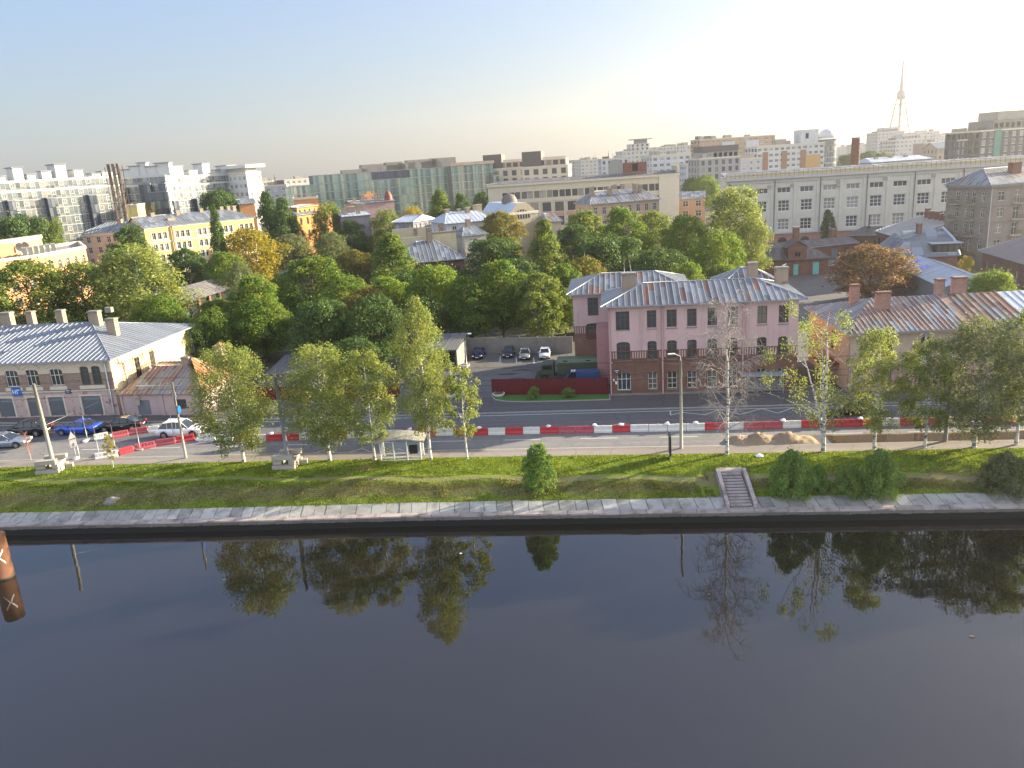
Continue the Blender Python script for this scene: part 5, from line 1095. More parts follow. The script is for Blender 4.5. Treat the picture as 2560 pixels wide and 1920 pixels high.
# brick shed with grey roof in front of the school, small brick pavilion
P0=G(418,815,0); 
b=Bld('timber_shed','dark brick pier shed with a long grey corrugated gable roof',(-78.5,168),R_(-14)); r=b.root
mb=MB(); mb.box(0.3,8.7,.5,21,0,4.3)
mb.build('wall',M['dark'],r)
mb=MB()
for x in (0,2.9,5.8,8.6): mb.box(x,x+.7,-.02,.48,0,4.5)
for y in (4,8,12,16): mb.box(8.71,9.3,y,y+.7,0,4.3)
mb.box(.75,8.6,.3,.49,0,1.0); mb.build('brick_piers',M['redbrick'],r)
mb=MB(); m_=4.65; metal_roof(mb,[(-.8,-.9,4.2),(m_,-.9,6.6),(m_,22,6.6),(-.8,22,4.2)],.9,2.4,.03,.05); metal_roof(mb,[(10.1,-.9,4.2),(m_,-.9,6.6),(m_,22,6.6),(10.1,22,4.2)],.9,2.4,.03,.05); mb.poly([(0,.2,4.4),(9.3,.2,4.4),(m_,.2,6.5)],1); mb.build('roof',[M['roof_asbestos'],M['brown_frame']],r)
b=Bld('lean_to_shed','low grey roofed lean to below the timber shed',(-72.5,156),R_(-14),'shed'); b.volume(0,9,0,6,0,2.6,M['brick'],{'f':[(2,4,.3,2.2,'brown'),(5.5,7,.3,2.2,'brown')]}); mb=MB(); metal_roof(mb,[(-.4,-.5,2.6),(9.4,-.5,2.6),(9.4,6.4,3.8),(-.4,6.4,3.8)],.8,2.2,.03,.05); mb.build('roof',[M['roof_asbestos'],M['roof_asbestos']],b.root)
p=G(640,735,0); b=Bld('brick_pavilion','small brick pavilion with a grey roof beside the park road',(p.x,p.y),R_(-10)); b.volume(0,5,0,9,0,3.2,M['redbrick'],{'f':[(1.2,3.6,.9,2.5,'white')]}); mb=MB(); metal_roof(mb,[(-.5,-.5,3.2),(5.5,-.5,3.2),(5.5,9.5,4.6),(-.5,9.5,4.6)],.8,2.2,.04); mb.build('roof',[M['roof_grey'],M['rib']],b.root)
p=G(560,742,0); b=Bld('garage_row','row of low garages with grey roof behind the slender birch',(p.x,p.y),R_(-10)); b.volume(0,9,0,6,0,2.8,M['brick'],{'f':[(1,3.4,.1,2.2,'grey_door'),(5,7.4,.1,2.2,'grey_door')]}); mb=MB(); metal_roof(mb,[(-.5,-.5,2.85),(9.5,-.5,2.85),(9.5,6.5,3.5),(-.5,6.5,3.5)],.8,2.2,.04); mb.build('roof',[M['roof_brown'],M['rib']],b.root)
P=G(770,945,0); b=Bld('corrugated_shed','long low corrugated shed behind the maroon fence and the big birches',(-33,105),R_(-9),'shed'); b.volume(0,9,0,6,0,2.5,M['concrete_grey'],{'f':[(1,3.5,.1,2.2,'grey_door'),(5,7.5,.1,2.2,'grey_door')]}); mb=MB(); metal_roof(mb,[(-.4,-.6,2.6),(9.4,-.6,2.6),(9.4,6.5,3.7),(-.4,6.5,3.7)],.35,9,.05,.06); mb.build('roof',[M['roof_asbestos'],M['roof_asbestos']],b.root)
# patched roof house with parapets in the park
P0=G(1048,655,8.2); P1=G(1160,645,8.2); L=(P1-P0).length*1.0
b=Bld('maroon_walled_house','dark red walled house with blue grey hipped roof, yellowish fire walls and chimneys',(P0.x,P0.y),ang_of(P0,P1)); r=b.root
P0l=-6; b.volume(P0l,L,0,15,0,8.1,M['brick'],{'f':grid(L-P0l,5,1.2,(4.6,),2,'brown')}); hip_roof(r,P0l,L,0,15,8.15,4.0,7,6,.6,[M['roof_grey'],M['rib']],1.0,2.4,.05,.05)
b.box('fire_wall',L*.45,L*1.0,9.5,9.9,8.2,13.8,wallm((0.45,0.40,0.27))); b.box('fire_wall',-4,2.4,10.5,10.9,8.2,13.0,wallm((0.45,0.40,0.27))); b.box('parapet_wall',-4,L*.4,18,18.4,8,14.6,wallm((0.45,0.40,0.27)))
mb=MB()
for k in range(28): mb.box(L*.45+k*.27,L*.45+k*.27+.13,9.42,9.49,13.35,13.75)
mb.build('wall_teeth',M['brown_frame'],r); b.chimney(L*.35,7,10.5,15.2,1.1,1.0); b.chimney(L*.75,16,8.2,15.4,1.1,1.0); b.chimney(L*.12,14,8.2,14.8,.9,.9)
def house(name,label,x0,y0,Y0,x1,y1,Y1,dep,wall,roof,rise,hl,hr,F=None,chs=(),over=.5,sp=1.2,chm='chimney_brick',zmin=0):
    p,th,L,H=fr(x0,y0,Y0,x1,y1,Y1); b=Bld(name,label,p,th); fs={}
    if F: nz,sh,wd,h,st,spc=F; n=max(1,int(L/spc)); zs=[H-sh*(k+1)+(sh-h)*.45 for k in range(nz)]; fs={'f':grid(L,n,wd,zs,h,st),'r':grid(dep,max(1,int(dep/spc)),wd,zs,h,st),'l':grid(dep,max(1,int(dep/spc)),wd,zs,h,st)}
    w_=wallm(wall) if isinstance(wall,tuple) else M[wall]
    b.volume(0,L,0,dep,0,H-.05,w_,fs,top=M['concrete_grey'] if not roof else None)
    if roof: hip_roof(b.root,0,L,0,dep,H,rise,hl,hr,over,[M[roof],M['rib'],w_],sp,2.6,.05,.05)
    else: 
        mb=MB().box(-.15,L+.15,-.15,.25,H-.04,H+.7).box(L-.25,L+.15,.25,dep,H-.04,H+.7).box(-.15,.25,.25,dep,H-.04,H+.7); mb.build('parapet',M['cream_trim'],b.root)
    for t,yy,w2,h in chs: b.chimney(L*t,dep*yy,H-.1,H+h,w2,w2*.8,chm,cap='concrete')
    b.L,b.H=L,H; return b
gr,be,cr,wh,pk=(0.30,0.28,0.28),(0.45,0.36,0.27),(0.55,0.49,0.38),(0.52,0.53,0.53),(0.42,0.29,0.26)
house('blue_roofed_house','pale house with blue grey roof and white roof edges between poplar and arched gable',1115,560,215,1235,548,220,14,(0.5,0.5,0.5),'roof_light',2.6,3,3,(2,3.6,1.2,2,'white',4),((.2,.5,1.3,3.5),(.45,.5,1.0,3.3),(.6,.4,1.1,3.6),(.8,.5,1.2,4),(.92,.6,1.4,4)))
house('grey_roofed_house','small grey roofed house just before the blue grey roof and its chimney',1160,590,190,1215,584,192,9,(0.45,0.42,0.36),'roof_grey',1.8,2,2,(1,3.4,1.1,1.8,'white',3.5),((.5,.5,1.1,3.6),))
b=house('arched_gable_hall','beige hall with a big arched window in its gable',1272,538,232,1345,532,236,20,(0.40,0.35,0.25),None,0,0,0); L,H=b.L,b.H
mb=MB(); mb.poly([(0,-.02,H),(L,-.02,H),(L*.62,-.02,H+3.2),(L*.3,-.02,H+3.2)]).poly([(0,-.02,H),(0,20,H),(L*.3,20,H+3.2),(L*.3,-.02,H+3.2)],1).poly([(L,-.02,H),(L,20,H),(L*.62,20,H+3.2),(L*.62,-.02,H+3.2)],1).poly([(L*.3,-.02,H+3.2),(L*.62,-.02,H+3.2),(L*.62,20,H+3.2),(L*.3,20,H+3.2)],1); mb.build('gable_roof',[wallm((0.40,0.35,0.25)),M['roof_light']],b.root)
mb=MB(); pts=[(L*.45+2.6*math.cos(t),-.06,H-1.2+2.6*math.sin(t)) for t in [math.pi*i/12 for i in range(13)]]; mb.poly(pts)
mb.build('arched_window',M['glass_far'],b.root)
mb=MB()
for k in range(-2,3): mb.box(L*.45+k*.85-.06,L*.45+k*.85+.06,-.12,-.065,H-1.2,H-1.2+math.sqrt(max(0,2.6**2-(k*.85)**2)))
mb.build('window_bars',M['cream_trim'],b.root)
mb=MB(); dr=[(2.4*math.cos(t),2.6*math.sin(t)) for t in [math.pi/2*i/6 for i in range(7)]]
mb.tube([(L*.45,8,H+3.2+z_) for _,z_ in dr]+[(L*.45,8,H+6.6)],[r_+.02 for r_,_ in dr]+[.1],14); mb.build('cupola',M['roof_dark'],b.root)
b=house('beige_tenement','beige house with hipped patched blue roof standing before the cream factory',1478,510,238,1648,498,244,13,(0.42,0.31,0.22),'roof_patch',3.4,3.5,4,(2,4.0,1.2,2.1,'white',2.6),((.1,.35,1.2,5),(.35,.3,1.3,4.2),(.5,.6,1.1,5),(.62,.6,1.1,5),(.72,.3,1.1,5.0),(.8,.3,1.1,4.6)),sp=1.0)
b.box('fire_wall',b.L*.68,b.L*.92,9,9.4,b.H,b.H+5,wallm(be))
house('patched_roof_hall','low hall with red and blue patched metal roof behind the grove',1370,555,225,1402,552,226,10,be,'roof_patch',2,1,1)
# cream factory
p,th,L,H=fr(1219,466,292,1697,428,286); b=Bld('cream_factory','long cream four storey factory with paired upper windows and a sunlit right end',p,th); cw=M['cream_factory']=m_wall('cream_factory_plaster',[(99,(0.55,0.49,0.37),'plaster')])
F=[]; n=13; bay=L*.87/n
for i in range(n):
    a=L*.075+i*bay
    F+=[(a,a+1.9,H-5.6,H-3.2,'dark2'),(a+2.4,a+4.3,H-5.6,H-3.2,'dark2')]
    F+=[(a+.6,a+3.7,H-10.6,H-7.4,'dark32'),(a+.6,a+3.7,H-15.6,H-12.4,'dark32')]
b.volume(0,L,0,16,0,H,cw,{'f':F,'r':[(5,8,H-10,H-7,'dark32')]},near=False,depth=.35); r=b.root
mb=MB(); mb.box(-.3,L+.3,-.6,-.02,H-.9,H-.1).box(0,L,-.2,-.02,H-6.9,H-6.6)
for i in range(n+1): a=L*.075+i*bay-.75; mb.box(a,a+.45,-.25,-.02,0,H-6.95)
mb.box(L-7,L-.6,-.5,-.02,0,H-.95); mb.build('cornice_and_piers',M['cream_trim'],r)
pp=M['peach_panel']=wallm((0.50,0.30,0.23)); mb=MB()
for i in range(2,n): a=L*.075+i*bay; mb.box(a+.1,a+4.1,-.1,-.02,H-12.2,H-10.8)
mb.build('peach_panels',pp,r)
hip_roof(r,0,L,0,16,H+.02,0.8,6,0,.7,[M['roof_dark'],M['rib_dark'],cw],1.4,3,.03); b.box('end_parapet',L-.6,L+.3,0,16,H+.03,H+2.6,cw)
b.volume(L*.72,L*.84,3,9,H,H+4.5,M['redbrick'],{'f':[(3,5,H+1.5,H+4,'void')]},name='roof_hut'); mb=MB()
for i in range(60): mb.box(L*i/60,L*i/60+.06,-.5,-.44,H+.02,H+1.0)
mb.box(0,L,-.5,-.44,H+1.0,H+1.07); mb.build('roof_railing',M['steel'],r)
# pale factory on the right
p,th,L,H=fr(1815,458,226,2630,388,211); b=Bld('pale_factory','long pale plastered factory with large white gridded windows above a terracotta ground floor',p,th); r=b.root
M['pale_factory']=m_wall('pale_factory_plaster',[(4.6,(0.42,0.22,0.17),'plaster'),(60,(0.56,0.53,0.45),'plaster')]); bay=6.0; n=int(L/bay); F=[]
for i in range(n):
    a=1.8+i*bay
    F+=[(a,a+3.5,H-4.6,H-3.1,'white31')]+[(a+.25,a+3.3,z,z+3.0,'white33') for z in (H-9.6,H-14.7)]+[(a+.3,a+3.1,.5,3.5,'brown3',1.4)]
b.volume(0,L,0,18,0,H,M['pale_factory'],{'f':F},near=False,depth=.4)
mb=MB(); mb.box(-.3,L+.3,-.7,-.02,H-.75,H-.1).box(-.2,L+.2,-.35,-.02,4.5,4.9).box(-.2,L+.2,-.25,-.02,H-1.7,H-1.4); mb.build('cornice',wallm((0.46,0.45,0.42)),r)
for i in range(0,n+1,1): a=.1+i*bay; MB().box(a,a+.7,-.22,-.02,4.95,H-1.75).build('pilaster',M['pale_factory'],r)
mb=MB()
mb.box(0,L,-.12,-.02,3.75,3.9).box(0,L,-.12,-.02,4.2,4.32)
mb.build('ground_floor_bands',M['pale_factory'],r)
for i in range(0,n,2): MB().tube([(1.0+i*bay,-.7,H-1),(1.0+i*bay,-.4,.2)],.13,6).build('downpipe',M['grey_door'],r)
mb=MB(); mb.box(0,L,.4,.6,H+.02,H+1.0); mb.build('roof_parapet',wallm((0.55,0.47,0.30)),r); mb=MB()
for i in range(int(L/1.2)): mb.box(i*1.2,i*1.2+.08,-.5,-.42,H-.18,H+1.25)
mb.box(0,L,-.51,-.41,H+1.25,H+1.33).box(0,L,-.5,-.42,H+.55,H+.62); mb.build('roof_railing',M['brown_frame'],r)
for i,(x,z) in enumerate(((11.2,2.9),(17.2,2.9),(29.1,2.6),(29.2,3.7),(41.2,2.6),(53.3,2.6))): o=MB().box(0,.9,-.5,-.02,0,.7).build('air_conditioner',M['concrete'],r); o.location=(x,0,H-z)
mb=MB(); metal_roof(mb,[(0,.7,H+.1),(L,.7,H+.1),(L,17.5,H+1.2),(0,17.5,H+1.2)],2,4,.05); mb.build('roof',[M['roof_grey'],M['rib']],r)
p=AY(2136,425,285); b=Bld('brick_chimney_stack','tall tapering brick chimney standing behind the pale factory roof',(p.x,285),0,'chimney'); t=AY(2141,348,285).z; MB().tube([(0,0,0),(0,0,t)],[1.9,1.35],14,smooth=True).tube([(0,0,t+.01),(0,0,t+.6)],[1.45,1.4],14).build('shaft',M['redbrick'],b.root)
mb=MB()
for i in range(12): z=t-1.2-i*1.35; mb.tube([(0,0,z),(0,0,z+.12)],1.42+ (t-z)*.018,14)
mb.build('steel_hoops',M['rib_dark'],b.root)
# grey apartment block right
p,th,L,H=fr(2369,461,172,2480,462,168); p2=AY(2600,452,172)
b=Bld('grey_apartment_block','grey four storey apartment block with balconies and a hipped metal roof by the right edge',(AY(2478,462,165).x,165),ang_of((AY(2478,462,165).x,165),(AY(2640,452,170).x,170))); r=b.root; gw=M['grey_block']=m_wall('grey_block_plaster',[(99,(0.25,0.22,0.19),'brick')]); L=26; H=AY(2478,462,165).z
zs=[H-3.4-3.3*k for k in range(4)]
F=[x for z in zs for x in ((2.2,4.0,z,z+1.9,'white'),(6.6,8.2,z-.7,z+1.9,'white'),(11,12.8,z,z+1.9,'white'),(15.4,17,z-.7,z+1.9,'white'),(20,21.8,z,z+1.9,'white'))]
lf=[x for z in zs for x in ((1.2,2.0,z,z+1.9,'white'),(3.6,4.5,z-.5,z+1.9,'white'),(5.3,6.1,z,z+1.9,'white'),(7.6,8.6,z,z+1.9,'white'))]
b.volume(0,L,0,11,0,H,gw,{'f':F,'l':lf},near=True); mb=MB()
for k in range(4): z=zs[k]-1.05; mb.box(-.12,L,-.12,-.004,z,z+.22).box(-.12,-.004,-.1,11,z,z+.22)
mb.box(-.5,L,-.5,-.13,H-.6,H-.05).box(-.5,-.13,-.12,11,H-.6,H-.05); mb.build('string_course',M['concrete_grey'],r)
def balcony(x,y,z,rz,w_=2.6):
    o=MB().box(0,w_,-1.0,-.01,-.15,0).build('balcony',M['concrete'],r); o.location=(x,y,z); o.rotation_euler=(0,0,rz); m=MB()
    for i in range(int(w_/.16)+1): m.box(i*.16,i*.16+.03,-.98,-.95,.0,.95)
    m.box(0,w_,-.99,-.94,.95,1.0).box(0,.04,-.94,-.02,.9,.95).box(w_-.04,w_,-.94,-.02,.9,.95); m.build('railing',M['brown_frame'],o)
for z in zs[:3]: balcony(6.0,0,z-.75,0); balcony(14.8,0,z-.75,0); balcony(0,4.9,z-.6,-math.pi/2,1.8); balcony(0,9.4,z-.6,-math.pi/2,2.4)
hip_roof(r,0,L,0,11,H+.02,3.0,4.2,4,.6,[M['roof_patch'],M['rib']],.9,1.6,.04); b.chimney(9.5,3.2,H+1.2,H+4.0,2.4,1.2,'redbrick','brick'); b.pipe(.2,0,.1,H,'steel',.1)
# grey brick house between the factories
house('brown_block','brown brick block with grey roof squeezed between the two factories',1698,500,300,1762,492,298,14,(0.33,0.22,0.16),'roof_grey',2.2,0,0,(4,3.6,2.0,2.1,'white',4.2),sp=1.6)
# orange hall, grey blank wall, dome house
b=house('orange_hall','orange building of stepped blocks with small windows right of the poplars',707,518,262,742,520,258,14,(0.62,0.29,0.10),'roof_grey',.6,0,0,(3,4,.8,2.4,'dark2',2.0))
house('orange_annex','lower orange building with narrow windows and a grey roof right of the stepped one',742,536,256,792,534,262,10,(0.60,0.30,0.11),'roof_grey',2.0,1,1,(2,4,.8,2.2,'dark2',2.2))
house('orange_tower_block','tall orange brick block behind the stepped orange building',733,500,285,795,496,287,10,(0.55,0.25,0.09),None,0,0,0)
house('blue_roofed_hall','low hall with blue roof and orange end just right of the yellow school roof',598,512,290,636,505,292,10,(0.55,0.27,0.12),'roof_grey',1.5,0,0)
house('grey_blank_wall_house','grey house with a large blank wall and pale chimneys on its roof',858,540,238,925,538,240,22,(0.26,0.23,0.25),'roof_light',.8,1,1,None,((.1,.2,1.5,2.2),(.4,.4,2.2,2.4),(.62,.2,1.2,3.4),(.9,.5,1.3,3.0)))
b=house('dark_domed_house','pinkish house with a dark red dome behind the grey blank wall',882,510,300,985,500,306,14,(0.36,0.26,0.25),'roof_grey',.8,0,0,None,((.1,.3,1.2,2),(.3,.3,1.5,3),(.62,.3,1.0,3),(.7,.3,.8,4)))
mb=MB(); mb.tube([(b.L-1.6,2,b.H+z_) for z_ in (0,1.2,2.0,2.8,3.4,3.8)],[1.5,1.5,1.35,1.0,.5,.1],14); mb.build('dome',m_plain('dark_red_dome',(.16,.05,.04),.6),b.root)
mb=MB().box(5.5,7.2,-.4,-.1,b.H+1,b.H+4).box(4.6,8.1,-.42,-.12,b.H+2,b.H+3.1); mb.build('fire_wall_patch',wallm((0.62,0.30,0.14)),b.root)
house('ornate_grey_house','small grey blue house with white framed windows beside the yellowish tree',985,558,232,1032,552,228,10,(0.22,0.22,0.26),'roof_light',1.6,1,1,(3,3.2,1.0,1.9,'white',1.9))
b=Bld('park_kiosk','small grey box kiosk roof among the park trees',(G(865,628,2.5).x,G(865,628,2.5).y),0,'kiosk'); b.volume(0,3.2,0,3,0,2.5,M['hall_wall']); mb=MB(); metal_roof(mb,[(-.2,-.2,2.52),(3.4,-.2,2.52),(3.4,3.2,3.1),(-.2,3.2,3.1)],.5,3,.03); mb.build('roof',[M['roof_grey'],M['rib']],b.root)
# triple flue stack
p=AY(296,548,268); t=AY(270,410,268).z; b=Bld('triple_flue_stack','three rusty boiler flues standing in a lattice frame before the glazed flats',(p.x,268),0,'chimney'); 
for k in range(3): MB().tube([(k*1.5,0,0),(k*1.5,0,t)],.5,8).build('flue',[M['chimney_brick'],M['concrete'],M['chimney_brick']][k],b.root)
mb=MB()
for x,y in ((-.8,-.9),(3.8,-.9),(3.8,1.6),(-.8,1.6)): mb.tube([(x,y,0),(x,y,t-1)],.10,4)
for i in range(int(t/3)): 
    z=i*3; mb.tube([(-.8,-.9,z),(3.8,-.9,z+3)],.06,4).tube([(3.8,-.9,z),(3.8,1.6,z+3)],.06,4).tube([(-.8,-.9,z),(3.8,-.9,z)],.06,4)
mb.build('lattice_frame',M['brown_frame'],b.root)
# ------------------------------------------------------------------ glazed blocks
def m_curtain(name,cols,rough=.08,metal=.0,spec=.8):
    t=NT(name); g=t.n('ShaderNodeNewGeometry').outputs['Random Per Island']; col=t.ramp(g,[(i/len(cols),c) for i,c in enumerate(cols)],'CONSTANT'); return t.done(col,rough,metal,spec)
M['cg_grey']=m_curtain('grey_blue_glazing',[(.12,.15,.17),(.16,.19,.21),(.09,.11,.13),(.19,.20,.20),(.14,.17,.19),(.17,.19,.20),(.26,.26,.24)],.12,.3)
M['cg_dark']=m_curtain('dark_bay_glazing',[(.05,.07,.10),(.07,.09,.12),(.035,.05,.07),(.10,.12,.15),(.15,.17,.19)],.08,.3)
M['cg_green']=m_curtain('green_office_glazing',[(.19,.28,.25),(.24,.33,.29),(.15,.22,.20),(.28,.36,.31),(.21,.29,.25),(.36,.37,.29),(.11,.16,.15)],.15,.25)
M['cg_navy']=m_curtain('navy_glazing',[(.035,.04,.07),(.05,.055,.09)],.1,.3)
M['white_panel']=m_plain('white_panel',(0.44,0.45,0.44),.35,.08,.2,spec=.6); M['red_brick_far']=m_wall('flat_brick',[(99,(0.40,0.17,0.10),'brick')])
def panes(mb,x0,x1,y,z0,z1,pw,n_,g=.08,jit=0.03,rnd=random.Random(1)):
    n=max(1,int(round((x1-x0)/pw))); w_=(x1-x0)/n
    for i in range(n):
        a=x0+i*w_+g/2; c=a+w_-g; d=rnd.uniform(-jit,jit); mb.poly([(a,y-d,z0),(c,y+d,z0),(c,y+d,z1),(a,y-d,z1)],0)
def glazed_flats(name,label,x0,y0,Y0,x1,y1,Y1,fl,bays,brick_fl,pent,dep=16,group=None):
    p,th,L,H=fr(x0,y0,Y0,x1,y1,Y1); b=Bld(name,label,p,th,'apartment block',group); r=b.root; sh=H/fl
    b.volume(0,L,0,dep,0,H,M['white_panel'],{'r':grid(dep,4,2.2,[sh*k+.9 for k in range(brick_fl,fl)],1.6,'farw')})
    for k in range(brick_fl,fl):
        o=mb=MB(); z=k*sh; panes(mb,.4,L-.4,-.22,z+.10,z+.88,1.5,0); panes(mb,.4,L-.4,-.22,z+.98,z+sh-.12,1.5,0)
        for i in range(int(L/3)): 
            if (i*7+k*3)%5<3: o.box(i*3+.2,i*3+1.7,-.30,-.24,z+.95,z+1.08,1).box(i*3+.2,i*3+1.7,-.30,-.24,z+sh-.8,z+sh-.68,1).box(i*3+.2,i*3+.32,-.30,-.24,z+1.08,z+sh-.8,1).box(i*3+1.58,i*3+1.7,-.30,-.24,z+1.08,z+sh-.8,1).box(i*3+.9,i*3+1.0,-.30,-.24,z+1.08,z+sh-.8,1)
        for i in range(int(L/1.5)): o.box(i*1.5+.36,i*1.5+.44,-.27,-.235,z+.1,z+sh-.12,1)
        o.build('glazing_band',[M['cg_grey'],M['white_panel']],r)
    mb=MB()
    for k in range(brick_fl,fl+1): z=k*sh; mb.box(-.1,L+.1,-.34,-.01,z-.5,z+.22) if k in (brick_fl,fl-1,fl) else mb.box(0,L,-.28,-.01,z-.09,z+.07)
    mb.build('floor_bands',M['white_panel'],r)
    if brick_fl:
        zs=[sh*k+.9 for k in range(brick_fl)]; ops=grid(L,int(L/3.4),1.5,zs,1.7,'white'); mb=MB(); wall_face(mb,(0,-.3,0),(1,0,0),(0,-1,0),L,0,brick_fl*sh-.55,ops,.25); mb.build('brick_base',M['red_brick_far'],r)
        for o in ops: b.window(Vector((o[0],-.12,o[2])),0,o[1]-o[0],o[3]-o[2],'white',False)
    for t,w_,lo,hi in bays:
        x=L*t; o=MB().box(x,x+w_,-2.2,-.36,lo*sh,hi*sh).build('bay',M['cg_navy'],r); m=MB()
        for k in range(lo,hi): panes(m,x+.1,x+w_-.1,-2.25,k*sh+.15,k*sh+sh-.1,1.2,0); 
        for k in range(lo,hi):
            z=k*sh
            for yy in (-2.1,-1.25): m.poly([(x+w_+.04,yy,z+.15),(x+w_+.04,yy+.75,z+.15),(x+w_+.04,yy+.75,z+sh-.1),(x+w_+.04,yy,z+sh-.1)])
        m.build('bay_panes',M['cg_dark'],o); MB().box(x-.1,x+w_+.1,-2.4,-.35,hi*sh,hi*sh+.35).build('bay_cap',M['grey_door'],o)
    for t,w_,h,d in pent:
        o=MB().box(0,w_,0,d,0,h-.25).box(-.4,w_+.4,-.4,d+.4,h-.25,h,1).build('roof_penthouse',[M['white_panel'],M['grey_door']],r); o.location=(L*t,3,H+.02)
    return b.finish()
glazed_flats('glazed_flats','white glazed apartment block with roof boxes and brick base, leftmost, before the flues',-60,458,256,300,440,292,11,((.15,2.2,1,9),(.41,2.4,1,9),(.71,2.6,0,9)),4,((.10,3,4.0,5),(.17,2,2,4),(.27,3,4.5,5),(.36,2.5,2.2,4),(.46,3,3,3),(.56,3.5,5,6),(.69,3,3.0,5),(.82,3,1.5,4),(.9,4,2,4)))
glazed_flats('glazed_flats','curved dark glass fronted middle section of the white apartment blocks, right of the flues',296,447,296,412,436,297,11,((.0,2,0,9),(.45,4,0,10),(.68,5.5,0,9),(.86,2.4,0,10)),2,((.0,3,3,3),(.18,4,4,4),(.38,3,5,3),(.55,4,3.5,4),(.75,5,4.5,4)))
glazed_flats('glazed_flats','white glazed apartment block with dark bays, just left of the narrow winged tower',404,436,300,610,440,336,11,((.03,2.4,1,8),(.30,2.6,1,8),(.62,2.6,1,9),(.93,3,0,10)),3,((.05,3,2,4),(.20,4.5,4,6),(.38,4,2.2,5),(.55,3.6,4.6,5),(.70,3,2,4),(.86,5,3.5,6)))
b=house('white_tower_flats','narrow white tower of flats with a projecting roof slab ending the glazed row',614,430,322,652,436,328,14,(0.55,0.56,0.56),None,0,0,0,(7,3.1,1.5,1.7,'farw',2.4))
MB().box(-1,b.L+1.5,-1.5,15,b.H+2.2,b.H+3.4).box(1,b.L-1,1,12,b.H+.1,b.H+2.2).build('roof_slab',M['white_panel'],b.root)
house('yellow_service_tower','small yellow block with a white top in front of the glazed flats',313,518,285,342,514,285,6,(0.66,0.54,0.20),None,0,0,0)
def office(name,label,x0,y0,Y0,x1,y1,Y1,sh,nf,mat,pw,fins,dep=20,navy=None,crown=0):
    p,th,L,H=fr(x0,y0,Y0,x1,y1,Y1); b=Bld(name,label,p,th,'office building'); r=b.root; b.volume(0,L,0,dep,0,H,M['concrete_grey'])
    for k in range(nf):
        z=H-sh*(k+1); 
        if z<0: break
        mb=MB(); panes(mb,0,L,-.2,z+.12,z+sh-.18,pw,0,.07)
        mb.build('glass_storey',M[mat],r)
    mb=MB()
    for k in range(nf+1): z=H-sh*k; mb.box(-.1,L+.1,-.34,-.01,z-.16,z+.10)
    if fins:
        for i in range(int(L/fins)): mb.box(i*fins,i*fins+.14,-.5,-.35,H-sh*nf,H)
    mb.build('floor_slabs',M['white_panel'] if fins else M['steel'],r)
    if navy: mb=MB(); panes(mb,L*navy[0],L*navy[1],-.26,H-sh+.12,H-.18,pw,0); mb.build('dark_glass_strip',M['cg_navy'],r)
    mb=MB()
    for k in range(nf): z=H-sh*(k+1); [mb.poly([(L+.03,yy,z+.1),(L+.03,yy+1.4,z+.1),(L+.03,yy+1.4,z+sh-.2),(L+.03,yy,z+sh-.2)]) for yy in np.arange(.2,dep-1.5,1.6)]
    mb.build('side_glazing',M[mat],r); b.L,b.H=L,H; return b
b=office('green_glass_office','long low office block clad in green glass with a dark strip on the top floor',781,439,372,1126,417,392,3.75,8,'cg_green',1.25,0,navy=(.41,.69))
for t,w_,h in ((.22,12,1.6),(.36,10,3.4),(.47,14,2.6),(.54,8,3.8),(.62,9,3.0),(.70,14,4.2),(.80,10,3.2),(.88,12,4.4)): o=MB().box(0,w_,0,8,0,h).build('roof_plant',M['concrete'],b.root); o.location=(b.L*t,5,b.H)
b=office('green_glass_office','lower left wing of the green glass office',712,467,370,783,462,371,3.75,6,'cg_green',1.25,0,18)
b=office('white_finned_office','glass office with white floor bands and thin vertical fins right of the green one',1127,414,385,1232,410,392,3.75,8,'cg_green',1.5,1.5); MB().box(-.5,b.L+.5,-.8,.2,b.H+.1,b.H+1.4).build('roof_screen',wallm(be),b.root)
b=office('white_finned_office','stepped lower storeys of the white finned office',1233,440,386,1246,439,387,3.75,6,'cg_green',1.5,1.5,10)
# dark topped twin houses
for x0,x1,lab in ((1208,1318,'cream block with black set back attic, the left of two behind the cream factory'),(1305,1420,'cream block with tall black attic box, the right of two behind the cream factory')):
    Y=395 if x0==1208 else 372; b=house('black_attic_block',lab,x0,426 if x0==1208 else 420,Y,x1,421 if x0==1208 else 416,Y-4,15,cr,None,0,0,0,(3,3.6,2.2,2.4,'dark2',3.6)); L,H=b.L,b.H
    b.volume(L*.05,L*.95,2,13,H,H+3.4,wallm(be),{'f':grid(L*.9,6,2.2,(H+.9,),2.0,'dark2')},name='attic_wall'); b.box('black_attic',L*.0,L*.42,1.2,12,H+.1,H+7.2,M['rib_dark']); b.box('roof_rail',L*.45,L*.95,1.4,1.6,H+3.5,H+4.4,M['cream_trim'])
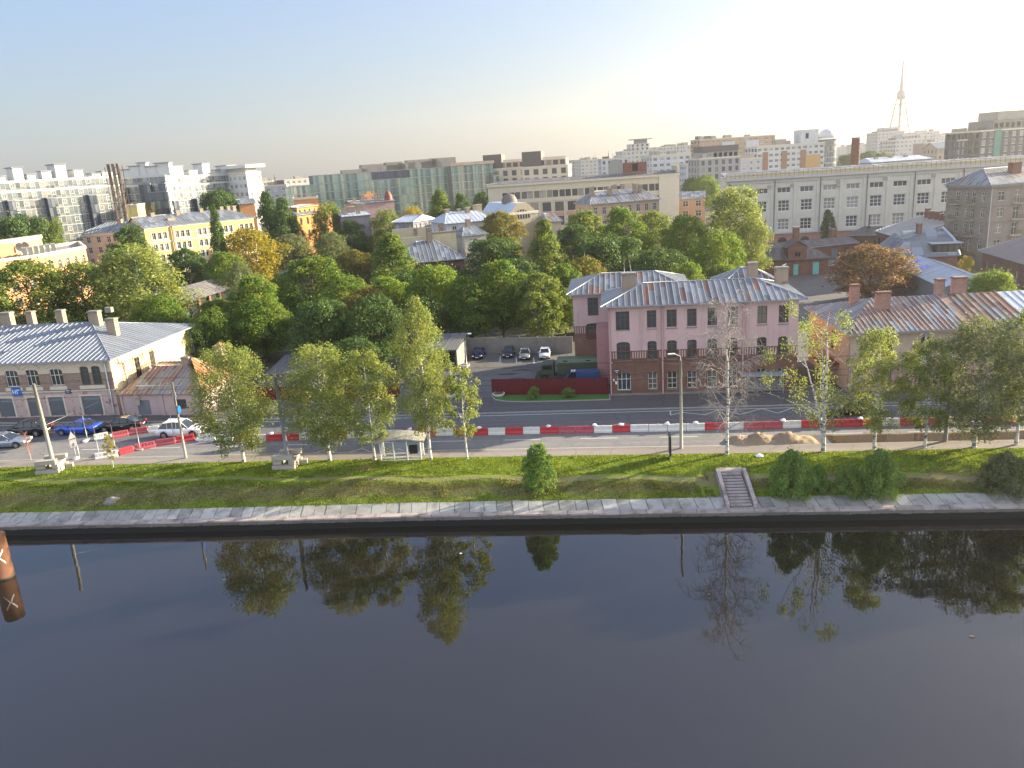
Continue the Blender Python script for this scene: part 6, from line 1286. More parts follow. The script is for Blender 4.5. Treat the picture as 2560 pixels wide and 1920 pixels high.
# skyline blocks on the right
SK=[('tan_slab_block','tall tan and white panel block standing highest left of the dome',1750,352,640,1938,337,655,16,(0.42,0.29,0.18),(7,3.2,2.2,1.7,'farw',4.6)),
('white_long_block','long white block with brown panels ending in the glass dome',1893,368,470,2062,357,476,16,(0.50,0.51,0.50),(7,3.2,2.4,1.8,'farw',3.4)),
('white_panel_block','white block with glazed loggias left of the dark roofed grey block',1630,392,450,1728,384,455,16,(0.50,0.52,0.53),(8,3.2,2.4,1.8,'farw',3.4)),
('white_lower_block','lower pale glazed block below the grey black roofed block',1715,412,430,1755,409,431,14,(0.48,0.50,0.52),(7,3.2,2.4,1.8,'farw',3.2)),
('grey_black_roofed_block','grey block with a black attic and steel balconies in front of the tan slab',1749,400,395,1851,392,398,15,(0.33,0.33,0.33),(7,3.3,1.6,2.2,'fard',3.2)),
('white_mid_block','pale block with dark square panels below the dome block',1852,400,440,1905,396,441,12,(0.48,0.48,0.47),(6,3.2,1.6,1.6,'farw',3.2)),
('white_arched_block','white block with tall glazed arch in the middle of the skyline',1503,400,500,1572,396,500,14,(0.50,0.51,0.52),(6,3.3,1.6,2.0,'fard',3.0)),
('terrace_block','stepped white block crowned by a small pavilion',1556,380,700,1650,374,705,20,(0.52,0.50,0.46),(6,3.3,1.8,1.8,'far',3.6)),
('pale_row','pale row of flats left of the white arched block',1452,402,760,1502,398,765,18,(0.50,0.48,0.44),(6,3.2,1.8,1.8,'far',3.4)),
('rear_pale_block','pale block rising behind the white panel block',1640,372,820,1750,360,830,18,(0.46,0.45,0.44),(7,3.2,1.8,1.8,'far',3.6)),
('tower_foot_block','large pale stepped block at the foot of the television tower, left part',2195,333,850,2262,328,850,26,(0.45,0.42,0.40),(10,3.3,1.8,1.8,'far',3.8)),
('stepped_pale_block','pale stepped flats with white balconies right of the tower foot',2240,352,700,2325,345,705,22,(0.50,0.48,0.45),(8,3.3,2.0,1.8,'farw',3.6)),
('rear_slab_block','distant slab with a jutting roof right of the tower',2292,333,930,2350,326,935,20,(0.44,0.42,0.41),(8,3.3,1.8,1.8,'far',3.8)),
('far_wide_block','wide distant pale block behind the blue roofed house',2345,340,980,2420,334,985,24,(0.46,0.43,0.40),(7,3.3,1.8,1.8,'far',3.8)),
('pink_wall_block','pinkish blank walled block before the stepped pale flats',2311,360,520,2346,357,520,14,(0.46,0.30,0.26),None),
('low_left_white_block','long low pale block on the horizon left of the green office',655,455,620,782,447,640,20,(0.52,0.50,0.44),(5,3.3,2.2,1.8,'farw',4)),
('grey_row_block','grey block with white balconies right of the white tower flats',662,468,430,716,463,432,15,(0.36,0.37,0.38),(6,3.2,2.0,1.8,'farw',3.4)),
('horizon_block','faint long block on the horizon left of the brick chimney',2030,372,1200,2130,366,1200,30,(0.42,0.40,0.38),(6,3.4,2,1.8,'far',5)),
('horizon_block','faint long block on the horizon right of the brick chimney',2140,362,1100,2196,357,1100,30,(0.44,0.42,0.38),(6,3.4,2,1.8,'far',5)),
('dark_modern_block','dark modern block under construction with glazed storeys at the right edge',2452,330,392,2620,318,398,24,(0.085,0.09,0.095),(7,3.5,2.2,2.4,'farw',4.0)),
('dark_lower_block','lower dark block with pale windows left of the one under construction',2414,352,400,2455,349,400,18,(0.10,0.10,0.11),(6,3.5,1.6,2.2,'farw',3.4)),
]
for nm,lab,x0,y0,Y0,x1,y1,Y1,dep,wc,F in SK:
    b=house(nm,lab,x0,y0,Y0,x1,y1,Y1,dep,wc,None,0,0,0,F); L,H=b.L,b.H; rnd=random.Random(x0)
    for i in range(int(L/9)+1):
        w2=rnd.uniform(2,6); x=rnd.uniform(.5,max(.6,L-w2-.5)); o=MB().box(0,w2,0,4,0,rnd.uniform(1.6,3.6)).build('roof_box',M['rib_dark'] if 'grey_black' in nm or rnd.random()<.25 else M['concrete'],b.root); o.location=(x,rnd.uniform(2,dep-5),H+.02)
    m=MB()
    for i in range(4): xx=rnd.uniform(1,L-1); m.tube([(xx,4,H+.3),(xx,4,H+rnd.uniform(3,6))],.10,4)
    m.build('roof_aerials',M['rib_dark'],b.root)
    if nm=='white_long_block':
        for i in range(3): b.box('brown_panel',L*(.08+.28*i),L*(.16+.28*i),-.25,-.01,H-13,H-3,wallm((0.28,0.16,0.10)))
        b.box('tan_panel',L*.72,L*.94,-.3,-.01,H-14,H-6,wallm((0.50,0.30,0.12)))
        r=5.6; cx=L+4.6; MB().tube([(cx,6,0),(cx,6,H+2)],r,20).build('round_corner',M['white_panel'],b.root)
        m=MB()
        for k in range(8):
            for j in range(24):
                a0,a1=(j+.08)/24*6.283,(j+.92)/24*6.283; z=H+1.4-3.2*(k+1)+.4; m.poly([(cx+(r+.1)*math.cos(a),6+(r+.1)*math.sin(a),zz) for a,zz in ((a0,z),(a1,z),(a1,z+2.3),(a0,z+2.3))])
        m.build('round_glazing',M['cg_grey'],b.root)
        pr=[(r*math.cos(t),r*.95*math.sin(t)) for t in [math.pi/2*i/7 for i in range(8)]]; m=MB()
        for (r0,z0),(r1,z1) in zip(pr,pr[1:]):
            for j in range(20):
                a0,a1=j/20*6.283,(j+1)/20*6.283; m.poly([(cx+r0*math.cos(a0),6+r0*math.sin(a0),H+2.4+z0),(cx+r0*math.cos(a1),6+r0*math.sin(a1),H+2.4+z0),(cx+r1*math.cos(a1),6+r1*math.sin(a1),H+2.4+z1),(cx+r1*math.cos(a0),6+r1*math.sin(a0),H+2.4+z1)])
        m.build('glass_dome',M['white_panel'],b.root); MB().tube([(cx,6,H+7),(cx,6,H+15)],.15,5).build('spire',M['steel'],b.root); b.volume(L-14,L-3,2,10,H,H+8,wallm(wh),{'f':[(3,5,H+3,H+6,'fard')]},name='stair_tower')
    if nm=='white_arched_block':
        m=MB(); pts=[(L*.5+4.2*math.cos(t),-.3,H-4+4*math.sin(t)) for t in [math.pi*i/10 for i in range(11)]]; m.poly([(L*.5-4.2,-.3,H-13)]+[(L*.5+4.2,-.3,H-13)]+pts); m.build('arched_glazing',M['cg_grey'],b.root)
    if nm=='terrace_block': b.volume(L*.25,L*.75,3,14,H,H+6,wallm(wc),{'f':grid(L*.5,4,1.6,(H+1,H+3.8),1.6,'far')},name='upper_storeys'); b.box('pavilion_roof',L*.3,L*.82,2,14,H+9.3,H+10,M['concrete']); b.box('pavilion',L*.42,L*.7,4,12,H+6,H+9.3,M['glass_far'])
    if nm in('tower_foot_block','stepped_pale_block'): b.volume(L*.25,L*.8,4,18,H,H+5,wallm(wc),{'f':grid(L*.55,6,1.6,(H+1.2,),1.8,'far')},name='upper_storeys')
    if nm=='grey_black_roofed_block': b.volume(L*.1,L*.98,1.5,13,H,H+3.2,wallm((0.3,0.3,0.3)),{'f':grid(L*.88,7,1.8,(H+.8,),1.9,'farw')},name='attic_wall'); b.box('black_attic',L*.1,L*.98,1.2,13,H+3.25,H+6,M['rib_dark'])
    if nm=='dark_modern_block': b.box('green_safety_net',L*.2,L*.30,-.6,-.3,2,H+.5,m_plain('green_net',(.08,.22,.18),.8)); b.volume(L*.25,L,3,20,H,H+5,M['concrete_grey'],{'f':grid(L*.75,9,2,(H+1.4,),2.2,'farw')},name='upper_storeys'); b.box('roof_terrace',L*.35,L,5,18,H+5.1,H+9,M['concrete'])
    if nm=='tan_slab_block':
        for i in range(2): b.box('white_bay',L*(.28+.32*i),L*(.45+.32*i),-1.2,-.01,2,H-2.5,wallm(wh))
b=house('blue_slate_house','pale house with a long blue roof below the distant pale block',2345,372,480,2415,366,482,14,be,'roof_blue',3.6,0,0,(3,3.4,1.2,1.8,'fard',3.4))
house('small_arched_roof_house','reddish house with a rounded gable on the roofs behind the pale factory',2268,400,360,2292,397,361,9,(0.36,0.20,0.15),'roof_rust',1.6,0,0)
house('roof_terrace_house','grey metal roofed row directly behind the pale factory parapet',2180,408,330,2330,394,334,14,(0.40,0.36,0.32),'roof_light',1.6,2,2,None,((.2,.4,1.4,2),(.45,.4,1.2,2.4),(.7,.4,1.5,2)),sp=2)
house('tall_pylon_block','thin pinkish tower block slab right of the blue roof',2405,335,600,2416,334,600,8,(0.42,0.34,0.32),None,0,0,0)
# faint low houses along the horizon
rnd=random.Random(8); k=0
tones=[(0.42,0.38,0.33),(0.45,0.42,0.38),(0.36,0.33,0.31),(0.48,0.44,0.36)]
hm=None
for i in range(34):
    x=rnd.uniform(640,2560); Y=rnd.uniform(700,2100); hz=413-0.0664*(x-1244); wpx=rnd.uniform(25,60); zt=rnd.uniform(14,27)+(Y-700)/1400*4
    if 1950<x<2060: continue
    a=AY(x,hz,Y); L=wpx*Y/FOC; r=thing('distant_house','faint low block in the hazy roofscape along the horizon','building',(a.x,Y,0),rnd.uniform(-.25,.1),'hazy distant blocks along the horizon'); dp=rnd.uniform(14,30)
    MB().box(0,L,0,dp,0,zt).build('wall',wallm(tones[i%4]),r); MB().box(-.4,L+.4,-.4,dp+.4,zt+.01,zt+.8).box(L*.2,L*.45,3,9,zt+.8,zt+3.4).build('roof',M['concrete_grey'],r)
    m=MB()
    for kk in range(int(zt/3.3)): 
        z=kk*3.3+1; n=int(L/4.5)
        for j in range(n): m.poly([(j*4.5+1,-.08,z),(j*4.5+3,-.08,z),(j*4.5+3,-.08,z+1.7),(j*4.5+1,-.08,z+1.7)])
    if m.f: m.build('windows',M['glass_far'],r)
# television tower
D=1500.0; p=AY(2247,330,D); hz=AY(2262,152,D).z; b=Bld('television_tower','very tall thin lattice television tower fading into the bright haze',(p.x,D),0,'tower'); sc=hz/316.0; r=b.root
m=MB(); H1=200*sc
for k in range(6):
    a=k*math.pi/3; m.tube([(34*math.cos(a),34*math.sin(a),0),(17*math.cos(a),17*math.sin(a),H1*.5),(7*math.cos(a),7*math.sin(a),H1)],[.8,.7,.6],5)
for z,rr in ((H1*.12,30),(H1*.3,24),(H1*.5,17),(H1*.7,12.5),(H1*.86,9.5)):
    m.tube([(rr*math.cos(k*math.pi/3),rr*math.sin(k*math.pi/3),z) for k in range(7)],.4,4)
for (z0,r0),(z1,r1) in zip(((0,34),(H1*.3,24),(H1*.5,17),(H1*.7,12.5)),((H1*.3,24),(H1*.5,17),(H1*.7,12.5),(H1,7))):
    for k in range(6): a,c=k*math.pi/3,(k+1)*math.pi/3; m.tube([(r0*math.cos(a),r0*math.sin(a),z0),(r1*math.cos(c),r1*math.sin(c),z1)],.4,4)
M['tower']=m_plain('tower_paint',(.16,.13,.12),.7); m.build('lattice_legs',M['tower'],r); MB().tube([(0,0,0),(0,0,H1)],2.0,8).build('lift_shaft',M['tower'],r); MB().tube([(0,0,H1-6),(0,0,H1-2),(0,0,H1+5),(0,0,H1+9)],[5,7.5,7.5,5],12).build('platform',M['concrete_grey'],r); MB().tube([(0,0,H1+9),(0,0,H1*1.2),(0,0,H1*1.21),(0,0,H1*1.36),(0,0,H1*1.365),(0,0,hz)],[4,3.2,2.6,2.0,1.7,1.3],8).build('mast',M['tower'],r)
# ------------------------------------------------------------------ barriers
M['bar_red']=m_plain('red_barrier_plastic',(0.42,0.028,0.035),.5,.22,2.5); M['bar_faded']=m_plain('faded_red_barrier',(0.36,0.07,0.085),.6,.3,2.5); M['bar_white']=m_plain('white_barrier_plastic',(0.60,0.58,0.54),.55,.2,2.5)
def barrier_mesh(mat,L=1.7,h=.72):
    prof=[(-.26,0),(.26,0),(.24,.18),(.12,.34),(.10,h-.06),(.07,h),(-.07,h),(-.10,h-.06),(-.12,.34),(-.24,.18)]; mb=MB(); n=len(prof)
    xs=[(-L/2,.88),(-L/2+.04,1.0),(L/2-.04,1.0),(L/2,.88)]
    base=len(mb.v)
    for x,k in xs:
        for y,z in prof: mb.v.append((x,y*k,z*(1 if k==1 else .965)))
    for i in range(3):
        for j in range(n): a=base+i*n+j; c=base+i*n+(j+1)%n; mb.f.append((a,c,c+n,a+n)); mb.m.append(0); mb.sm.append(False)
    mb.f.append(tuple(base+j for j in range(n))); mb.f.append(tuple(base+3*n+j for j in reversed(range(n)))); mb.m+=[0,0]; mb.sm+=[False,False]
    for i in range(6):
        x=-L/2+.18+i*(L-.36)/5.0-.03
        for s in(-1,1): mb.poly([(x,s*.128,.36),(x+.08,s*.150,.36),(x+.08,s*.128,h-.1),(x,s*.112,h-.1)]); mb.poly([(x+.16,s*.128,.36),(x+.08,s*.150,.36),(x+.08,s*.128,h-.1),(x+.16,s*.112,h-.1)])
    mb.box(-.10,.10,-.06,.06,h-.002,h+.03); return mb.mesh('barrier',mat)
BM={k:barrier_mesh(M[m]) for k,m in (('r','bar_red'),('f','bar_faded'),('w','bar_white'))}
WORD={'r':'bright red','f':'faded red','w':'white'}
def barrier(k,a,b_,label,grp):
    a,b_=Vector(a),Vector(b_); L=(b_-a).length; c=(a+b_)/2; q_=math.sin(c.x*7.3); o=put('road_barrier',BM[k],None,(c.x,c.y+.05*q_,.005),ang_of(a,b_)+.03*math.sin(c.x*3.1),(L/1.7*.975,1,1)); return tag(o,label,'road barrier',grp)
xs=[587,626,667,707,749,789,828,868,922,964,1007,1049,1092,1135,1178,1221,1264,1308,1351,1396,1440,1485,1531,1576,1622,1669,1715,1762,1811,1859,1908,1956,2003,2050,2102,2149,2198,2249,2300,2348,2400,2451,2500,2548,2597]
ks='rwrrwwrwwwrfwrrwrwrffwrwwwwrwffwrrrrwrfwwrrw'
yb=lambda x: interp(x,[(587,1103),(760,1098),(925,1092),(1300,1084),(1600,1078),(1850,1072),(2200,1063),(2560,1056)])
near=['behind the first large birch','behind the first large birch','above the dark post blocks','above the dark post blocks','between the dark post and the second birch','behind the second large birch','behind the second large birch','right of the second large birch','behind the bus shelter birch','left of the tallest birch','left of the tallest birch','behind the tallest birch trunk','right of the tallest birch trunk','left of the young street tree','behind the young street tree trunk','right of the young street tree','three right of the young street tree','four right of the young street tree','above the lone bank bush, left','above the lone bank bush, right','below the maroon fence','below the maroon fence end','below the left pink corner','below the left pink corner, next one','left of the lamp post by the tall sign','left of the lamp post','right of the lamp post','behind the thin pole by the bare birch','behind the bare birch trunk','above the sand heap, left','above the sand heap, middle','above the sand heap, right end','left of the forked birch','behind the forked birch foot','right of the forked birch, before the black car','before the black car tail','behind the slender birch trunk','right of the slender birch','left of the thin dark birch','behind the thin dark birch','before the grey lamp post','left of the twin stems','behind the twin stems','right of the twin stems']
chain='barriers in the long line down the middle of the road'
seen={}
pts=[G(x,yb(x),0) for x in xs]
for i,k in enumerate(ks):
    lab='%s plastic road barrier %s'%(WORD[k],near[i]); n=seen.get(lab,0); seen[lab]=n+1
    if n: lab+=', the one further right'
    barrier(k,pts[i],pts[i+1],lab,chain)
g2='barriers beside the turning lane on the left'
LB=[('w',(238,1150),(296,1140),'white road barrier at the near end of the angled line by the signposts'),('r',(299,1138),(334,1128),'bright red road barrier second in the angled line, behind the sapling'),('f',(338,1126),(390,1116),'faded red road barrier third in the angled line on the left'),('f',(391,1115),(440,1108),'faded red road barrier fourth in the angled line, under the sign weight'),('r',(441,1107),(487,1100),'red road barrier fifth in the angled line below the white car'),('w',(496,1103),(540,1099),'white road barrier below the front of the white car'),('w',(543,1102),(584,1100),'white road barrier between the white car and the first birch'),
('w',(236,1101),(272,1094),'white road barrier at the left end of the short line by the black saloon'),('f',(281,1096),(323,1088),'faded red road barrier left of two below the black saloon'),('f',(325,1087),(370,1080),'faded red road barrier right of two below the black saloon tail'),('w',(372,1081),(400,1077),'white road barrier between the black saloon and the white car')]
for k,a,c,lab in LB: barrier(k,G(*a,0),G(*c,0),lab,g2)
# sand bags
def blob(name,label,c,r,mat,seed,cat='sandbag',group=None,sz=.6):
    bm=bmesh.new(); bmesh.ops.create_icosphere(bm,subdivisions=2,radius=1); rs=np.random.RandomState(seed)
    for v in bm.verts: k=1+rs.normal()*.13; v.co=Vector((v.co.x*r*k*1.2,v.co.y*r*k,(v.co.z*sz+.45*sz*1.2)*r*k))
    me=bpy.data.meshes.new(name); bm.to_mesh(me); bm.free(); me.materials.append(mat); [setattr(p,'use_smooth',True) for p in me.polygons]; return tag(put(name,me,None,c,seed),label,cat,group)
rs=np.random.RandomState(12); gl_='specks of litter and leaves floating on the river'
for i,(x,y) in enumerate(((1152,1384),(2430,1592),(560,1450),(1160,1352),(1690,1344))):
    p=G(x,y,-2.35); s_=.09+.06*rs.rand(); pr=[(p.x+s_*math.cos(a)*(1+.3*rs.rand()),p.y+s_*.7*math.sin(a)*(1+.3*rs.rand())) for a in [k*.785 for k in range(8)]]
    tag(MB().prism(pr,-2.36,-2.33+.03*rs.rand()).build('floating_litter',M['bag'] if i==0 else M['brown_frame']),['small white scrap floating under the tallest birch','dark speck on the river far right','dark speck on the river by the first birch reflection','dark clump floating close to the quay below the bus shelter birch','dark clump floating under the quay by the information panel'][i],'litter',gl_)
gb='white bags weighing down barriers'
for i,(x,lab) in enumerate(((680,'behind the second dark post'),(1026,'left of the tallest birch'),(1110,'right of the tallest birch'),(1199,'right of the young street tree'),(1372,'above the lone bank bush'),(1487,'below the corner of the grass plot'),(1553,'below the pink corner'),(1668,'left of the lamp post'),(1739,'right of the lamp post'),(1957,'above the middle of the sand heap'),(2150,'before the black car'),(2052,'beside the forked birch'))):
    p=G(x,yb(x),0); q=G(x+20,yb(x+20),0); blob('sandbag','white plastic bag on a barrier, '+lab,(p.x,p.y,.72),.24,M['bag'],i,group=gb)
for i,(x,y,z,lab) in enumerate(((215,1104,0,'on the road under the round sign'),(321,1126,0,'at the foot of the third post'),(352,1122,0,'on the foot of the lone tall post'),(436,1106,0,'between the last two red barriers'),(497,1100,0,'left of the white barrier under the white car'),(248,1140,0,'at the foot of the third thin post'),(192,1148,0,'beside the twin signposts'),(280,1090,0,'left end of the faded red pair'),(374,1078,0,'right end of the faded red pair'))): p=G(x,y,0); blob('sandbag','white sandbag '+lab,(p.x,p.y-.1,0),.33,M['bag'],20+i,group='white sandbags by the turning lane')
p=G(1893,1138,0); blob('rubbish_bag','crumpled white plastic sack on the grass edge near the steps',(p.x,p.y-.6,.05),.32,M['bag'],50,'bag')
# ------------------------------------------------------------------ cars
def paint(name,c,metal=.3,rough=.25):
    t=NT(name); t.b.inputs['Coat Weight'].default_value=.8; t.b.inputs['Coat Roughness'].default_value=.05; return t.done(t.mix(t.noise(1.2,3),dk(c,.92),dk(c,1.06)),rough,metal,.5)
def car(name,label,loc,rz,col,kind='sedan',group=None,s=1.0):
    root=thing(name,label,'van' if kind=='van' else 'car',(loc[0],loc[1],.005),rz,group,s)
    if kind=='suv': L,W,H,hb=4.7,1.9,1.68,.98; st=[(-2.35,.45,.78),(-2.28,.33,.88),(-1.5,.28,.96),(-.9,.26,1.0),(.9,.26,1.03),(2.1,.30,1.05),(2.30,.36,1.0),(2.35,.5,.85)]; gl=[(-1.15,1.0,.0),(-.45,1.62,.17),(.2,1.68,.18),(1.45,1.63,.18),(2.15,1.03,.06)]
    elif kind=='van': L,W,H,hb=5.6,2.0,2.5,1.2; st=[(-2.8,.45,.8),(-2.7,.35,1.05),(-2.2,.3,1.25),(-1.6,.3,1.35),(2.7,.3,1.35),(2.8,.4,1.35)]; gl=[(-2.1,1.3,.0),(-1.35,2.2,.12),(-1.0,2.45,.14),(2.6,2.45,.14),(2.78,1.35,.03)]
    elif kind=='hatch': L,W,H,hb=4.3,1.78,1.48,.92; st=[(-2.15,.42,.66),(-2.08,.3,.78),(-1.4,.25,.88),(-.9,.24,.93),(.9,.24,.95),(1.9,.26,.98),(2.1,.34,.94),(2.15,.5,.8)]; gl=[(-1.05,.92,.0),(-.3,1.42,.17),(.2,1.48,.19),(1.3,1.42,.18),(2.0,.98,.07)]
    else: L,W,H,hb=4.7,1.84,1.44,.9; st=[(-2.35,.42,.62),(-2.28,.28,.76),(-1.5,.24,.86),(-.95,.22,.91),(1.1,.22,.94),(1.7,.23,.97),(2.2,.28,.96),(2.32,.36,.9),(2.35,.5,.75)]; gl=[(-1.1,.9,.0),(-.3,1.38,.18),(.2,1.44,.2),(.85,1.40,.2),(1.75,.95,.08)]
    wr=.34 if kind!='suv' else .38; ax=(-L/2+.82,L/2-.88); wf=lambda x: W/2*(1-.10*max(0,abs(x)/(L/2)-.72)/.28)
    mb=MB(); rings=[]
    xs_=sorted(set([s_[0] for s_ in st]+[a+d for a in ax for d in (-wr-.06,-wr*.7,0,wr*.7,wr+.06)]))
    for x in xs_:
        zb=interp(x,[(q[0],q[1]) for q in st]); zt=interp(x,[(q[0],q[2]) for q in st]); w_=wf(x); arch=0
        for a in ax:
            d=abs(x-a)
            if d<wr+.07: arch=max(arch,math.sqrt(max(0,(wr+.07)**2-d*d))+wr)
        za=max(zb,arch) if arch else zb
        rings.append([(x,-w_*.86,zb),(x,-w_*.93,za),(x,-w_,max(za+.02,(zb+zt)/2+.05)),(x,-w_*.97,zt-.05),(x,-w_*.88,zt),(x,0,zt+.03),(x,w_*.88,zt),(x,w_*.97,zt-.05),(x,w_,max(za+.02,(zb+zt)/2+.05)),(x,w_*.93,za),(x,w_*.86,zb)])
    n=11
    for rg in rings: mb.v+=rg
    for i in range(len(rings)-1):
        for j in range(n-1): a=i*n+j; mb.f.append((a,a+1,a+n+1,a+n)); mb.m.append(0); mb.sm.append(True)
    for i in (0,len(rings)-1): mb.f.append(tuple(i*n+j for j in range(n))); mb.m.append(0); mb.sm.append(False)
    mb.box(-L/2+.3,L/2-.3,-W*.40,W*.40,.2,.5,1)
    body=mb.build('body',[col,M['black']],root)
    def cab(x,z,ins,wk): return (x,z,W/2*.88-ins)
    g=MB(); rr=[cab(x,z,i,0) for x,z,i in gl]
    for (x0,z0,w0),(x1,z1,w1) in zip(rr,rr[1:]):
        g.poly([(x0,-w0,z0),(x1,-w1,z1),(x1,w1,z1),(x0,w0,z0)])
    for s_ in(-1,1): g.poly([(x,s_*w_,z) for x,z,w_ in rr])
    cabm=g.build('windows',M['carglass'],root)
    rf=MB(); mid=rr[1:-1]
    for (x0,z0,w0),(x1,z1,w1) in zip(mid,mid[1:]): rf.poly([(x0,-w0-.01,z0+.012),(x1,-w1-.01,z1+.012),(x1,w1+.01,z1+.012),(x0,w0+.01,z0+.012)],0,True)
    for s_ in(-1,1):
        for a,c in zip(rr,rr[1:]): rf.tube([(a[0],s_*(a[2]+.005),a[1]+.005),(c[0],s_*(c[2]+.005),c[1]+.005)],.04,4)
        if kind!='van':
            for t in (.1,.95 if kind!='suv' else 1.05): rf.tube([(t,s_*(W/2*.88),hb+.02),(t+.03,s_*(W/2*.88-.18),H-.06)],.035,4)
    if kind=='van': 
        for s_ in (-1,1): rf.poly([(-.5,s_*(W/2*.88-.02),1.34),(2.74,s_*(W/2*.88-.03),1.34),(2.6,s_*(W/2*.88-.125),2.42),(-.5,s_*(W/2*.88-.125),2.42)])
        rf.poly([(2.80,-.83,1.35),(2.80,.83,1.35),(2.62,.72,2.44),(2.62,-.72,2.44)])
    rf.build('roof',col,root)
    for a in ax:
        for s_ in(-1,1):
            y=s_*(W/2-.13); w_=MB().tube([(0,-.11,0),(0,.11,0)],wr,16).build('wheel',M['rubber'],root); w_.location=(a,y,wr); rm=MB(); rm.tube([(0,s_*.105,0),(0,s_*.125,0)],wr*.62,12)
            for k in range(5): t=k*1.2566; rm.box(0,0,0,0,0,0) if 0 else rm.tube([(0,s_*.12,0),(wr*.6*math.cos(t),s_*.135,wr*.6*math.sin(t))],.04,4)
            rm.build('rim',M['rim'],w_)
    f=L/2
    for s_ in(-1,1):
        y=s_*W*.36
        MB().box(-f-.01,-f+.22,min(y-.17*s_,y+.13*s_),max(y-.17*s_,y+.13*s_),st[1][2]-.20,st[1][2]-.04).build('headlight',M['clearlamp'],root)
        MB().box(f-.16,f+.012,min(y-.15*s_,y+.15*s_),max(y-.15*s_,y+.15*s_),st[-2][2]-.22,st[-2][2]-.07).build('taillight',M['redlamp'],root)
        m=MB().box(-.85,-.68,min(s_*W/2,s_*(W/2+.17)),max(s_*W/2,s_*(W/2+.17)),hb+.02,hb+.14); m.build('wing_mirror',col,root)
    MB().box(-f-.02,-f+.05,-.34,.34,st[1][2]-.22,st[1][2]-.10).box(-f-.015,-f+.05,-.5,.5,.34,.46).build('grille',M['black'],root)
    MB().box(-f-.035,-f-.02,-.24,.24,.36,.46).build('number_plate',M['white'],root); MB().box(f+.013,f+.025,-.24,.24,.55,.65).build('number_plate',M['white'],root)
    return root
pc=dict(black=paint('black_paint',(0.012,0.013,0.018)),blue=paint('blue_paint',(0.02,0.09,0.50)),white=paint('white_paint_car',(0.70,0.71,0.73),0),silver=paint('silver_paint',(0.30,0.34,0.40),.6),navy=paint('navy_paint',(0.01,0.015,0.07)),grey=paint('dark_grey_paint',(0.035,0.04,0.045)),beige=paint('silver_beige_paint',(0.33,0.33,0.32),.5),vblue=paint('van_blue_paint',(0.012,0.06,0.20),.1,.4))
def on_road(x0,x1,y0,y1): a,c=G(x0,y0,0),G(x1,y1,0); return (a+c)/2,ang_of(a,c)
def rcar(name,label,x0,y0,x1,y1,col,kind,flip=False,off=.9,sc=None):
    a,c=G(x0,y0,0),G(x1,y1,0); th=ang_of(a,c); m=(a+c)/2+Vector((-math.sin(th),math.cos(th),0))*off; s=sc or 1.0
    return car(name,label,m,th+(math.pi if flip else 0),pc[col],kind,'vehicles on the road',s)
rcar('dark_suv','black estate car with roof rails driving left behind the tall dark post',13,1093,112,1091,'black','suv',sc=1.12)
rcar('blue_car','bright blue saloon driving left past the round sign',140,1089,238,1088,'blue','sedan',sc=1.13)
rcar('black_car','black fastback saloon behind the short barrier line, roof catching the sun',246,1083,352,1076,'black','sedan',sc=1.13)
rcar('white_suv','white car with sunlit flank driving right behind the lamp post',394,1098,500,1093,'white','suv',flip=True,sc=1.13)
rcar('silver_car','silver blue saloon entering at the left edge, driving right',-42,1126,54,1120,'silver','sedan',flip=True,sc=1.12)
rcar('black_car','black hatchback half hidden behind the slender birch on the right',2083,1044,2182,1038,'black','sedan',sc=1.1)
th=R_(-90-8)
def pcar(lab,x,y,col,kind,name='parked_car'):
    p=G(x,y,0); return car(name,lab,(p.x+.15,p.y+1.9,0),math.pi/2-R_(6),pc[col],kind,'cars parked along the concrete wall',.93)
pcar('navy blue parked car nearest the open garage, its nose in shade',1194,899,'navy','sedan'); pcar('dark grey parked car, second of the row by the wall',1270,897,'grey','hatch'); pcar('silver parked car between the dark grey and the white one',1312,901,'beige','sedan'); pcar('white parked car at the right of the row by the wall',1362,900,'white','hatch')
# blue van behind the fence
p=G(1455,968,0); v=car('blue_van','blue van with a white roof hatch parked behind the maroon fence',(8.7,97.0,0),R_(-8),pc['vblue'],'van',None,.92); MB().box(-1.2,-.6,-.3,.3,2.46,2.56).box(-1.05,-.75,-.16,.16,2.561,2.57,1).build('roof_hatch',[M['white'],M['black']],v)
# army truck
M['army']=m_plain('army_green_paint',(0.055,0.075,0.045),.6,.15,1.5); M['army2']=m_plain('army_green_light',(0.10,0.135,0.085),.6,.15,1.5)
t=thing('army_truck','dark green box body army truck parked behind the blue van','truck',(7.6,101.5,0.01),R_(-8),None,(1,1,.87)); 
MB().box(-3.9,4.3,-.45,.45,.75,1.05).build('chassis',M['black'],t)
mb=MB(); pr=[(-4.1,.75),(-4.1,1.65),(-3.65,1.85),(-3.35,2.75),(-1.9,2.85),(-1.85,.75)]
mb.poly([(x,-1.2,z) for x,z in pr]); mb.poly([(x,1.2,z) for x,z in pr]); 
for a,c in zip(pr,pr[1:]): mb.poly([(a[0],-1.2,a[1]),(c[0],-1.2,c[1]),(c[0],1.2,c[1]),(a[0],1.2,a[1])])
cb=mb.build('cab',M['army'],t); MB().poly([(-3.66,-1.0,1.92),(-3.66,1.0,1.92),(-3.40,1.0,2.65),(-3.40,-1.0,2.65)]).box(-3.3,-2.1,-1.21,-1.203,1.95,2.55).build('cab_glass',M['carglass'],cb)
mb=MB(); mb.prism([(-1.4,-1.25),(4.3,-1.25),(4.3,1.25),(-1.4,1.25)],1.1,2.95); 
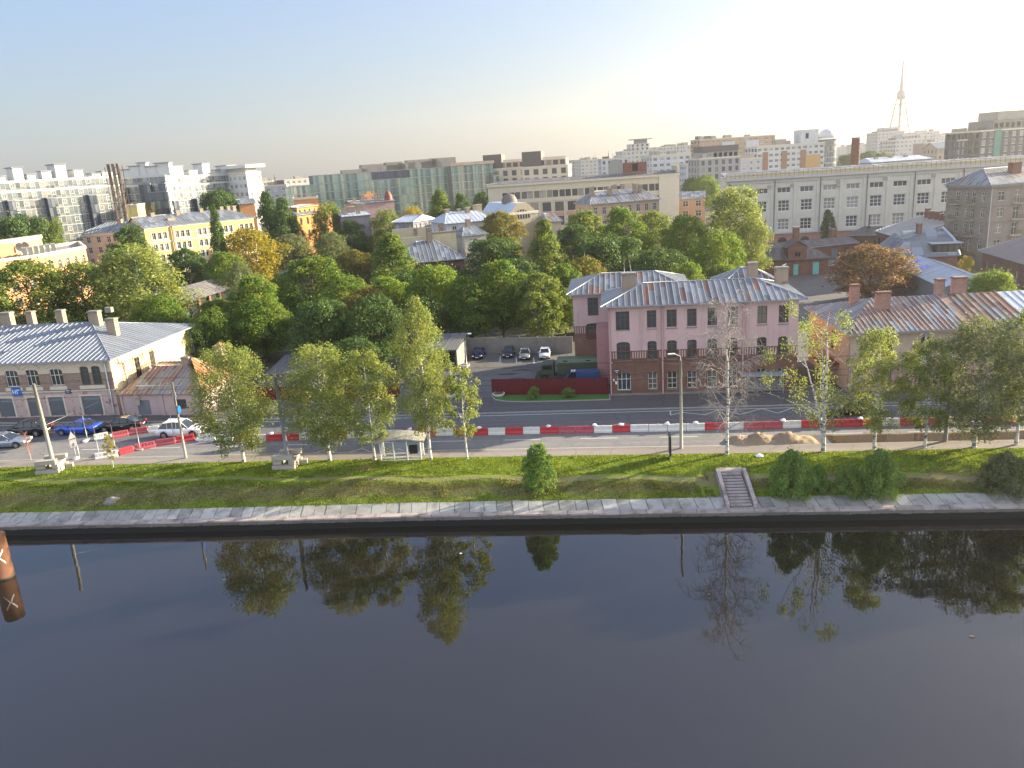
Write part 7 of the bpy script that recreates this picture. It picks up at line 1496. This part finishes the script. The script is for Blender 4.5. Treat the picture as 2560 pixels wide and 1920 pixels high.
mb.poly([(-1.4,-1.25,2.95),(4.3,-1.25,2.95),(4.3,-.85,3.4),(-1.4,-.85,3.4)],1).poly([(-1.4,1.25,2.95),(4.3,1.25,2.95),(4.3,.85,3.4),(-1.4,.85,3.4)],1).poly([(-1.4,-.85,3.4),(4.3,-.85,3.4),(4.3,.85,3.4),(-1.4,.85,3.4)],1).poly([(4.3,-1.25,2.95),(4.3,1.25,2.95),(4.3,.85,3.4),(4.3,-.85,3.4)]).poly([(-1.4,-1.25,2.95),(-1.4,1.25,2.95),(-1.4,.85,3.4),(-1.4,-.85,3.4)])
bx=mb.build('box_body',[M['army'],M['army2']],t)
for x in (-.6,2.4): MB().box(x,x+.6,-1.14,-1.02,3.08,3.22).build('roof_hatch',M['carglass'],bx)
mb=MB(); [mb.box(x,x+.05,-1.28,-1.253,1.12,2.95) for x in (.4,2.3,4.2)]; mb.build('body_seams',M['black'],bx)
for x in (-3.1,1.4,2.8):
    for s_ in (-1,1): w_=MB().tube([(0,-.18,0),(0,.18,0)],.56,16).build('wheel',M['rubber'],t); w_.location=(x,s_*1.02,.57); MB().tube([(0,s_*.181,0),(0,s_*.21,0)],.26,10).build('rim',M['army'],w_)
MB().box(-3.75,-2.45,-1.3,1.3,1.12,1.2).box(-4.35,-4.1,-1.15,1.15,.6,.85).build('bumper_and_wings',M['black'],t)
# ------------------------------------------------------------------ street furniture
def hgt(p,x,y): d=ray(x,y); return CAM_Z+d.z*math.hypot(p.x,p.y)/math.hypot(d.x,d.y)
def lamp(x,y,yt,label,r=.12,arm=True,mat='pole',z=.1,cat='lamp post'):
    p=G(x,y,z); h=hgt(p,x,yt)-z; t=thing('lamp_post',label,cat,(p.x,p.y,z)); MB().tube([(0,0,-.2),(0,0,h*.35),(0,0,h)],[r*1.2,r,r*.72],8).build('pole',M[mat],t)
    if arm: MB().tube([(0,0,h-.05),(0,0,h+.35),(-.5,.35,h+.55)],.035,5).build('arm',M['steel'],t); MB().box(-1.15,-.45,.22,.48,h+.5,h+.62).build('lamp_head',M['white'],t,.04)
    return t,p,h
t,p,h=lamp(1703,1121,900,'rusty topped concrete lamp post in front of the pink building',.15); 
t2,p2,h2=lamp(465,1145,950,'slim concrete lamp post right of the white car',.13,False)
MB().box(-.18,.18,-.12,.0,h2-1.6,h2-1.1).build('lamp_box',M['steel'],t2); o=MB().tube([(.22,0,h2-3.0),(.24,0,h2-3.0)],.42,16).build('round_blue_sign',M['sign_blue'],t2); o.rotation_euler=(0,0,0)
t3,p3,h3=lamp(2363,1103,900,'grey lamp post between the thin birch and the twin birch',.17,True,'concrete_grey')
# concrete blocks with dark posts
def blocks(x,y,label,n,rz):
    p=G(x,y,0.0); z=bank_z(p.x,p.y)-.05; t=thing('block_pedestal',label,'concrete blocks',(p.x,p.y+1.1,z),rz); rnd=random.Random(n); B=[(-.1,-.85,0,2.3,.6,.02),(.9,.35,0,.55,2.0,0),(-.9,.4,0,.55,1.9,.05),(-.75,-.6,.5,.9,.55,.0),(.75,.0,.5,.6,2.3,.04),(-.75,.7,.5,.9,.5,0),(-.15,-.75,.98,2.1,.6,-.02),(.2,.85,.98,2.2,.55,.03),(1.55,.5,.0,.7,.6,.2)]
    for i,(cx,cy,cz,lx,ly,a) in enumerate(B):
        o=MB().box(-lx/2,lx/2,-ly/2,ly/2,0,.46).build('concrete_block',M['concrete'],t,.03); o.location=(cx,cy,cz+.004*i); o.rotation_euler=(0,0,a)
    return p,z
p,z=blocks(118,1187,'stack of pale concrete blocks carrying the leaning dark post at the far left',1,.12)
h=hgt(Vector((p.x,p.y+1.2,0)),72,962); q=thing('contact_wire_post','thick dark post rising from the left stack of concrete blocks','post',(p.x+.15,p.y+1.25,z+.98)); MB().tube([(0,0,-.9),(-.05,0,3),(-.15,0,h-z-.98)],[.24,.20,.16],10).build('pole',M['pole'],q); MB().tube([(0,0,4.0),(4.2,3.6,5.2)],.02,4).build('stay_wire',M['steel'],q)
p,z=blocks(713,1176,'stack of pale concrete blocks between the first two large birches',2,-.05)
h=hgt(Vector((p.x,p.y+1.2,0)),688,942); q=thing('contact_wire_post','thick slate grey post standing on the stack of blocks between two birches','post',(p.x+.05,p.y+1.25,z+.98)); MB().tube([(0,0,-.9),(0,0,3),(-.05,0,h-z-.98)],[.24,.20,.16],10).build('pole',M['grey_door'],q); MB().tube([(0,0,3.6),(3.8,3.2,5.0)],.02,4).build('stay_wire',M['steel'],q)
# signs
def sign(x,y,yt,label,shape='plate',w_=.6,h=.8,mat='concrete',rz=0,n=1,z=0,feet=True,r=.035):
    p=G(x,y,z); H=hgt(p,x,yt)-z; t=thing('road_sign' if shape else 'marker_post',label,'road sign' if shape else 'post',(p.x,p.y,z),rz); 
    for i in range(n): MB().tube([(i*.35,0,0),(i*.35,0,H)],r,5).build('post',M['steel'],t)
    if feet: MB().box(-.3,.3,-.25,.25,0,.14).build('foot',M['concrete'],t,.02)
    if shape=='round': MB().tube([(0,-.05,H-.5),(0,-.03,H-.5)],.36,16).tube([(0,-.029,H-.5),(0,-.01,H-.5)],.37,16,1).build('disc',[M[mat],M['steel']],t)
    elif shape=='tri': MB().poly([(-.42,-.05,H-1.15),(.42,-.05,H-1.15),(0,-.05,H-.3)]).build('triangle',M[mat],t); MB().box(-.36,.36,-.06,-.04,H-2.1,H-1.25).build('plate',M[mat],t)
    elif shape=='plate': MB().box(-w_/2,w_/2,-.06,-.04,H-h,H).build('plate',M[mat],t)
    return t
sign(192,1150,1068,'back of a triangular sign over two plates on twin posts by the barrier end','tri',n=2,rz=.9,mat='steel')
sign(219,1100,1034,'pair of round road signs on a post left of the white barrier, seen edge on','round',rz=2.05,mat='steel')
sign(349,990+50,972,'triangular sign on a thin post against the pale pink annex','tri',rz=.2,z=.1,mat='concrete')
for x,y,yt,lab in ((248,1136,1061,'bare thin marker post at the left end of the red barriers'),(290,1128,1057,'bare thin leaning marker post by the sapling'),(436,1098,1030,'thin marker post in front of the white car'),(2,1,1,'')):
    if lab: sign(x,y,yt,lab,None)
sign(351,1125,1043,'tall thin post with a small plate low down among the red barriers','plate',.25,.3,mat='steel')
p=G(1675,1146,.08); t=thing('info_panel','tall narrow dark information panel standing on the grass, seen nearly edge on','sign',(p.x,p.y,.05),R_(82)); MB().box(-.75,.75,-.09,.09,.5,2.45).build('panel',M['black'],t,.02); MB().box(-.68,.68,-.10,-.093,.6,2.35).build('panel_face',M['steel'],t); MB().box(-.5,.5,-.05,.05,-.2,.5).build('foot',M['pole'],t)
# bus shelter near
def shelter(name,label,P,th,L,D,H,roofmat,curved,glassm,panel):
    t=thing(name,label,'bus shelter',(P[0],P[1],P[2]),th); n=5
    for i in range(4):
        for y in ((0,D) if i in (0,3) else (0,)): MB().box(L*i/3-.05,L*i/3+.05,y-.05,y+.05,0,H).build('post',M['white'] if curved else M['steel'],t)
    mb=MB(); N=8
    for i in range(N):
        a,c=i/N,(i+1)/N; za,zc=[H+(.38*math.sin(math.pi*q) if curved else 0) for q in (a,c)]; x0,x1=-.45+(L+.9)*a,-.45+(L+.9)*c
        mb.poly([(x0,-.45,za-.05),(x1,-.45,zc-.05),(x1,D+.5,zc+.06),(x0,D+.5,za+.06)]); mb.poly([(x0,-.45,za+.05),(x1,-.45,zc+.05),(x1,D+.5,zc+.16),(x0,D+.5,za+.16)]); mb.poly([(x0,-.45,za-.05),(x1,-.45,zc-.05),(x1,-.45,zc+.05),(x0,-.45,za+.05)])
    mb.build('roof',M[roofmat],t)
    for z in (.85,.45,.12): MB().box(0,L,-.03,.03,z-.03,z+.03).build('rail',M['white'] if curved else M['steel'],t)
    for i in range(3): o=MB().poly([(L*i/3+.06,.0,.5),(L*(i+1)/3-.06,.0,.5),(L*(i+1)/3-.06,.0,H-.1),(L*i/3+.06,.0,H-.1)]).build('glass_panel',glassm,t)
    MB().poly([(0,.06,.4),(0,D-.06,.4),(0,D-.06,H-.1),(0,.06,H-.1)]).build('glass_panel',glassm,t); MB().poly([(L,.06,.4),(L,D-.06,.4),(L,D-.06,H-.1),(L,.06,H-.1)]).build('glass_panel',glassm,t)
    MB().box(.4,L*.62,.35,.75,.42,.48).build('bench',M['brown_frame'],t)
    if panel: 
        MB().box(L*.72,L*.93,-.06,-.035,.75,H-.35).build('poster_panel',M['dark'],t); m=MB(); rnd=random.Random(5)
        y=-.035
        for i in range(16): a=(.25+rnd.random()*.8,y,1.0+rnd.random()*.45); m.tube([a,(a[0]+rnd.uniform(-.15,.25),y,a[2]+rnd.uniform(-.12,.12))],.035,4)
        m.build('yellow_graffiti',m_plain('yellow_spray',(0.65,0.55,0.05),.6),t)
    return t
def m_clear(name,c,a):
    t=NT(name); t.done(c,.05); tr=t.n('ShaderNodeBsdfTransparent'); mx=t.n('ShaderNodeMixShader'); mx.inputs[0].default_value=a; t.l(tr.outputs[0],mx.inputs[1]); t.l(t.b.outputs[0],mx.inputs[2]); t.l(mx.outputs[0],t.out.inputs[0]); return t.mat
M['shelter_glass']=m_clear('shelter_glass',(.35,.38,.40),.35)
p=G(954,1156,.0); q=G(1054,1152,.0); shelter('bus_shelter','glass bus shelter with curved brown roof and yellow graffiti beside the tallest birch',(p.x,p.y,.06),ang_of(p,q),(q-p).length,1.5,2.05,'shelter_roof' if 'shelter_roof' in M else 'pole',True,M['shelter_glass'],True)
p=G(1862,986,.1); q=G(1958,984,.1); shelter('bus_shelter','flat roofed glass bus shelter against the pink building behind the bare birch',(p.x,p.y,.11),ang_of(p,q),(q-p).length,1.5,2.3,'roof_edge',False,M['shelter_glass'],False)
# stone steps
A,B_=G(1795,1180,0),G(1860,1178,0); A2,B2=G(1810,1262,-1.15),G(1873,1262,-1.15); t=thing('stone_steps','granite steps with sloping side walls leading down the grass bank to the quay','steps',((A.x+B_.x)/2,(A.y+B_.y)/2,0),ang_of(A,B_)); W_=(B_-A).length; run=((A+B_)/2-(A2+B2)/2).length; n=11
for i in range(n): MB().box(-W_/2+.28,W_/2-.28,-run*(i+1)/n,-run*i/n+.05,-1.6,-.02-1.13*(i+1)/n).box(-W_/2+.30,W_/2-.30,-run*(i+1)/n-.012,-run*(i+1)/n-.002,-1.6,-.045-1.13*(i+1)/n,1).build('step',[M['granite'],M['quaywall']],t)  # darker front plates put the shade of the risers into the colour
for s_ in(-1,1):
    a,c=s_*W_/2-.15*s_,s_*W_/2+.17*s_; a,c=min(a,c),max(a,c); m=MB(); pr=[(.3,.22),(-.4,.22),(-run-.15,-.95),(-run-.15,-1.6),(.3,-1.6)]
    m.poly([(a,y,z) for y,z in pr]).poly([(c,y,z) for y,z in pr]); [m.poly([(a,u[0],u[1]),(c,u[0],u[1]),(c,v_[0],v_[1]),(a,v_[0],v_[1])]) for u,v_ in zip(pr,pr[1:]+pr[:1])]; m.build('side_wall',M['granite'],t)
MB().box(-W_/2,W_/2,.05,1.0,-.4,.03).build('landing',M['granite'],t)
# sand heap, dug strip, muddy water
P=[G(1830,1110,0),G(1850,1088,0),G(1930,1080,0),G(2040,1083,0),G(2062,1108,0)]
bm=bmesh.new(); nx,ny=46,14; a0,a1=Vector((20.9,74.0,0)),Vector((29.6,73.0,0)); rs=np.random.RandomState(9); vs_=[]
for i in range(nx):
    for j in range(ny):
        u,v_=i/(nx-1),j/(ny-1); p=a0.lerp(a1,u)+Vector((0,(v_-.5)*3.0,0)); hh=0.78*min(1,(u*6))*min(1,(1-u)*5)*max(0,math.sin(math.pi*v_))**.8*(.8+.25*math.sin(u*21)+.12*rs.normal()); vs_.append(bm.verts.new((p.x,p.y,max(0.0,hh)-.02)))
for i in range(nx-1):
    for j in range(ny-1): a=i*ny+j; bm.faces.new((vs_[a],vs_[a+ny],vs_[a+ny+1],vs_[a+1]))
me=bpy.data.meshes.new('sand_heap'); bm.to_mesh(me); bm.free(); M['sand']=m_plain('heaped_sand',(0.27,0.20,0.13),.95,.35,2.5,bump=.9); me.materials.append(M['sand']); [setattr(q,'use_smooth',True) for q in me.polygons]
tag(put('sand_heap',me),'long heap of pale sand along the road edge between the bare and the forked birch','sand heap',kind=None)
mb=MB(); X0,X1=28.5,100; up=lambda x:(yn(x)+2.55+.12*math.sin(x*1.3)+.08*math.sin(x*3.1)); 
for i in range(60):
    a,c=X0+(X1-X0)*i/60,X0+(X1-X0)*(i+1)/60; mb.poly([(a,yn(a)+.02,.016),(c,yn(c)+.02,.016),(c,up(c)+.25,.016),(a,up(a)+.25,.016)])
tag(mb.build('mud_strip',m_plain('wet_mud',(0.13,0.085,0.05),.8,.35,1.2)),kind='structure'); mb=MB()
for i in range(80):
    a,c=29.8+(X1-29.8)*i/80,29.8+(X1-29.8)*(i+1)/80; mb.poly([(a,yn(a)+.10,.022),(c,yn(c)+.10,.022),(c,up(c),.022),(a,up(a),.022)])
t=NT('muddy_puddle'); t.b.inputs['IOR'].default_value=1.5; tag(mb.build('muddy_puddle',t.done((0.07,0.05,0.035),.02,0,.9)),kind='structure')
# flower bowls
for i,(x,y,lab) in enumerate(((1247,991,'white round flower bowl at the left tip of the grass plot'),(1130,992,'white round flower bowl left of the gateway'),(1130,952,'white flower bowl with plants at the gate leaf'),(1162,918,'white flower bowl under the yard lamp'))):
    p=G(x,y,.1); t=thing('flower_bowl',lab,'planter',(p.x,p.y,.1),0,'white concrete flower bowls'); MB().tube([(0,0,0),(0,0,.12),(0,0,.38),(0,0,.42)],[.45,.6,.8,.78],16).build('bowl',M['white'],t); MB().tube([(0,0,.421),(0,0,.43)],.68,14).build('soil',M['soil'],t)
p=G(1168,925,0); t=thing('yard_lamp','thin grey yard lamp with an angled head beside the open garage','lamp post',(p.x,p.y,0)); h=hgt(p,1164,850); MB().tube([(0,0,0),(0,0,h),(.6,-.2,h+.9)],.05,6).build('pole',M['steel'],t); MB().box(.5,1.0,-.35,-.1,h+.85,h+1.0).build('lamp_head',M['white'],t)
# overhead wires
for k,(z,dy) in enumerate(((5.9,1.0),(5.9,2.4),(6.4,4.6),(5.6,6.2))):
    m=MB(); m.tube([(x,(yn(x)+yf(x))/2-4+dy*1.6,z-.12*math.cos(x*.21)) for x in range(-100,101,5)],.016,4)
    tag(m.build('contact_wire',M['rubber']),['nearest overhead trolley wire crossing the street view','second overhead trolley wire','third overhead trolley wire, slightly higher','overhead wire closest to the buildings'][k],'cable','overhead wires above the road')
m=MB(); a,c=Vector((16.2,73.2,8.6)),Vector((15.0,91.9,7.0)); m.tube([a.lerp(c,t)+Vector((0,0,-1.0*math.sin(math.pi*t))) for t in [i/8 for i in range(9)]],.012,4); tag(m.build('span_wire',M['steel']),'thin span wire from the concrete lamp post to the pink wall','cable')
# rusty pile in the water
pl=AY(-4,1425,58); p=G(20,1440,-2.7); r0=Vector((-41.6,61.2,-2.7)); t=thing('rusty_pile','thick rusty steel pile with a white painted cross in the river, left edge','pile',(G(2,1452,-2.7).x+.4,G(2,1452,-2.7).y,-4.5)); 
M['rust_pile']=m_plain('rusty_pile_steel',(0.13,0.058,0.03),.85,.45,1.3,bump=.5)
MB().tube([(0,0,0),(0,0,2.3)],.80,20).build('wet_foot',M['quaywall'],t); MB().tube([(0,0,2.3),(0,0,6.0)],.78,24).build('shaft',M['rust_pile'],t); m=MB()
for s_ in(-1,1):
    pr=[]
    for i in range(9):
        u=-.5+i/8; a=R_(-58)+u*1.0; pr.append((.795*math.cos(a),.795*math.sin(a),4.2+s_*u*1.15))
    for q0,q1 in zip(pr,pr[1:]): m.poly([(q0[0],q0[1],q0[2]-.09),(q1[0],q1[1],q1[2]-.09),(q1[0],q1[1],q1[2]+.09),(q0[0],q0[1],q0[2]+.09)])
m.build('white_cross_mark',M['white'],t)
# crossing sign, road and figure in the park
a=[G(x,y,0) for x,y in ((640,705),(690,700),(900,650),(900,640),(700,672),(640,690))]
mb=MB().poly([(p.x,p.y,.012) for p in a]); tag(mb.build('park_road',M['yard']),kind='structure')
p=G(690,702,0); t=thing('crossing_sign','post with a green bordered pedestrian crossing sign by the park road','road sign',(p.x,p.y,0)); h=hgt(p,686,656); MB().tube([(0,0,0),(0,0,h),(1.0,0,h+.5)],.08,5).build('post',M['steel'],t); MB().box(.6,2.2,-.1,-.04,h-.6,h+1.0,0).box(.85,1.95,-.13,-.101,h-.35,h+.75,1).box(1.35,1.5,-.15,-.131,h-.2,h+.55,2).box(1.15,1.7,-.15,-.131,h+.1,h+.22,2).build('sign_plate',[m_plain('yellow_green_border',(.35,.55,.05),.5),M['white'],M['black']],t)
# person
def person(label,loc,h=1.75,rz=0.0):
    bm=bmesh.new(); J={'pel':(0,0,.95),'ch':(0,0,1.32),'nk':(0,0,1.5),'hd':(0,-.02,1.63),'tp':(0,-.01,1.74),'hl':(.1,0,.92),'kl':(.11,-.05,.5),'al':(.11,.05,.09),'tl':(.11,-.13,.04),'hr':(-.1,0,.92),'kr':(-.11,.02,.5),'ar':(-.11,.12,.09),'tr':(-.11,-.04,.04),'sl':(.19,0,1.42),'el':(.24,.04,1.14),'wl':(.24,-.06,.9),'sr':(-.19,0,1.42),'er':(-.24,.04,1.14),'wr':(-.24,-.04,.9)}
    R={'pel':.14,'ch':.155,'nk':.06,'hd':.095,'tp':.07,'hl':.10,'kl':.065,'al':.05,'tl':.04,'hr':.10,'kr':.065,'ar':.05,'tr':.04,'sl':.07,'el':.05,'wl':.035,'sr':.07,'er':.05,'wr':.035}
    E=[('pel','ch'),('ch','nk'),('nk','hd'),('hd','tp'),('pel','hl'),('hl','kl'),('kl','al'),('al','tl'),('pel','hr'),('hr','kr'),('kr','ar'),('ar','tr'),('ch','sl'),('sl','el'),('el','wl'),('ch','sr'),('sr','er'),('er','wr')]
    ly=bm.verts.layers.skin.verify(); V={}
    for k,c in J.items(): v=bm.verts.new(c); V[k]=v; v[ly].radius=(R[k],R[k]); v[ly].use_root=(k=='pel')
    for a,c in E: bm.edges.new((V[a],V[c]))
    me=bpy.data.meshes.new('person'); bm.to_mesh(me); bm.free(); me.materials.append(m_plain('dark_clothes',(.03,.03,.035),.9)); o=bpy.data.objects.new('person',me); C.objects.link(o); o.location=loc; o.rotation_euler=(0,0,rz); o.modifiers.new('skin','SKIN'); s=o.modifiers.new('sub','SUBSURF'); s.levels=1; s.render_levels=1
    return tag(o,label,'person')
p=G(682,704,0); person('person in dark clothes walking beside the crossing sign',(p.x,p.y,0),rz=.6)
# loose details: gull, brush pile, stone on the slabs
b=AY(1938,667,95.0); t=None
p=G(1937,1170,0)
blob('stone_block','flat grey stone half buried at the foot of the grass bank on the left',(G(278,1262,-1).x,G(278,1262,-1).y+.2,-.95),.7,M['concrete_grey'],70,'stone')
m=MB(); rs=np.random.RandomState(5); c=G(908,1178,0)
for i in range(60): q=Vector((c.x+rs.normal()*.5,c.y+rs.normal()*.3,bank_z(c.x,c.y)+.1+abs(rs.normal())*.15)); m.tube([q,q+Vector(rs.normal(size=3))*.3],.012,3)
tag(m.build('brush_pile',m_plain('dry_twigs',(.30,.16,.10),.9)),'small pile of dry reddish twigs on the grass left of the bus shelter','brushwood')
# ------------------------------------------------------------------ air
hm=bpy.data.materials.new('haze'); hm.use_nodes=True; n=hm.node_tree; n.nodes.clear(); o_=n.nodes.new('ShaderNodeOutputMaterial'); pv=n.nodes.new('ShaderNodeVolumePrincipled')
pv.inputs['Color'].default_value=(0.93,0.93,0.95,1); pv.inputs['Density'].default_value=0.00019; pv.inputs['Anisotropy'].default_value=0.68; n.links.new(pv.outputs[0],o_.inputs['Volume'])
hz_=MB().box(-4500,4500,-300,5000,-5.5,310).build('haze',hm); tag(hz_,kind='stuff')
